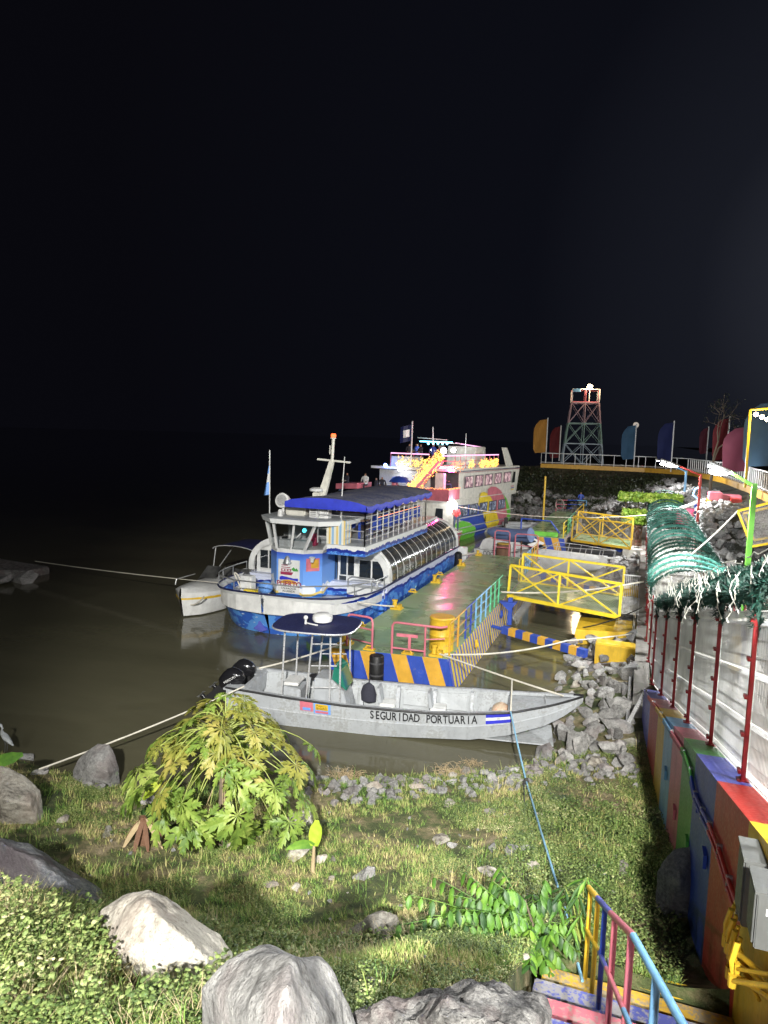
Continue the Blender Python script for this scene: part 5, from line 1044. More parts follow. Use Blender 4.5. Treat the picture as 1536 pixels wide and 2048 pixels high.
for k in range(5): litball(W(3.2+.9*k,3.4,6.7),.09,'ledcyan','cyan bulb hanging in the row over the ferry top deck'); 
bpy.context.view_layer.update()
for o in [o for o in col.objects if o.name.startswith('deck_lamp') and 'cyan' in o['label']]: o['group']='cyan bulbs over the ferry top deck'
person('standred',W(-.15,-.28,.98),R(10),'man in red shirt and jeans standing on the ferry rubbing strake at the stern corner')
MB().prism([W(-.6,-.55,.90),W(.4,-.55,.90),W(.4,.05,.90),W(-.6,.05,.90)],(0,0,.07)).build('boarding_step',M['cream'],ff)
lab=[('seatdark',W(-3.4,6.3,3.0),'passenger in dark clothes seated outermost on the ferry stern platform'),('seatwhite',W(-2.9,5.2,3.0),'passenger in white seated second along the ferry stern platform'),('seatdark',W(-2.4,4.2,2.8),'dark clothed passenger seated third along the ferry stern platform'),('seatpink',W(-2.0,3.5,2.8),'passenger in pink seated near the foot of the ferry stairs'),('seatdark',W(-2.1,4.8,2.7),'dark clothed passenger seated behind the one in white'),('standdark',W(.8,2.9,5.0),'passenger in dark clothes standing by the flag pole on the top deck'),('standblue',W(1.8,2.4,5.0),'passenger in blue standing on the top deck aft of the mast'),('standdark',W(1.3,4.0,5.0),'dark clothed passenger standing near the stern rail of the top deck'),('standblue',W(2.6,4.0,5.0),'passenger in blue standing under the cyan bulbs'),('seatdark',W(.5,.9,3.1),'dark clothed passenger beside the white cabinet under the stairs'),('standdark',W(3.4,4.4,5.0),'dark clothed passenger standing ahead of the one in blue on the top deck')]
for k,(kd,p,l) in enumerate(lab): person(kd,p,R(-40+35*(k%5)),l)
tag(MB().lathe(W(-1.8,3.2,4.15),[(.75,0),(.5,.3),(.05,.42)],10).build('parasol',M['blue'],smooth=True),'small blue sunshade beside the ferry stairs','parasol')
person('standblue',(-5.2,66,.95),R(20),'person in blue standing on the second pontoon behind the railing')
# second dock furniture
def drail(pts,cols_,label,y=None,h=1.0):
    t=thing('railing',label,'railing',pts[0])
    for k,(p,q) in enumerate(zip(pts[:-1],pts[1:])):
        p=Vector(p);q=Vector(q); c=cols_[k%len(cols_)]
        for z_ in (h,h*.62,h*.3): MB().tube([p+Vector((0,0,z_)),q+Vector((0,0,z_))],.032,5).build('rail',M[c],t)
        MB().bar(p,p+Vector((0,0,h)),.06).build('upright',M[c],t)
        MB().bar(q,q+Vector((0,0,h)),.06).build('upright',M[c],t)
drail([(-7.1,64,.95),(-6.2,64.5,.95),(-5.4,65,.95),(-4.6,65,.95)],['pink','blue','lblue'],'pink and blue railing across the far end of the second pontoon'); drail([(-4.6,50.5,.95),(-4.6,54,.95),(-4.6,58,.95),(-4.6,62,.95)],['teal','yellow','yellow'],'green and yellow side railing on the second pontoon')
drail([(-4.6,46.4,.95),(-4.6,48.2,.95),(-4.6,49.4,.95)],['yelb','green'],'short green and yellow railing by the far gangway')
t=thing('cradle_frame','blue framed green kick panel on the second pontoon','frame',(-6.6,47,.95)); 
for p,q in (((-7.4,46.9,.95),(-7.4,46.9,2.0)),((-7.4,46.9,2.0),(-5.5,46.9,1.95)),((-5.5,46.9,1.95),(-4.9,46.9,1.2))): MB().tube([p,q],.05).build('tube',M['blue'],t)
MB().box((-6.2,46.85,1.1),(2.4,.04,.28)).build('kick_panel',M['lgreen'],t)
tag(MB().tube([(-7.15,56,.9),(-7.15,56,4.4)],.07,8).build('mooring_post',M['yellow']),'tall thin yellow mooring post left of the second pontoon','post')
tag(MB().tube([(-6.4+.35*math.cos(a*.7),60,1.9+.45*math.sin(a*.7)) for a in range(40)],.05,5).build('coiled_rope',M['rope']),'pale rope coil hanging on the second pontoon','rope')
# ================================================================== ropes
rope((-4.95,27.2,1.25),(.25,27.9,2.05),.18,.035,M['rope'],'pale mooring rope crossing under the near gangway to the fence',); rope((-7.95,37.2,1.15),(-10.2,34.9,.9),.06,.03,M['rope'],'short pale rope from the pontoon end to the excursion boat')
rope((-12.4,47,2.6),(.3,45.2,2.9),.45,.028,M['rope'],'long pale rope from the ferry over the far gangway'); rope((-5.15,19.1,1.05),pbw(8.2,.1,1.12),.02,.022,M['rope'],'thin yellow rope from the pontoon corner to the patrol boat bow')
rope((-5.1,19.25,1.0),(-2.0,23.3,.72),.16,.028,M['rope'],'knotted pale rope from the pontoon corner to the striped boom'); rope((-2.0,23.3,.72),(.0,24.3,.95),.03,.022,M['rope'],'thin pale rope from the boom to the rocks')
rope((-8.0,19.0,1.05),pbw(.3,.7,.88),.05,.025,M['rope'],'pale rope from the pontoon corner to the patrol boat stern'); rope((-8.05,23.95,1.05),(-9.25,22.9,1.3),.04,.03,M['rope'],'short white rope on the second bollard')
rope((-27.2,25.9,.7),(-15.3,23.4,1.3),.06,.016,M['rope'],'long thin rope from the left jetty to the excursion boat'); rope((.2,23.6,2.0),(-2.0,26.4,.35),.12,.025,M['roped'],'dark cable sagging in front of the yellow footing')
rope((-15.2,22.3,1.0),(-16.8,23.0,.7),.35,.03,M['rope'],'white rope looped between excursion boat and motorboat')
rA=G(78,1563)+Vector((0,0,.25)); rope(rA,pbw(.45,-.75,.90),.06,.018,M['rope'],'taut pale rope from the left boulder to the patrol boat stern',n=24)
knot=G(1052,1575)+Vector((0,0,.12)); rB=PX(1040,1405,-2.2)
rope(pbw(6.98,-.84,.96),knot,.03,.019,M['ropeb'],'light blue rope from the patrol boat bow down to the dark knot'); rope(knot,G(1115,1790)+Vector((0,0,.1)),.01,.016,M['ropeb'],'light blue rope across the grass below the dark knot')
rope(G(1128,1840)+Vector((0,0,.15)),tuple(D(1165,1962,6.85)),.02,.016,M['ropeb'],'light blue rope tied at the foot of the yellow handrail'); rope(knot+Vector((-.05,0,0)),G(1050,1640),.02,.012,M['roped'],'dark line trailing from the rope knot')
tag(MB().ball(knot,(.05,.05,.08),8).build('rope_knot',M['roped'],smooth=True),'dark knot joining the light blue rope over the grass','knot')
tag(MB().tube([pbw(6.98,-.84,.98),pbw(6.98,-.70,1.1),pbw(6.98,.9,1.12)],.02,6).build('mooring_rope',M['rope'],smooth=True),'rope lashed across the patrol boat near the bow','rope')
# ================================================================== far promenade, bank, tower, flags
PR=[D(1082,927,74),D(1180,932,72),D(1290,938,70),D(1380,946,66),D(1450,958,54),D(1500,970,44),D(1560,984,34)]
for p in PR: p.z=4.75
rows=[]
def back(i):
    a=PR[max(0,i-1)];b=PR[min(len(PR)-1,i+1)]; d=(b-a).normalized(); return Vector((-d.y,d.x,0))   # away from the water
def res(pl,n):
    out_=[]
    for a,b in zip(pl[:-1],pl[1:]):
        for k in range(n): out_.append(a.lerp(b,k/n))
    return out_+[pl[-1]]
for p in [PR[0]+(PR[0]-PR[1]).normalized()*4.5,PR[0]+(PR[0]-PR[1]).normalized()*1.5]+PR+[Vector((9,20,4.75)),Vector((9,-5,6))]: rows.append(p)
dirs=[]
n_=len(rows); bank=[]
for i,p in enumerate(rows):
    a=rows[max(0,i-1)];b=rows[min(n_-1,i+1)]; d=(b-a).normalized(); nb=Vector((-d.y,d.x,0)); dirs.append(nb)
R2=res(rows,8); D2=res(dirs,8)
for i,(p,nb) in enumerate(zip(R2,D2)):
    drop=min(11,2.6+ .30*(p.y-15)) if p.y<60 else 13; l=[]
    inf=i<8*2  # left end slopes down to the lake
    for k in range(11):
        f=k/10; zz=lerp(-.6 if p.y>58 else .3,4.35,f**.8); q_=p-nb*(drop*(1-f)+.1); q_.z=zz*(.25+.75*min(1,i/10) if i<10 else 1)+.35*mnoise.noise(Vector((q_.x*.35,q_.y*.35,k)))*(f<.95)
        if q_.x<3.3 and q_.y<58: q_.x=3.3
        l.append(q_)
    l.append(p+nb*.2+Vector((0,0,-.4*(i>=8)-(4.75-4.35)*(i<8)))); 
    e_=p+nb*60; e_.z=(4.6 if i>=10 else 4.6*i/10); l.append(e_); bank.append(l)
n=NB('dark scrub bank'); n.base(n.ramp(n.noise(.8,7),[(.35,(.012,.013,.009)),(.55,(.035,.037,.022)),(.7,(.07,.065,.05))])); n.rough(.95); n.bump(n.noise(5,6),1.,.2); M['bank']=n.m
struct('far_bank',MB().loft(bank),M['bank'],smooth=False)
pw=thing('promenade_wall','ochre yellow retaining edge of the far promenade','wall',PR[2])
pr=thing('promenade_railing','white baluster railing along the far promenade','railing',PR[2])
for i,(a,b) in enumerate(zip(PR[:-1],PR[1:])):
    nb=back(i); MB().prism([a-nb*.15+Vector((0,0,-.62)),b-nb*.15+Vector((0,0,-.62)),b-nb*.15,a-nb*.15],nb*.3).build('wall_section',M['orange'],pw)
    MB().bar(a+Vector((0,0,1.1)),b+Vector((0,0,1.1)),.07).build('top_rail',M['white'],pr); MB().bar(a+Vector((0,0,.15)),b+Vector((0,0,.15)),.05).build('bottom_rail',M['white'],pr)
    L=(b-a).length; st_=1.15 if i<3 else .8; k=0
    while k*st_<L: p=a+(b-a)*(k*st_/L); MB().bar(p,p+Vector((0,0,1.12)),.055).build('baluster',M['white'],pr); k+=1
struct('promenade',MB().loft([[p-back(i)*.1+Vector((0,0,-.03)),p+back(i)*9+Vector((0,0,-.03))] for i,p in enumerate(PR)]),M['conc'])
# tower
tb=[D(1122,930,78),D(1199,930,76)]; tx=Vector(((tb[0].x+tb[1].x)/2,(tb[0].y+tb[1].y)/2+1.5,4.7)); tw=thing('lattice_tower','tapering lattice lookout tower with platform and floodlight','tower',tx)
def tcor(z): h=lerp(2.15,1.42,z/6.6); return [tx+Matrix.Rotation(R(8),3,'Z')@Vector((a*h,b*h,z)) for a,b in ((-1,-1),(1,-1),(1,1),(-1,1))]
lv=[0,2.2,4.4,6.6]; cm=['tow1','tow2','tow3']
for li in range(3):
    A=tcor(lv[li]);B_=tcor(lv[li+1])
    for k in range(4):
        k2=(k+1)%4; MB().bar(A[k],B_[k],.13).build('corner_leg',M[cm[li]],tw); MB().bar(B_[k],B_[k2],.11).build('ring_beam',M[cm[li]],tw); mA=(A[k]+A[k2])/2; mB=(B_[k]+B_[k2])/2
        MB().bar(mA,mB,.09).build('middle_post',M[cm[li]],tw)
        for p,q in ((A[k],mB),(mA,B_[k]),(A[k2],mB),(mA,B_[k2])): MB().bar(p.lerp(q,.01),q,.06).build('brace',M[cm[li]],tw)
MB().prism([p+Vector((0,0,.06)) for p in tcor(6.6)],(0,0,.08)).build('platform',M['pink'],tw)
A=tcor(6.7); B_=[p+Vector((0,0,1.35)) for p in A]
for k in range(4):
    MB().bar(A[k],B_[k],.10).build('rail_post',M['white'],tw)
    MB().bar(B_[k],B_[(k+1)%4],.06).build('platform_rail',M['pink' if k else 'white'],tw); MB().bar((A[k]+A[(k+1)%4])/2,(B_[k]+B_[(k+1)%4])/2,.06).build('rail_post',M['pink'],tw)
MB().box(A[0]+Vector((.4,.1,1.2)),(.8,.3,.35)).build('platform_box',M['lblue'],tw,bevel=.03)
p=tcor(6.7)[0].lerp(tcor(6.7)[1],.62)+Vector((0,.2,1.45)); MB().bar(p-Vector((0,0,1.4)),p,.07).build('lamp_post',M['white'],tw); MB().ball(p+Vector((0,-.1,.15)),.27,12).build('floodlamp',M['lamph'],tw,smooth=True)
lamp('tower_light',p+Vector((0,-.6,.3)),350,(1,.75,.45),.25)
# flags
def flag(px,ytop,ybot,d,mat,label,w_=1.5,h=None,fx=0.,fb=.12,side=-1,pole='white'):
    b=D(px-(ybot-ytop)*.055,ybot,d); tpz=D(px,ytop,d).z; b=Vector((b.x,b.y,b.z)); t=thing('flag_banner',label,'flag',b)
    MB().tube([b,Vector((b.x,b.y,tpz))],.055,6).build('pole',M[pole],t); Ht=tpz-b.z
    h0=Ht*fb; rows=[]
    rt_=Vector((math.cos(YAW),math.sin(YAW),0))*side
    for k in range(9):
        f=k/8; z_=lerp(h0,Ht*.97-fx,f); ww=w_*(1-.15*(f<.1))*(1 if f<.62 else math.sqrt(max(.0,1-((f-.62)/.46)**2))); rows.append([Vector((b.x,b.y,b.z+z_))+rt_*ww*g+FW*(.12*math.sin(g*5+f*3)) - Vector((0,0,.12*g)) for g in (0,.25,.5,.75,1)])
    MB().loft(rows).build('cloth',mat,t,smooth=True); return t
fo=flagmat('orange flag',(.55,.27,.05)); frd=flagmat('red flag',(.18,.02,.025)); fbl=flagmat('sky blue flag',(.06,.15,.28)); fnv=flagmat('navy flag',(.02,.03,.13)); fmg=flagmat('crimson flag',(.16,.035,.06)); flb=flagmat('pale blue flag',(.08,.16,.26))
flag(1096,836,926,72,fo,'orange feather flag at the left end of the far promenade',1.35,fb=.24); flag(1122,851,922,76,frd,'dark red feather flag beside the lattice tower',1.1,fb=.1); flag(1272,848,935,70,fbl,'sky blue feather flag with a round lamp finial',1.35,fb=.2); flag(1347,842,944,66,fnv,'dark navy feather flag right of the sky blue one',1.4,fb=.18); flag(1416,853,935,68,fmg,'small crimson feather flag behind the bare tree',.8,fb=.35); flag(1457,834,940,56,frd,'red feather flag right of the bare tree',1.2,fb=.2); flag(1503,850,968,44,fmg,'large crimson feather flag behind the yellow lamp post',1.75,fb=.22); flag(1556,800,968,40,flb,'large pale blue feather flag at the right edge',1.9,fb=.22)
tp=D(1272,850,70); tag(MB().ball(tp,.28,10).build('globe_lamp',emis('dim globe',(.8,.7,.6),.5),smooth=True),'small round finial lamp atop the sky blue flag pole','lamp')
# ------------------------------------------------------------------ street lamps
def street(name,label,base,hp,arm,mat,power,led=.8,w_=.14,n=3):
    base=Vector(base); t=thing('street_lamp',label,'street lamp',base); top=base+Vector((0,0,hp)); e_=top+Vector(arm)
    MB().box(base+Vector((0,0,hp/2)),(w_,w_,hp)).build('post',M[mat],t,bevel=.01); MB().bar(top+Vector((0,0,-.08)),e_,w_*.6).build('arm',M[mat],t)
    d=(e_-top).normalized(); hd=MB().bar(e_,e_+d*led,.32,.09).build('lamp_head',M['grey'],t)
    L=MB()
    for k in range(n): c=e_+d*(led*(k+.5)/n)+Vector((0,0,-.06)); L.box(c,(.26,.26,.05))
    L.build('led_panel',M['lampw'],hd); 
    MB().ball(e_+d*led*.5+Vector((0,0,-.12)),(.30,.22,.11),10).build('led_glare_lens',M['lampw'],hd)  # glowing lens made oversized to imitate the glare around the lamp
    if power: lamp('street_light',e_+d*led*.5+Vector((0,0,-.25)),power,(.96,.98,1.),.14)
    return t
street('g','bright green lamp post with angled arm rising beside the garland arches',(2.95,22.4,.7),5.45,(-.62,.15,.28),'lgreen',1900,.62)
street('r','red brown lamp post in the middle of the row behind the garland tunnel',(3.0,43.5,.8),4.75,(-1.1,.3,.38),'red',3000,1.1,.13)
bp=D(1346,1000,56); street('b','light blue lamp post farthest down the walkway',(3.0,58.5,.8),4.4,(-1.0,.3,.35),'lblue',1300,1.3,.15)
street('n','assumed painted lamp post over the ramp, unseen beside the camera',(4.1,6.2,3.2),6.2,(-.5,.2,.2),'blue',2050,.7)  # assumed lamp out of view, placed to fit the shade left of the wall
street('k','added fill lamp on an unseen post behind the camera',(3.5,-12,5),9.0,(-.5,.8,.2),'white',2500,.7)  # post and lamp added out of view to lift the black shadows
lamp('added_dock_flood',(3.2,-11,14.2),38000,(1,.98,.93),.25,'SPOT',(-7.8,25,1.5),42)  # unseen spot added to brighten boats and dock, cone kept off the flags
street('l','added fill lamp on an unseen white post behind the camera to the left',(-9,-9,5.5),6.5,(.5,.8,.2),'white',1900,.7)  # added out of view as fill for the wall's left face and ground shadows
lamp('added_slope_flood',(3.6,-11,14.0),4200,(1,.97,.88),.25,'SPOT',(-4,9,1),70)  # unseen spot added behind the camera to brighten the near slope
yl=PY(1490,975,41); t=thing('street_lamp','tall yellow lamp post with warm halogen lamps at the right edge','street lamp',yl); tpz=PY(1505,820,41)
MB().tube([yl,(tpz.x-.1,41,tpz.z)],.065,8).build('post',M['yelb'],t); e_=PY(1560,815,41); MB().tube([(tpz.x-.1,41,tpz.z),e_],.06,6).build('arm',M['yelb'],t)
for px_,py_ in ((1512,829),(1524,834),(1535,839)): MB().ball(PY(px_,py_,41),.11,8).build('halogen_bulb',M['lamph'],t,smooth=True)
lamp('halogen_light',PY(1520,850,40.2),160,(1,.7,.4),.2)
# left jetty
jt=thing('jetty','low stone jetty at the left edge with boulders at its foot','jetty',(-29,25,0)); MB().prism([(-34,22.8,-.5),(-27.0,25.2,-.5),(-27.0,26.6,-.5),(-35,27.5,-.5)],(0,0,.85)).build('jetty_body',M['rockdark'],jt,bevel=.06)
# ================================================================== rocks
def hullmesh(name,pts,mat,sub=0,disp=.0,fr=1.,seed=0,bev=0.):
    bm=bmesh.new(); vs=[bm.verts.new(p) for p in pts]; r_=bmesh.ops.convex_hull(bm,input=vs)
    bmesh.ops.delete(bm,geom=[v for v in bm.verts if not v.link_faces],context='VERTS'); bmesh.ops.dissolve_limit(bm,angle_limit=R(9),verts=bm.verts,edges=bm.edges)
    if bev: bmesh.ops.bevel(bm,geom=bm.edges[:],offset=bev,segments=2,affect='EDGES',clamp_overlap=True)
    bmesh.ops.triangulate(bm,faces=bm.faces)
    if sub>2:
        me0=bpy.data.meshes.new('t'); bm.to_mesh(me0); bm.free(); o=bpy.data.objects.new('t',me0); col.objects.link(o); md=o.modifiers.new('r','REMESH'); md.mode='VOXEL'; md.voxel_size=max(.02,max(o.dimensions)/70 if max(o.dimensions)>0 else .03)
        bpy.context.view_layer.update(); md.voxel_size=max(.012,max(o.dimensions)/75); me1=bpy.data.meshes.new_from_object(o.evaluated_get(bpy.context.evaluated_depsgraph_get())); bpy.data.objects.remove(o); bm=bmesh.new(); bm.from_mesh(me1)
        bmesh.ops.smooth_vert(bm,verts=bm.verts,factor=.5,use_axis_x=True,use_axis_y=True,use_axis_z=True)
    else:
        for _ in range(sub): bmesh.ops.subdivide_edges(bm,edges=[e_ for e_ in bm.edges],cuts=1,use_grid_fill=True); bmesh.ops.triangulate(bm,faces=[f for f in bm.faces if len(f.verts)>3])
    if disp:
        bm.normal_update()
        for v in bm.verts:
            c=v.co*fr+Vector((seed*3.1,seed,0)); w_=mnoise.noise(c*.8+Vector((9,2,4))); d=mnoise.noise(c)*.7+mnoise.noise(c*2.7)*.4+(.45-mnoise.voronoi(c*1.7)[0][0])*1.3+(.4-mnoise.voronoi(c*5.1)[0][0])*.35+mnoise.noise(c*11)*.16-.35*max(0,.08-abs(mnoise.noise(c*1.3+Vector((5,5,5)))))*8*.4; v.co+=v.normal*d*disp
    me=bpy.data.meshes.new(name); bm.to_mesh(me); bm.free(); me.materials.append(mat)
    if sub: me.polygons.foreach_set('use_smooth',[True]*len(me.polygons)); me.set_sharp_from_angle(angle=R(35))
    return me
random.seed(21)
RM=[]
for k in range(12):
    pts=[]
    for _ in range(11):
        v=Vector([random.gauss(0,1) for _ in range(3)]).normalized(); pts.append(Vector((v.x*random.uniform(.8,1.15),v.y*random.uniform(.7,1),v.z*random.uniform(.55,.85)))*.5)
    RM.append(hullmesh('rock',pts,M['rock'],2,.035,3.2,k,.012))
RP=[m.copy() for m in RM[:6]]
for m in RP: m.materials.clear(); m.materials.append(M['rockpale'])
RD=[m.copy() for m in RM[:4]]
for m in RD: m.materials.clear(); m.materials.append(M['rockmoss'])
def rock(p,s,label,group=None,pal=None,flat=1.,rz=None,tilt=.35):
    o=bpy.data.objects.new('rock',random.choice(pal or RM)); col.objects.link(o); o.location=p; o.scale=(s*random.uniform(.85,1.2),s*random.uniform(.75,1.1),s*flat*random.uniform(.8,1.1)); o.rotation_euler=(random.uniform(-tilt,tilt),random.uniform(-tilt,tilt),random.uniform(0,6.3) if rz is None else rz); return tag(o,label,'rock',group)
# riprap by area; two layers; the 300 largest as things, rest joined
rr=[]
def bw(y): return -1.6 if y>18 else -1.45
y=15.2
while y<60:
    st_=.40+.006*(y-15)
    x=bw(y)-.25
    while x<.12:
        jx,jy=random.uniform(-.15,.15),random.uniform(-.15,.15); s=random.choice([.2,.26,.32,.38,.45,.5,.62,.8])*(1.05 if y<30 else 1.2)
        X_,Y_=x+jx,y+jy
        if not( -2.0<X_<.2 and 25.6<Y_<27.9) and not(-1.15<X_<.15 and 22.8<Y_<23.7): rr.append((X_,Y_,max(bank_z(X_,Y_),near_z(X_,Y_),-.05)+random.uniform(.02,.22),s))
        x+=st_
    y+=st_
print('riprap',len(rr))
rr.sort(key=lambda r_:-(r_[3]/(r_[1]+2)))
for r_ in rr[:185]: rock(Vector(r_[:3]),r_[3],'grey angular rock in the pile between the water and the coloured wall','riprap rocks along the fence wall',flat=.9,tilt=.9,pal=RM*4+RD+RP[:2])
m=MB()
for r_ in rr[185:]:
    me=random.choice(RM); mt=Matrix.Translation(Vector(r_[:3]))@Matrix.Rotation(random.uniform(0,6),4,'Z')@Matrix.Rotation(random.uniform(-.8,.8),4,'X')@Matrix.Scale(r_[3],4); m.add([mt@v.co for v in me.vertices],[tuple(p.vertices) for p in me.polygons])
rs=m.build('riprap',M['rock']); rs['kind']='stuff'
# right-hand stone bank behind the tunnel
m=MB(); random.seed(33)
for k in range(1700):
    i=random.randint(5*8,len(R2)-14); f=random.uniform(.0,8.9); kk=int(f); a=bank[i][kk].lerp(bank[i][kk+1],f-kk).lerp(bank[i+1][kk],random.random()*.9)
    if a.y<21: continue
    me=random.choice(RM); mt=Matrix.Translation(a+Vector((random.uniform(-.2,.2),random.uniform(-.3,.3),.08)))@Matrix.Rotation(random.uniform(0,6),4,'Z')@Matrix.Rotation(random.uniform(-.8,.8),4,'X')@Matrix.Scale(random.uniform(.3,.7),4); m.add([mt@v.co for v in me.vertices],[tuple(p.vertices) for p in me.polygons])
rs=m.build('stone_bank',M['rock']); rs['kind']='stuff'
m=MB()
for k in range(500):
    i=int(random.uniform(6,38)); f=random.random()**2*.5; l=bank[i]; a=l[int(f*10)]; me=random.choice(RM); mt=Matrix.Translation(a+Vector((random.uniform(-.8,.8),random.uniform(-.4,.4),.1)))@Matrix.Rotation(random.uniform(0,6),4,'Z')@Matrix.Scale(random.uniform(.5,1.6),4); m.add([mt@v.co for v in me.vertices],[tuple(p.vertices) for p in me.polygons])
rs=m.build('far_shore_rocks',M['rockdark']); rs['kind']='stuff'
for (px,py,s) in ((1410,988,1),): pass
# tyre / pale ring rocks far cove
tag(MB().tube([PY(1052+9*math.cos(a*.4),1003+11*math.sin(a*.4),66) for a in range(17)],.28,8).build('tyre',M['rock'],smooth=True),'worn grey tyre on the dark bank beyond the ferry bow','tyre')
# shoreline rocks
def hide(px,py): return G(px,py)
sl=[(622,1567,26),(645,1563,30),(668,1578,34),(690,1568,30),(705,1590,34),(726,1570,30),(748,1582,36),(770,1568,32),(783,1592,30),(805,1566,28),(835,1580,30),(855,1565,26),(905,1558,30),(938,1552,46),(965,1553,28),(985,1562,34),(1008,1550,30),(1030,1545,24),(1070,1545,28),(1088,1536,26),(1105,1540,24),(1120,1528,30),(1145,1535,28),(1165,1548,34),(1190,1532,36),(1212,1545,30),(1235,1530,34),(1255,1545,30),(1130,1505,34),(1160,1510,30),(1190,1500,36),(1225,1505,34),(780,1600,22),(760,1560,20),(655,1590,22),(980,1585,20),(720,1605,18)]
for px,py,s in sl:
    p=G(px,py); d=(p-Vector((0,0,H))).dot(FW); rock(p+Vector((0,0,.05)),s/F*d*1.15,'grey shore stone in the row between the grass and the lake','stones along the grassy shore',pal=RM*3+RP)
big=[(40,1520,60,.4,'flat dark rock at the waterline on the left where the heron stands','rock'),(80,1548,44,.5,'rounded grey rock behind the big left boulder',None),(180,1572,34,.8,'small dark stone at the foot of the tall waterside boulder','rock'),(200,1580,40,.6,'low dark stone under the tall waterside boulder','rock'),(245,1560,30,.9,'small pale stone right of the tall waterside boulder','pale'),(322,1588,60,.55,'grey stone half hidden left of the papaya','pale'),(300,1605,40,.5,'dark stone beneath the papaya leaves at left','rock'),(125,1642,34,.5,'small stone in the grass right of the left boulder','moss'),(212,1668,52,.6,'dark mossy stone in the middle of the left grass','moss'),(308,1675,46,.5,'dark stone beside the dry stump','rock'),(350,1678,34,.5,'second dark stone right of the dry stump','rock'),(463,1692,24,.6,'white stone at the foot of the papaya trunk','pale'),(600,1706,64,.5,'white flat stone behind the banana sprout','pale'),(642,1722,34,.95,'pale upright stone at the foot of the banana sprout','pale'),(668,1722,30,.7,'pale stone just right of the banana sprout','moss'),(880,1685,54,.4,'flat pale rock in the middle of the grass','pale'),(905,1693,30,.7,'small grey stone touching the flat pale rock','rock'),(938,1700,14,.8,'tiny white stone in the middle of the grass','pale'),(985,1700,34,.6,'rock left in the trio by the blue rope','rock'),(1022,1705,36,.7,'rock in the middle of the trio by the blue rope','rock'),(1050,1700,34,.6,'rock right in the trio by the blue rope','rock'),(1065,1738,36,.9,'rounded grey rock touching the blue rope','moss'),(980,1750,44,.4,'flat cream stone above the feathery sapling','pale'),(1044,1808,40,.8,'cream stone right of the feathery sapling','pale'),(1245,1740,40,.5,'low stone in the shade of the wall','moss'),(690,1565,20,.7,'small white stone in the shore weeds','pale'),(1075,1632,30,.4,'white pebble slab beside the blue rope','pale'),(900,1610,40,.35,'low pale rock on the dry patch','pale'),(980,1625,28,.5,'stone left of the blue rope on the dry patch','rock'),(665,1760,20,.5,'small stone on the dirt patch','pale'),(540,1775,40,.4,'flat white stone left of the dirt patch','pale'),(590,1778,28,.5,'round white stone left of the dirt patch','pale'),(700,1890,36,.5,'beige stone low in the dirt patch','pale'),(738,1945,40,.5,'white angular stone above the pitted boulder','pale'),(672,1930,26,.6,'small white stone right of the grey boulder','pale'),(770,1880,56,.6,'grey stone left of the sapling trunk','moss'),(25,1725,20,.6,'small stone on the left slab','rock'),(15,1800,50,.7,'bright white lump among the lower left weeds','pale')]
for px,py,s,fl,lb,kd in big:
    p=G(px,py); d=(p-Vector((0,0,H))).dot(FW); rock(p+Vector((0,0,.02)),s/F*d*1.1,lb,pal={'rock':RM,'pale':RP,'moss':RD,None:RM}[kd],flat=fl,tilt=.2)
for k in range(28):
    px=random.uniform(520,1250); py=random.uniform(1600,1980); p=G(px,py); rock(p,random.uniform(.05,.13),'small loose stone scattered in the grass','loose stones in the grass',pal=RP+RM+RD,flat=.7)
m=MB()
for k in range(330):
    if k<230: px=random.uniform(610,1280); py=1578-12*min(1,abs(px-760)/250)-(px>1050)*22+random.gauss(0,12)
    else: px=random.uniform(90,1250); py=random.uniform(1590,1960)
    p=G(px,py); me=random.choice(RM); sz=random.uniform(.10,.30) if k<230 else random.uniform(.03,.09); mt=Matrix.Translation(p+Vector((0,0,.02)))@Matrix.Rotation(random.uniform(0,6),4,'Z')@Matrix.Rotation(random.uniform(-.8,.8),4,'X')@Matrix.Scale(sz,4); m.add([mt@v.co for v in me.vertices],[tuple(q.vertices) for q in me.polygons])
rs=m.build('small_stones',M['rock']); rs['kind']='stuff'
def boulder(outl,py_base,label,mat,thick=.7,sub=4,disp=.035,ridge=None,px_base=None,fr=1.6,extra=0.):
    xs=[p[0] for p in outl]; pb_=G(px_base or sum(xs)/len(xs),py_base); d=(pb_-Vector((0,0,H))).dot(FW)+extra
    pts=[]; cx_=sum(xs)/len(xs); cy_=sum(p[1] for p in outl)/len(outl)
    for px,py in outl:
        v=D(px,py,d+thick*.35); pts.append(v)
        v2=D(lerp(cx_,px,.8),lerp(cy_+12,py,.8),d+thick*1.15); pts.append(v2)
    for px,py,dd in (ridge or [(cx_,cy_,.4)]): pts.append(D(px,py,d-dd*thick))
    lo=[p+Vector((0,0,-.7)) for p in pts if p.z<pb_.z+.35]; pts+=lo
    c=sum(pts,Vector())/len(pts); me=hullmesh('boulder',[p-c for p in pts],mat,sub+1 if sub>3 else sub,disp,fr,len(label),0); o=bpy.data.objects.new('boulder',me); col.objects.link(o); o.location=c; return tag(o,label,'boulder')
boulder([(-70,1580),(-40,1545),(0,1532),(50,1550),(80,1580),(92,1645),(40,1660),(-60,1650)],1640,'big rounded beige boulder cut by the left edge where the rope ends',M['rockpale'],1.0,ridge=[(10,1600,.5),(60,1610,.3)])
boulder([(145,1545),(160,1512),(195,1487),(220,1486),(232,1520),(241,1538),(228,1568),(170,1572),(145,1560)],1570,'tall pointed grey boulder standing at the waterline on the left',M['rock'],.6,ridge=[(192,1530,.5),(215,1545,.35)])
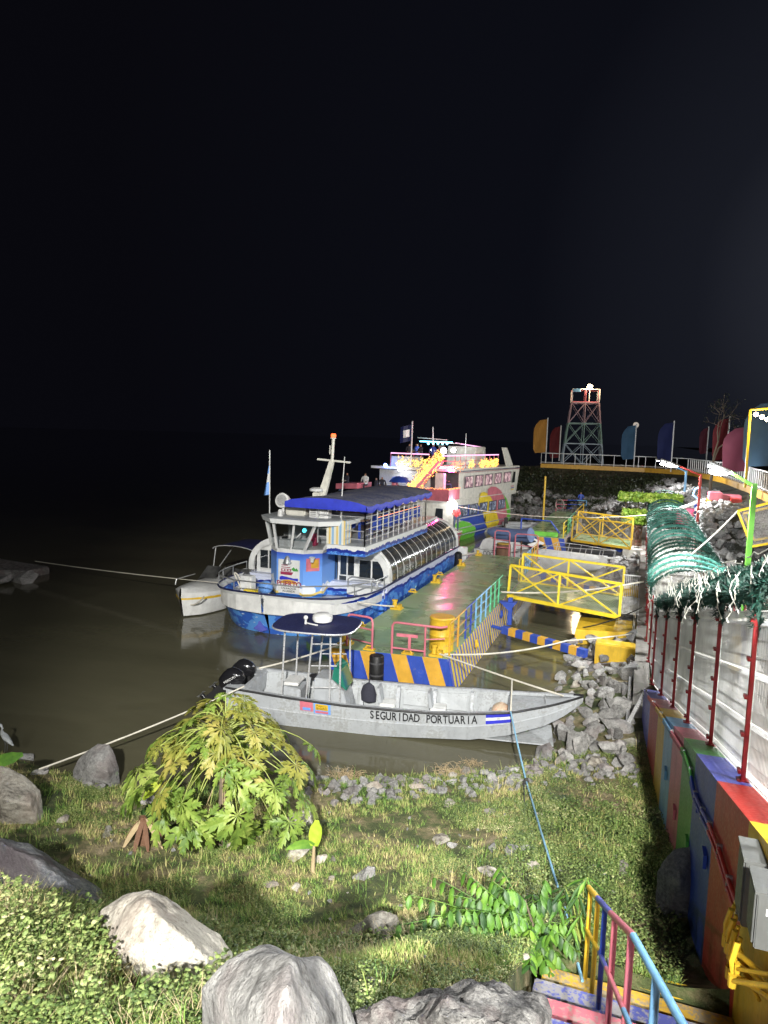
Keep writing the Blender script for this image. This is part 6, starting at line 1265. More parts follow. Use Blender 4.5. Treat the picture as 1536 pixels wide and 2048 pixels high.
boulder([(-60,1650),(0,1672),(60,1690),(150,1742),(226,1790),(200,1835),(120,1810),(60,1770),(-40,1730)],1800,'long dark slate slab slanting down through the left weeds',M['slab'],.9,ridge=[(70,1720,.35),(190,1800,.3),(100,1770,.35)],px_base=120)
boulder([(165,1880),(200,1815),(258,1780),(298,1771),(345,1800),(402,1848),(440,1868),(467,1905),(440,1945),(400,1968),(330,1965),(200,1930)],1955,'pale cream boulder with a pointed top behind the lower left weeds',M['rockpale'],.8,ridge=[(296,1800,.30),(330,1840,.62),(415,1925,.5),(235,1905,.5),(300,1940,.7)],px_base=330)
boulder([(395,1975),(450,1910),(525,1880),(578,1884),(615,1895),(645,1918),(680,1975),(715,2060),(690,2110),(400,2110)],2075,'large two-toned boulder at the bottom with a dark left flank and smooth grey right face',M['rock'],.7,ridge=[(583,1905,.42),(572,1990,.75),(560,2080,.9),(470,1975,.2),(660,2040,.35)],disp=.035,px_base=560,extra=-.2)
boulder([(690,2060),(730,2012),(800,1990),(880,1968),(960,1958),(1020,1972),(1075,1985),(1100,2015),(1110,2090),(700,2110)],2075,'broad dark pitted boulder at the bottom beside the painted steps',M['rockdark'],.7,ridge=[(900,2030,.3),(1050,2050,.3)],disp=.06,fr=3.5,px_base=900,extra=-.45)
boulder([(688,1872),(735,1825),(765,1816),(795,1826),(815,1870),(760,1885)],1878,'grey angular boulder in the middle of the slope above the large one',M['rockmoss'],.4,ridge=[(745,1860,.4)])
boulder([(703,1752),(735,1727),(752,1733),(745,1752),(725,1764)],1758,'small dark wedge shaped rock right of the banana sprout',M['rock'],.25,ridge=[(728,1748,.4)],sub=3,disp=.03)
boulder([(560,1648),(582,1628),(612,1619),(626,1626),(612,1642),(580,1655)],1652,'long pale flat rock right of the papaya',M['rockpale'],.3,ridge=[(590,1640,.3)],sub=3,disp=.03)
boulder([(1310,1745),(1345,1700),(1390,1690),(1425,1760),(1430,1820),(1380,1840),(1320,1800)],1835,'shaded boulder with blue paint stains against the wall',M['slab'],.5,ridge=[(1360,1760,.4)],px_base=1370)
for (px,py,s) in ((5,1160,60),(50,1158,50),(-30,1165,70)): p=P(px,py,.15); rock(p,1.5,'rock at the foot of the left jetty','rocks below the left jetty',flat=.5)
# heron
hp=G(12,1512)+Vector((0,0,.15)); hn=thing('heron','grey heron standing hunched on the flat rock at the left edge','bird',hp)
MB().loft([[hp+Vector((x+r_*.0,r_*math.cos(a),z+r_*1.1*math.sin(a))) for a in [k*math.pi/4 for k in range(8)]] for x,z,r_ in ((.22,.13,.015),(.12,.2,.05),(0,.27,.075),(-.08,.33,.055),(-.11,.40,.028),(-.08,.46,.024),(-.11,.52,.03),(-.15,.535,.028),(-.20,.53,.012),(-.30,.515,.004))],close=True,caps=True).build('body',M['grey'],hn,smooth=True)
for s_ in (-.03,.03): MB().tube([hp+Vector((.0,s_,.22)),hp+Vector((.02,s_,.1)),hp+Vector((.0,s_,-.05))],.008,5).build('leg',M['dgrey'],hn)
# ================================================================== garland arches
random.seed(3)
def garland_mesh(name,path,mat,rad=.11,dens=900,nl=.10,seed=1):
    rnd=random.Random(seed); m=MB(); pts=[Vector(p) for p in path]; seg=[0]
    for a,b in zip(pts[:-1],pts[1:]): seg.append(seg[-1]+(b-a).length)
    L=seg[-1]
    for k in range(int(dens*L)):
        s=rnd.random()*L; i=max(j for j in range(len(seg)-1) if seg[j]<=s); f=(s-seg[i])/max(1e-6,(seg[i+1]-seg[i])); c=pts[i].lerp(pts[i+1],f); t=(pts[i+1]-pts[i]).normalized()
        v=Vector([rnd.gauss(0,1) for _ in range(3)]); v-=t*v.dot(t)*.6; v.normalize(); rr_=rad*rnd.uniform(.15,.9); b0=c+v*rr_; tip=b0+v*nl*rnd.uniform(.5,1.1)+t*rnd.uniform(-.03,.03); sd=v.cross(t).normalized()*.016
        m.add([b0-sd,b0+sd,tip],[(0,1,2)])
    m.tube(pts[::1],rad*.35,5)
    me_o=m.build(name,mat); return me_o
def arcpath(hw,rise,n=14,drop=.0):
    a=[(-hw,0,-drop)] if drop else []
    return a+[(-hw*math.cos(math.pi*k/n),0,rise*math.sin(math.pi*k/n)) for k in range(n+1)]+([(hw,0,-drop)] if drop else [])
ap=arcpath(1.2,.8,drop=.25)
base_arch=[garland_mesh('garland_arch',ap,M['needleD'],seed=1,dens=330),garland_mesh('garland_arch',ap,M['needleT'],seed=2,dens=330,rad=.12)]
ylist=[]; y=22.6
k=0
labs=['dark green','teal']
while y<60:
    ti=1 if (k in (1,2,3)) or (8<=k<=17) else 0; src=base_arch[ti]; 
    o=src if src.get('category') is None else src.copy()
    if o is not src: col.objects.link(o)
    if k%3==0 and y<32: pass
    o.location=(1.62,y,2.72 if y>19.9 else wall_z(y)+1.95); o.rotation_euler=(0,0,random.uniform(-.03,.03)); o.scale=(random.uniform(.97,1.03),1,random.uniform(.93,1.06))
    tag(o,('teal tinsel' if ti else 'dark green')+' garland arch in the tunnel over the walkway','garland arch',('teal' if ti else 'dark green')+' garland arches over the walkway')
    y+=.95+.012*(y-20); k+=1
# near arches over the ramp with hanging strands and icicle wires
near=[(8.56,'topmost garland arch nearest the camera above the ramp fence post'),(10.81,'second garland arch from the camera above the ramp'),(12.85,'third garland arch from the camera above the ramp'),(14.92,'fourth garland arch from the camera above the ramp'),(16.96,'fifth garland arch from the camera above the ramp'),(19.56,'sixth garland arch from the camera where the ramp levels')]
for i,(y,lb) in enumerate(near):
    zt=wall_z(y)+1.97; x0=wall_x(y); hw=1.2; cx_=x0+hw
    pts=[(x0+.05,y,zt-.18),(x0,y,zt)]+[(cx_-hw*math.cos(math.pi*k/14),y,zt+.78*math.sin(math.pi*k/14)**.8) for k in range(1,14)]+[(x0+2*hw,y,zt),(x0+2*hw,y,zt-.4)]
    tag(garland_mesh('garland_arch',pts,M['needleD'],rad=.13,dens=620,nl=.10,seed=10+i),lb,'garland arch')
    # swags running lengthwise between arches
    if i<len(near)-1:
        y2=near[i+1][0]; z2=wall_z(y2)+1.97; x2=wall_x(y2)
        for j,(fx_,sg) in enumerate(((.10,.1),(.32,.12),(.6,.12))):
            a=math.pi*fx_; p=Vector((cx_-hw*math.cos(a),y,zt+.78*math.sin(a)**.8)); q_=Vector((x2+hw-hw*math.cos(a),y2,z2+.78*math.sin(a)**.8))
            tag(garland_mesh('garland_swag',sag(p,q_,sg,8),M['needleD'],rad=.13,dens=430,nl=.11,seed=40+i*3+j),('lower','middle','upper')[j]+' garland swag between the '+('first','second','third','fourth','fifth')[i]+' and next arch of the ramp','garland')
    m=MB(); rnd=random.Random(i)
    for s_ in range(34):
        a=math.pi*rnd.uniform(.05,.8); yy=y+rnd.uniform(0,2.0); zz=wall_z(yy)+1.97; p=Vector((wall_x(yy)+hw-hw*1.14*math.cos(a),yy,zz+.12+.80*math.sin(a)**.8)); pts=[p]
        for j in range(rnd.randint(3,7)): p=p+Vector((rnd.uniform(-.05,.05),rnd.uniform(-.05,.05),-rnd.uniform(.06,.12))); pts.append(p)
        m.tube(pts,.0065,3)
        for p in pts[1::2]: m.tube([p,p+Vector((.02,-.02,-.045))],.010,4)
    for a in (.25,.45,.7):
        aa=math.pi*a; L=[]
        for j in range(9): yy=y+2.1*j/8; L.append((wall_x(yy)+hw-hw*1.12*math.cos(aa)+rnd.uniform(-.05,.05),yy,wall_z(yy)+1.97+.80*math.sin(aa)**.8+.15+rnd.uniform(-.06,.04)))
        m.tube(L,.008,4)
    tag(m.build('icicle_lights',M['wire']),'unlit white icicle light wires hanging from the '+('first','second','third','fourth','fifth','sixth')[i]+' ramp arch','light string')
for i in range(7):
    m=MB(); rnd=random.Random(50+i); y0=21+i*2.2
    for s_ in range(16):
        a=math.pi*rnd.uniform(.1,.9); yy=y0+rnd.uniform(0,2.2); p=Vector((1.62-1.2*math.cos(a),yy,2.72+.8*math.sin(a))); pts=[p]
        for j in range(rnd.randint(3,8)): p=p+Vector((rnd.uniform(-.04,.04),rnd.uniform(-.04,.04),-.1)); pts.append(p)
        m.tube(pts,.008,3)
    tag(m.build('icicle_lights',M['wire']),'white icicle light wires hanging inside the garland tunnel','light string','icicle wires inside the garland tunnel')
# closed parasols on the walkway
for x,y,c1,lb in ((2.2,17.5,'yellow','closed yellow parasol standing on the walkway behind the fence'),(2.5,19.0,'violet','closed violet parasol next to the yellow one on the walkway')):
    z=wall_z(y); t=thing('closed_parasol',lb,'parasol',(x,y,z)); MB().tube([(x,y,z),(x,y,z+2.1)],.02,6).build('pole',M['white'],t); MB().lathe((x,y,z+.7),[(.04,0),(.13,.1),(.12,.7),(.05,1.25),(.01,1.35)],9).build('folded_canopy',M[c1],t,smooth=True); MB().lathe((x,y,z),[(.2,0),(.2,.06),(.05,.1)],12).build('base',M['conc'],t)
# ================================================================== hedges, bare tree, coloured benches, frames at right
def leafcloud(c,r,n,size,mat,rnd,shape='box'):
    m=MB()
    for k in range(n):
        p=Vector((rnd.uniform(-1,1)*r[0],rnd.uniform(-1,1)*r[1],rnd.uniform(-1,1)*r[2]))+Vector(c); a=Vector([rnd.gauss(0,1) for _ in range(3)]).normalized(); b=a.orthogonal().normalized(); b=Matrix.Rotation(rnd.uniform(0,6.28),3,a)@b; s=size*rnd.uniform(.6,1.3)
        m.add([p-b*s,p+a.cross(b)*s*.45,p+b*s,p-a.cross(b)*s*.45],[(0,1,2,3)])
    return m
rnd=random.Random(9)
def hedge(c,r,n,size,lb,stem=True):
    t=thing('clipped_shrub',lb,'shrub',(c[0],c[1],.6)); leafcloud(c,r,n,size,M['bush'],rnd).build('crown',M['bush'],t)
    for k in range(5): x=c[0]+r[0]*(-.8+.4*k); MB().tube([(x,c[1],.3),(x+.1,c[1],c[2])],.04,5).build('stem',M['bark'],t)
a=PY(1238,992,53);b=PY(1365,992,53); hedge(((a.x+b.x)/2,53,a.z),((b.x-a.x)/2,1.1,.24),2600,.17,'long flat topped clipped shrub, upper of two, under the blue lamp')
a=PY(1245,1028,50);b=PY(1300,1028,50); hedge(((a.x+b.x)/2,50,a.z-.1),((b.x-a.x)/2,1.0,.42),1500,.16,'shorter clipped shrub below the long flat one, beside the tunnel')
def branch(m,p,d,L,r,dep,rnd,tips):
    q=p+d*L; m.tube([p,(p+q)/2+Vector([rnd.uniform(-.05,.05)*L for _ in range(3)]),q],[r,r*.85,r*.65],5)
    if dep==0: tips.append(q); return
    for k in range(rnd.choice((2,3))): nd=(d+Vector([rnd.gauss(0,.5) for _ in range(3)])+Vector((0,0,.05))).normalized(); branch(m,q,nd,L*rnd.uniform(.6,.8),r*.6,dep-1,rnd,tips)
tb_=D(1420,1000,50); tt=thing('scrub_tree','sparse leafed tree with pale trunk in front of the far promenade','tree',tb_); m=MB(); tips=[]
branch(m,tb_,Vector((0,0,1)),2.3,.13,5,random.Random(4),tips); m.build('trunk',M['bark'],tt,smooth=True); lm=MB(); rnd=random.Random(8)
for p in tips:
    c_=leafcloud(p,(.25,.25,.2),9,.06,None,rnd); lm.add(c_.v,c_.f)
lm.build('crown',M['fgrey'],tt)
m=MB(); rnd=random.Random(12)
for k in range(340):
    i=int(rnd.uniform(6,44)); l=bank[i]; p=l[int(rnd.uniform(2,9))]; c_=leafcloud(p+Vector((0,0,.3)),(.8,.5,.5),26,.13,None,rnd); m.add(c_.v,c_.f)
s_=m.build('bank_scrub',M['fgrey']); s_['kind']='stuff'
random.seed(77)
for i,(px,py,w_,h,c,lb) in enumerate(((1371,1032,34,30,'maroon','dark red painted bench block on the right bank'),(1405,1024,30,30,'blue','blue painted bench block on the right bank'),(1428,1012,28,30,'orange','orange painted bench block on the right bank'),(1456,1002,44,26,'pink','pink painted bench block on the right bank'),(1430,992,24,16,'pink','smaller pink block above the orange one'),(1470,1008,20,22,'red','red block at the end of the bench row'))):
    d=44-i*.8; p=D(px,py,d); s=d/F; o=MB().box(p,(w_*s,1.2,h*s)); tag(o.build('bench_block',M[c],bevel=.03),lb,'block')
tag(MB().tube([D(1398,1000,42),D(1386,990,42),D(1390,978,42),D(1402,975,42)],.06,8).build('curved_rail',M['lblue'],smooth=True),'light blue bent pipe handle next to the red lamp post','rail')
pl=thing('plank','pale plank or coping on the right bank below the coloured blocks','plank',D(1380,1015,42)); MB().bar(D(1345,1022,42),D(1412,998,43),.3,.08).build('board',M['concrete'],pl)
for i,(A_,lb) in enumerate((([(1475,1022),(1560,1000),(1575,1080),(1503,1093)],'larger leaning yellow mesh gate frame at the right edge'),([(1487,1027),(1570,1008),(1580,1068),(1508,1080)],'inner yellow mesh gate frame at the right edge'))):
    pp=[D(x,y,24+i*.8) for x,y in A_]; t=thing('gate_frame',lb,'frame',pp[3]); m=MB()
    for p,q in zip(pp,pp[1:]+pp[:1]): MB().bar(p,q,.07).build('tube',M['yellow'],t)
    for k in range(1,26): m.bar(pp[0].lerp(pp[1],k/26),pp[3].lerp(pp[2],k/26),.008); m.bar(pp[0].lerp(pp[3],k/26),pp[1].lerp(pp[2],k/26),.008)
    m.build('mesh_infill',M['conc'],t)
tag(MB().tube(sag((.45,25.5,2.5),D(1475,1022,24),.2),.03,5).build('cable',M['rope']),'pale cable running from the tunnel to the yellow gate frame','cable')
# ================================================================== papaya tree
PB=G(437,1692); pt=thing('papaya_tree','papaya tree with drooping lobed leaves, yellowing at the top, in front of the patrol boat','tree',PB)
d0=(PB-Vector((0,0,H))).dot(FW); PT=D(452,1432,d0)
MB().tube([PB-Vector((0,0,.1)),PB.lerp(PT,.3)+Vector((.03,0,0)),PB.lerp(PT,.65),PT],[.075,.065,.055,.035],10).build('trunk',M['bark'],pt,smooth=True)
def papleaf(rnd,size):
    m=MB(); nl=9
    for i in range(nl):
        a=R(-145+290*i/(nl-1)); L=size*(1-.38*abs(i-(nl-1)/2)/((nl-1)/2))*rnd.uniform(.9,1.1); ca,sa=math.cos(a),math.sin(a)
        def pt_(u,v): # u along lobe 0..1, v lateral (units of L)
            r_=u*L; x=r_*ca-v*L*sa; y=r_*sa+v*L*ca; rr_=math.hypot(x,y)/size; return Vector((x,y,-.42*size*rr_**1.9+abs(v)*.28*L))
        L*=rnd.uniform(.75,1.08); a+=rnd.uniform(-.09,.09); ca,sa=math.cos(a),math.sin(a)
        if rnd.random()<.06: L*=.5
        m.add([pt_(0,0),pt_(.30,-.055),pt_(.34,0),pt_(.30,.055)],[(0,1,2),(0,2,3)])
        for s_ in(-1,1):
            for (u0_,u1_,vo,ut) in ((.28,.52,.24,.66),(.5,.74,.19,.86),(.70,.9,.11,.98)):
                m.add([pt_(u0_,0),pt_(u1_,0),pt_(ut,s_*vo),pt_((u0_+ut)/2-.02,s_*vo*.72)],[(0,1,2,3) if s_>0 else (3,2,1,0)])
        m.add([pt_(.30,-.05),pt_(.9,-.045),pt_(1,0),pt_(.9,.045),pt_(.30,.05)],[(0,1,2,3,4)])
    return m
rnd=random.Random(15); PLM={}
for c in ('papg','papy'):
    for k in range(6):
        o=papleaf(rnd,.36).build('leaf',M[c]); PLM[(c,k)]=o.data; bpy.data.objects.remove(o)
nleaf=74
for i in range(nleaf):
    u=(i+.5)/nleaf; az=i*2.39996+rnd.uniform(-.25,.25); rad=itp(u,[0,.12,.3,.55,.8,1],[.2,.5,.9,1.42,1.3,.9])*rnd.uniform(.68,1.12); dz=itp(u,[0,.12,.3,.55,.8,1],[.22,.02,-.25,-.68,-1.15,-1.6])+rnd.uniform(-.14,.14)
    a0=PT.lerp(PB,u*.36); dirh=Vector((math.cos(az),math.sin(az),0)); e_=PT+dirh*rad+Vector((0,0,dz))
    if e_.z<gz(e_.x,e_.y)+.15: e_.z=gz(e_.x,e_.y)+.2
    mid=a0.lerp(e_,.5)+Vector((0,0,.18+.22*rad)); pts=[]
    for k in range(7): t_=k/6; pts.append(a0*(1-t_)**2+mid*2*t_*(1-t_)+e_*t_*t_)
    yl=u<.5 and rnd.random()<.8; lf=bpy.data.objects.new('leaf',PLM[('papy' if yl else 'papg',rnd.randrange(6))]); col.objects.link(lf); lf.parent=pt; lf.location=e_-PB
    s=itp(u,[0,.15,.4,1],[.7,1.1,1.35,1.25])*rnd.uniform(.72,1.15); lf.scale=(s,s*rnd.uniform(.8,1.1),s*rnd.uniform(.8,1.6))
    tilt=R(itp(u,[0,.2,.6,1],[-10,25,50,60]))+rnd.uniform(-.35,.35); lf.rotation_euler=(Matrix.Rotation(az+rnd.uniform(-.5,.5),3,'Z')@Matrix.Rotation(tilt,3,'Y')@Matrix.Rotation(rnd.uniform(-.4,.4),3,'X')).to_euler()
    MB().tube(pts,[.012]*3+[.009]*2+[.006]*2,5).build('petiole',M['petiole'],pt,smooth=True)
for k in range(9):
    q_=PT.lerp(PB,.30+.05*k); dd_=Vector((rnd.uniform(-.25,.25),rnd.uniform(-.25,.1),-.35-rnd.random()*.3)); MB().tube([q_,q_+dd_*.4+Vector((0,0,.1)),q_+dd_],.008,4).build('dead_petiole',M['straw'],pt)
for k in range(4): c=PT.lerp(PB,.22+.04*k)+Vector((.09*math.cos(k*1.7),.09*math.sin(k*1.7)-.05,0)); MB().lathe(c-Vector((0,0,.12)),[(.01,0),(.06,.05),(.07,.13),(.04,.2),(.01,.23)],10).build('fruit',M['fruit'],pt,smooth=True)
# ================================================================== banana sprout, edge leaf, dead stump
def bleaf(p,d,L,w_,name,mat,par,fold=.15,bend=.3):
    p=Vector(p); d=Vector(d).normalized(); sd=d.cross(FW).normalized(); rows=[]
    for k in range(9):
        f=k/8; ww=w_*math.sin(math.pi*min(.999,.12+.8*f))**.6*(1 if f<.85 else .75); c=p+d*L*f+Vector((0,0,-bend*L*f*f)); rows.append([c-sd*ww-FW*fold*ww,c,c+sd*ww-FW*fold*ww])
    return MB().loft(rows).build(name,mat,par,smooth=True)
sb_=G(625,1745); ds=(sb_-Vector((0,0,H))).dot(FW); t=thing('banana_sprout','young banana sprout with one bright upright leaf and one drooping leaf','plant',sb_)
tp_=D(628,1692,ds); MB().tube([sb_-Vector((0,0,.05)),sb_.lerp(tp_,.6),tp_],[.035,.028,.018],8).build('pseudostem',M['straw'],t,smooth=True); bleaf(tp_,(D(634,1640,ds)-tp_),(D(634,1640,ds)-tp_).length,.095,'leaf',M['banana'],t,bend=0.0); bleaf(tp_,D(582,1712,ds)-tp_+Vector((0,0,.28)),.42,.075,'leaf',M['leafy'],t,bend=.45)
e0=G(-15,1560); t=thing('banana_plant','broad banana leaf poking in from the left edge','plant',e0); de=(e0-Vector((0,0,H))).dot(FW)-.8; p0=D(-25,1530,de); bleaf(p0,D(46,1508,de)-p0,(D(46,1508,de)-p0).length,.11,'leaf',M['leafy'],t,bend=0); MB().tube([e0,p0],.03,6).build('stem',M['petiole'],t)
p=G(288,1688); t=thing('dead_stump','withered brown banana stump with hanging dry leaves left of the papaya','stump',p); MB().tube([p,p+Vector((-.02,0,.45))],[.09,.05],8).build('stalk',M['rust'],t)
for k in range(9): a=k*.7; bleaf(p+Vector((0,0,.42)),Vector((math.cos(a),math.sin(a),-.6-.1*(k%3))),.42,.04,'dry_leaf',M['rust'] if k%3 else M['straw'],t,bend=.5)
dg_=G(320,1640); t=thing('banana_plant','dark broad leaf with a pale torn leaf left of the papaya','plant',dg_); dd_=(dg_-Vector((0,0,H))).dot(FW)-.3
p0=D(345,1610,dd_); bleaf(p0,D(282,1628,dd_)-p0,(D(282,1628,dd_)-p0).length,.14,'leaf',M['leafd'],t,bend=0); p0=D(327,1552,dd_); bleaf(p0,D(286,1600,dd_)-p0,(D(286,1600,dd_)-p0).length,.07,'leaf',M['banana'],t,bend=0)
# ================================================================== feathery sapling
SBp=G(1072,2030); t=thing('feathery_sapling','sapling with long pinnate leaves behind the pitted boulder','sapling',SBp); dsp=(SBp-Vector((0,0,H))).dot(FW)
stp_=[SBp-Vector((0,0,.1)),D(1070,1900,dsp),D(1066,1850,dsp),D(1050,1800,dsp)]
MB().tube(stp_,[.02,.017,.013,.008],7).build('stem',M['bark'],t,smooth=True)
lfm=[]
for k,c in enumerate(('leafy','leafy','leafd','petiole')):
    o=MB().add([(0,0,0),(.03,.021,-.004),(.085,.022,-.012),(.125,0,-.024),(.085,-.022,-.012),(.03,-.021,-.004),(.07,0,.005)],[(0,1,6),(1,2,6),(2,3,6),(3,4,6),(4,5,6),(5,0,6)]).build('leaflet',M[c if c!='petiole' else 'leafy'],smooth=True); lfm.append(o.data); bpy.data.objects.remove(o)
rnd=random.Random(31)
fr_=[(900,1820,-.55),(970,1900,-.6),(1010,1780,-.2),(800,1850,-.35),(1120,1800,-.1),(1150,1900,-.3),(1060,1930,-.65),(880,1930,-.6),(960,1800,-.1),(1100,1870,-.5),(820,1790,-.1),(950,1765,-.1),(1090,1760,-.05),(760,1930,-.3),(850,1960,-.4),(1100,1945,-.3),(930,1850,-.5),(1060,1860,-.4),(870,1755,.2),(930,1745,.3),(1000,1735,.3),(840,1900,-.3),(760,1872,.0),(860,1830,.0),(905,1790,.1),(985,1762,.15),(1065,1790,.1),(1130,1850,-.1),(1110,1905,-.15),(1145,1960,-.2),(1020,1965,-.2),(935,1935,-.1),(790,1950,-.1),(900,1890,-.25),(980,1850,.3),(1020,1820,-.3),(1000,1900,-.35)]
for i,(px,py,dz) in enumerate(fr_):
    o_=stp_[2].lerp(stp_[3],rnd.random()) if i<7 else stp_[1].lerp(stp_[2],rnd.random()); e_=D(px,py,dsp+dz); mid=(o_+e_)/2+Vector((0,0,.10)); pts=[o_*(1-q_)**2+mid*2*q_*(1-q_)+e_*q_*q_ for q_ in [k/9 for k in range(10)]]
    fr=MB().tube(pts,[.0035]*9+[.002],4).build('frond',M['leafy'],t); L=(e_-o_).length; n=max(6,min(10,int(L/.05)))
    for k in range(n):
        f=.18+.82*k/(n-1); j=min(8,int(f*9)); p=pts[j].lerp(pts[j+1],f*9-j); tg=(pts[j+1]-pts[j]).normalized()
        for s_ in (-1,1):
            az=math.atan2(tg.y,tg.x)+s_*R(68)+rnd.uniform(-.2,.2); lo=bpy.data.objects.new('leaflet',rnd.choice(lfm)); col.objects.link(lo); lo.parent=fr; lo.location=p-SBp; lo.rotation_euler=(rnd.uniform(-.4,.4)*s_,R(rnd.uniform(28,62)),az); s=rnd.uniform(1.0,1.45)*(1-.3*abs(f-.5)); lo.scale=(s,s*1.15,s)
# cassava-like plant beside rail
cp_=G(1160,1905); t=thing('cassava_plant','dark green plant with palmate leaves left of the yellow handrail','plant',cp_); dc=(cp_-Vector((0,0,H))).dot(FW)
for i,(px,py) in enumerate(((1168,1760),(1150,1785),(1130,1775),(1160,1830),(1180,1800),(1140,1840),(1158,1790),(1118,1810),(1150,1860),(1175,1755))):
    e_=D(px,py,dc-.1+.05*(i%3)); b_=cp_+Vector((0,0,.1)); MB().tube([b_,(b_+e_)/2+Vector((0,0,.1)),e_],.006,4).build('petiole',M['petiole'],t); m=MB()
    for k in range(6):
        a=k*1.0+rnd.random()*.3; dv=Vector((math.cos(a),math.sin(a),-.75)); sd=Vector((-math.sin(a),math.cos(a),0))*.022; L=rnd.uniform(.16,.24); m.add([e_,e_+dv*L*.5-sd+Vector((0,0,.01)),e_+dv*L,e_+dv*L*.5+sd+Vector((0,0,.01))],[(0,1,2,3)])
    m.build('leaf',M['leafy'] if i%2 else M['leafd'],t)
# dry shrubs on the shore
for i,(px,py,w_) in enumerate(((720,1552,60),(770,1548,45),(905,1555,50),(945,1542,30),(690,1560,40))):
    p=G(px,py); d=(p-Vector((0,0,H))).dot(FW); m=MB(); 
    for k in range(150):
        a=rnd.uniform(0,6.28); r_=w_/F*d*.8*rnd.random()**.6; b_=p+Vector((r_*math.cos(a),r_*.5*math.sin(a),rnd.uniform(-.02,.12))); q_=b_+Vector((rnd.uniform(-.22,.22),rnd.uniform(-.15,.15),rnd.uniform(.0,.16))); m.tube([b_,(b_+q_)/2+Vector((0,0,.05)),q_],.004,3,caps=False)
    tag(m.build('dry_weed_clump',M['straw']),('widest tangle of dry weeds on the shore stones','tangle of dry weeds right of the widest one','dry weed heap in front of the patrol boat lettering','small dry weed tuft behind the pale shore rock','dry weed tangle nearest the papaya')[i],'dry weeds')
# ================================================================== grass & ground cover (stuff)
rg=np.random.default_rng(5)
M['drystem']=paint('dry stems',(.46,.38,.22),.9,.3)
def scatter(n,fn_keep):
    out_=[]
    while len(out_)<n:
        px=rg.uniform(-60,1420); py=0
        # pick a random ground point inside the view wedge, nearer spots denser as the eye sees them
        dd=3.2+ (rg.random()**1.15)*13.5; x_=(px-CX)/F*dd*1.02; X_=x_*math.cos(YAW)-dd*math.sin(YAW); Y_=x_*math.sin(YAW)+dd*math.cos(YAW)
        if X_>1.0 or near_t(X_,Y_)<.05: continue
        if X_>-.72 and Y_<6.95: continue
        if fn_keep(X_,Y_): out_.append((X_,Y_,gz(X_,Y_),dd))
    return out_
def near_t(x,y): return (shore_y(x)-y)*.92
def fld(x,y,s,o=0): return mnoise.noise(Vector((x*s+o,y*s,o)))
def blades(name,pts,h0,h1,wd,mat,nb,lean=.5):
    V=[];Fc=[];C_=[]
    for (x,y,z,dd) in pts:
        sc_=.8+.05*dd
        for k in range(nb):
            a=rg.uniform(0,6.28); r_=rg.uniform(0,.05); b=np.array([x+r_*math.cos(a),y+r_*math.sin(a),z-.01]); h=rg.uniform(h0,h1)*sc_; l=np.array([math.cos(a),math.sin(a),0])*h*lean*rg.uniform(.3,1.3); s=np.array([-math.sin(a),math.cos(a),0])*wd*sc_; i=len(V)
            V+= [b-s,b+s,b+l*.45+s*.6+[0,0,h*.6],b+l*.45-s*.6+[0,0,h*.6],b+l+[0,0,h*.92]]; Fc+=[(i,i+1,i+2,i+3),(i+3,i+2,i+4)]; C_+=[rg.random()]*5
    me=bpy.data.meshes.new(name); me.from_pydata([tuple(v) for v in V],[],Fc); at=me.attributes.new('rnd','FLOAT','POINT'); at.data.foreach_set('value',C_); me.materials.append(mat); o=bpy.data.objects.new(name,me); col.objects.link(o); o['kind']='stuff'; return o
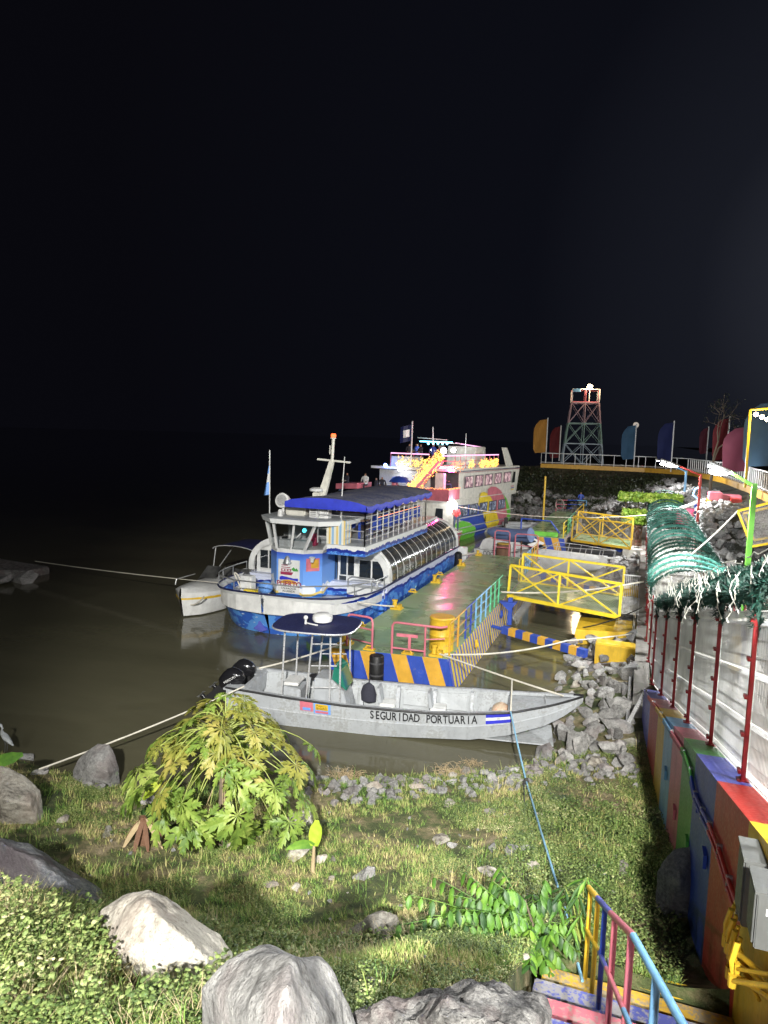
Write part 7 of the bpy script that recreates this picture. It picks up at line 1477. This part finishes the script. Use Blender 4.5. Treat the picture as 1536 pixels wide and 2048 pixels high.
def leaves(name,pts,size,mat,nb,hmax):
    V=[];Fc=[];C_=[]
    for (x,y,z,dd) in pts:
        sc_=.75+.06*dd
        for k in range(nb):
            a=rg.uniform(0,6.28); r_=rg.uniform(0,.09); h=rg.uniform(.01,hmax); b=np.array([x+r_*math.cos(a),y+r_*math.sin(a),z+h]); s=size*sc_*rg.uniform(.6,1.3); a2=rg.uniform(0,6.28); up_=rg.uniform(-.2,.8); d1=np.array([math.cos(a2),math.sin(a2),up_])*s; d2=np.array([-math.sin(a2),math.cos(a2),rg.uniform(-.3,.3)])*s*.42; i=len(V)
            nz=np.array([0,0,-.28*s]); V+=[b,b+d1*.35+d2,b+d1*.75+d2*.7+nz*.4,b+d1+nz,b+d1*.75-d2*.7+nz*.4,b+d1*.35-d2,b+d1*.5-nz*.35]; Fc+=[(i,i+1,i+6),(i+1,i+2,i+6),(i+2,i+3,i+6),(i+3,i+4,i+6),(i+4,i+5,i+6),(i+5,i,i+6)]; C_+=[rg.random()]*7
    me=bpy.data.meshes.new(name); me.from_pydata([tuple(v) for v in V],[],Fc); at=me.attributes.new('rnd','FLOAT','POINT'); at.data.foreach_set('value',C_); me.materials.append(mat); o=bpy.data.objects.new(name,me); col.objects.link(o); o['kind']='stuff'; return o
dirt=lambda x,y: fld(x,y,.8,4)+.6*fld(x,y,2.6,8)<.06 or rg.random()<.14
blades('grass',scatter(26000,dirt),.025,.07,.0035,M['blade'],5,1.0)
blades('tall_grass',scatter(600,lambda x,y: fld(x,y,.4,9)>.05),.10,.22,.004,M['blade'],4,.6)
leaves('ground_cover',scatter(19000,lambda x,y: (x>-2.6 or y<6.0 or fld(x,y,.5,2)>.1) and (fld(x,y,.9,7)+.7*fld(x,y,2.9,3)>.0)),.018,M['clover'],5,.07)
wd_=[(x,y,z,dd) for x,y,z,dd in scatter(4300,lambda x,y: x<-2.2 and y<6.4 and (fld(x,y,1.3,20)+.8*fld(x,y,3.7,21)>-.02)) ]
blades('weed_grass',wd_[::2],.06,.16,.004,M['blade'],5,.9)
leaves('weeds',wd_,.024,M['clover'],6,.17)
leaves('broad_weeds',wd_[::4],.036,M['clover'],5,.24)
blades('dry_stalks',scatter(2200,lambda x,y: x<-1.8 and y<6.8),.05,.16,.003,M['drystem'],3,1.3)
blades('weed_stalks',wd_[:2600],.06,.22,.0028,M['blade'],3,.7)
shd=[p for p in scatter(2500,lambda x,y: x>-1.6 and y>7 and y<13)]; leaves('creeping_weeds',shd,.028,M['clover'],5,.12)
bpy.context.view_layer.update()
print('OBJECTS',len(col.objects),'tris',sum(len(o.data.polygons) for o in col.objects if o.type=='MESH'))
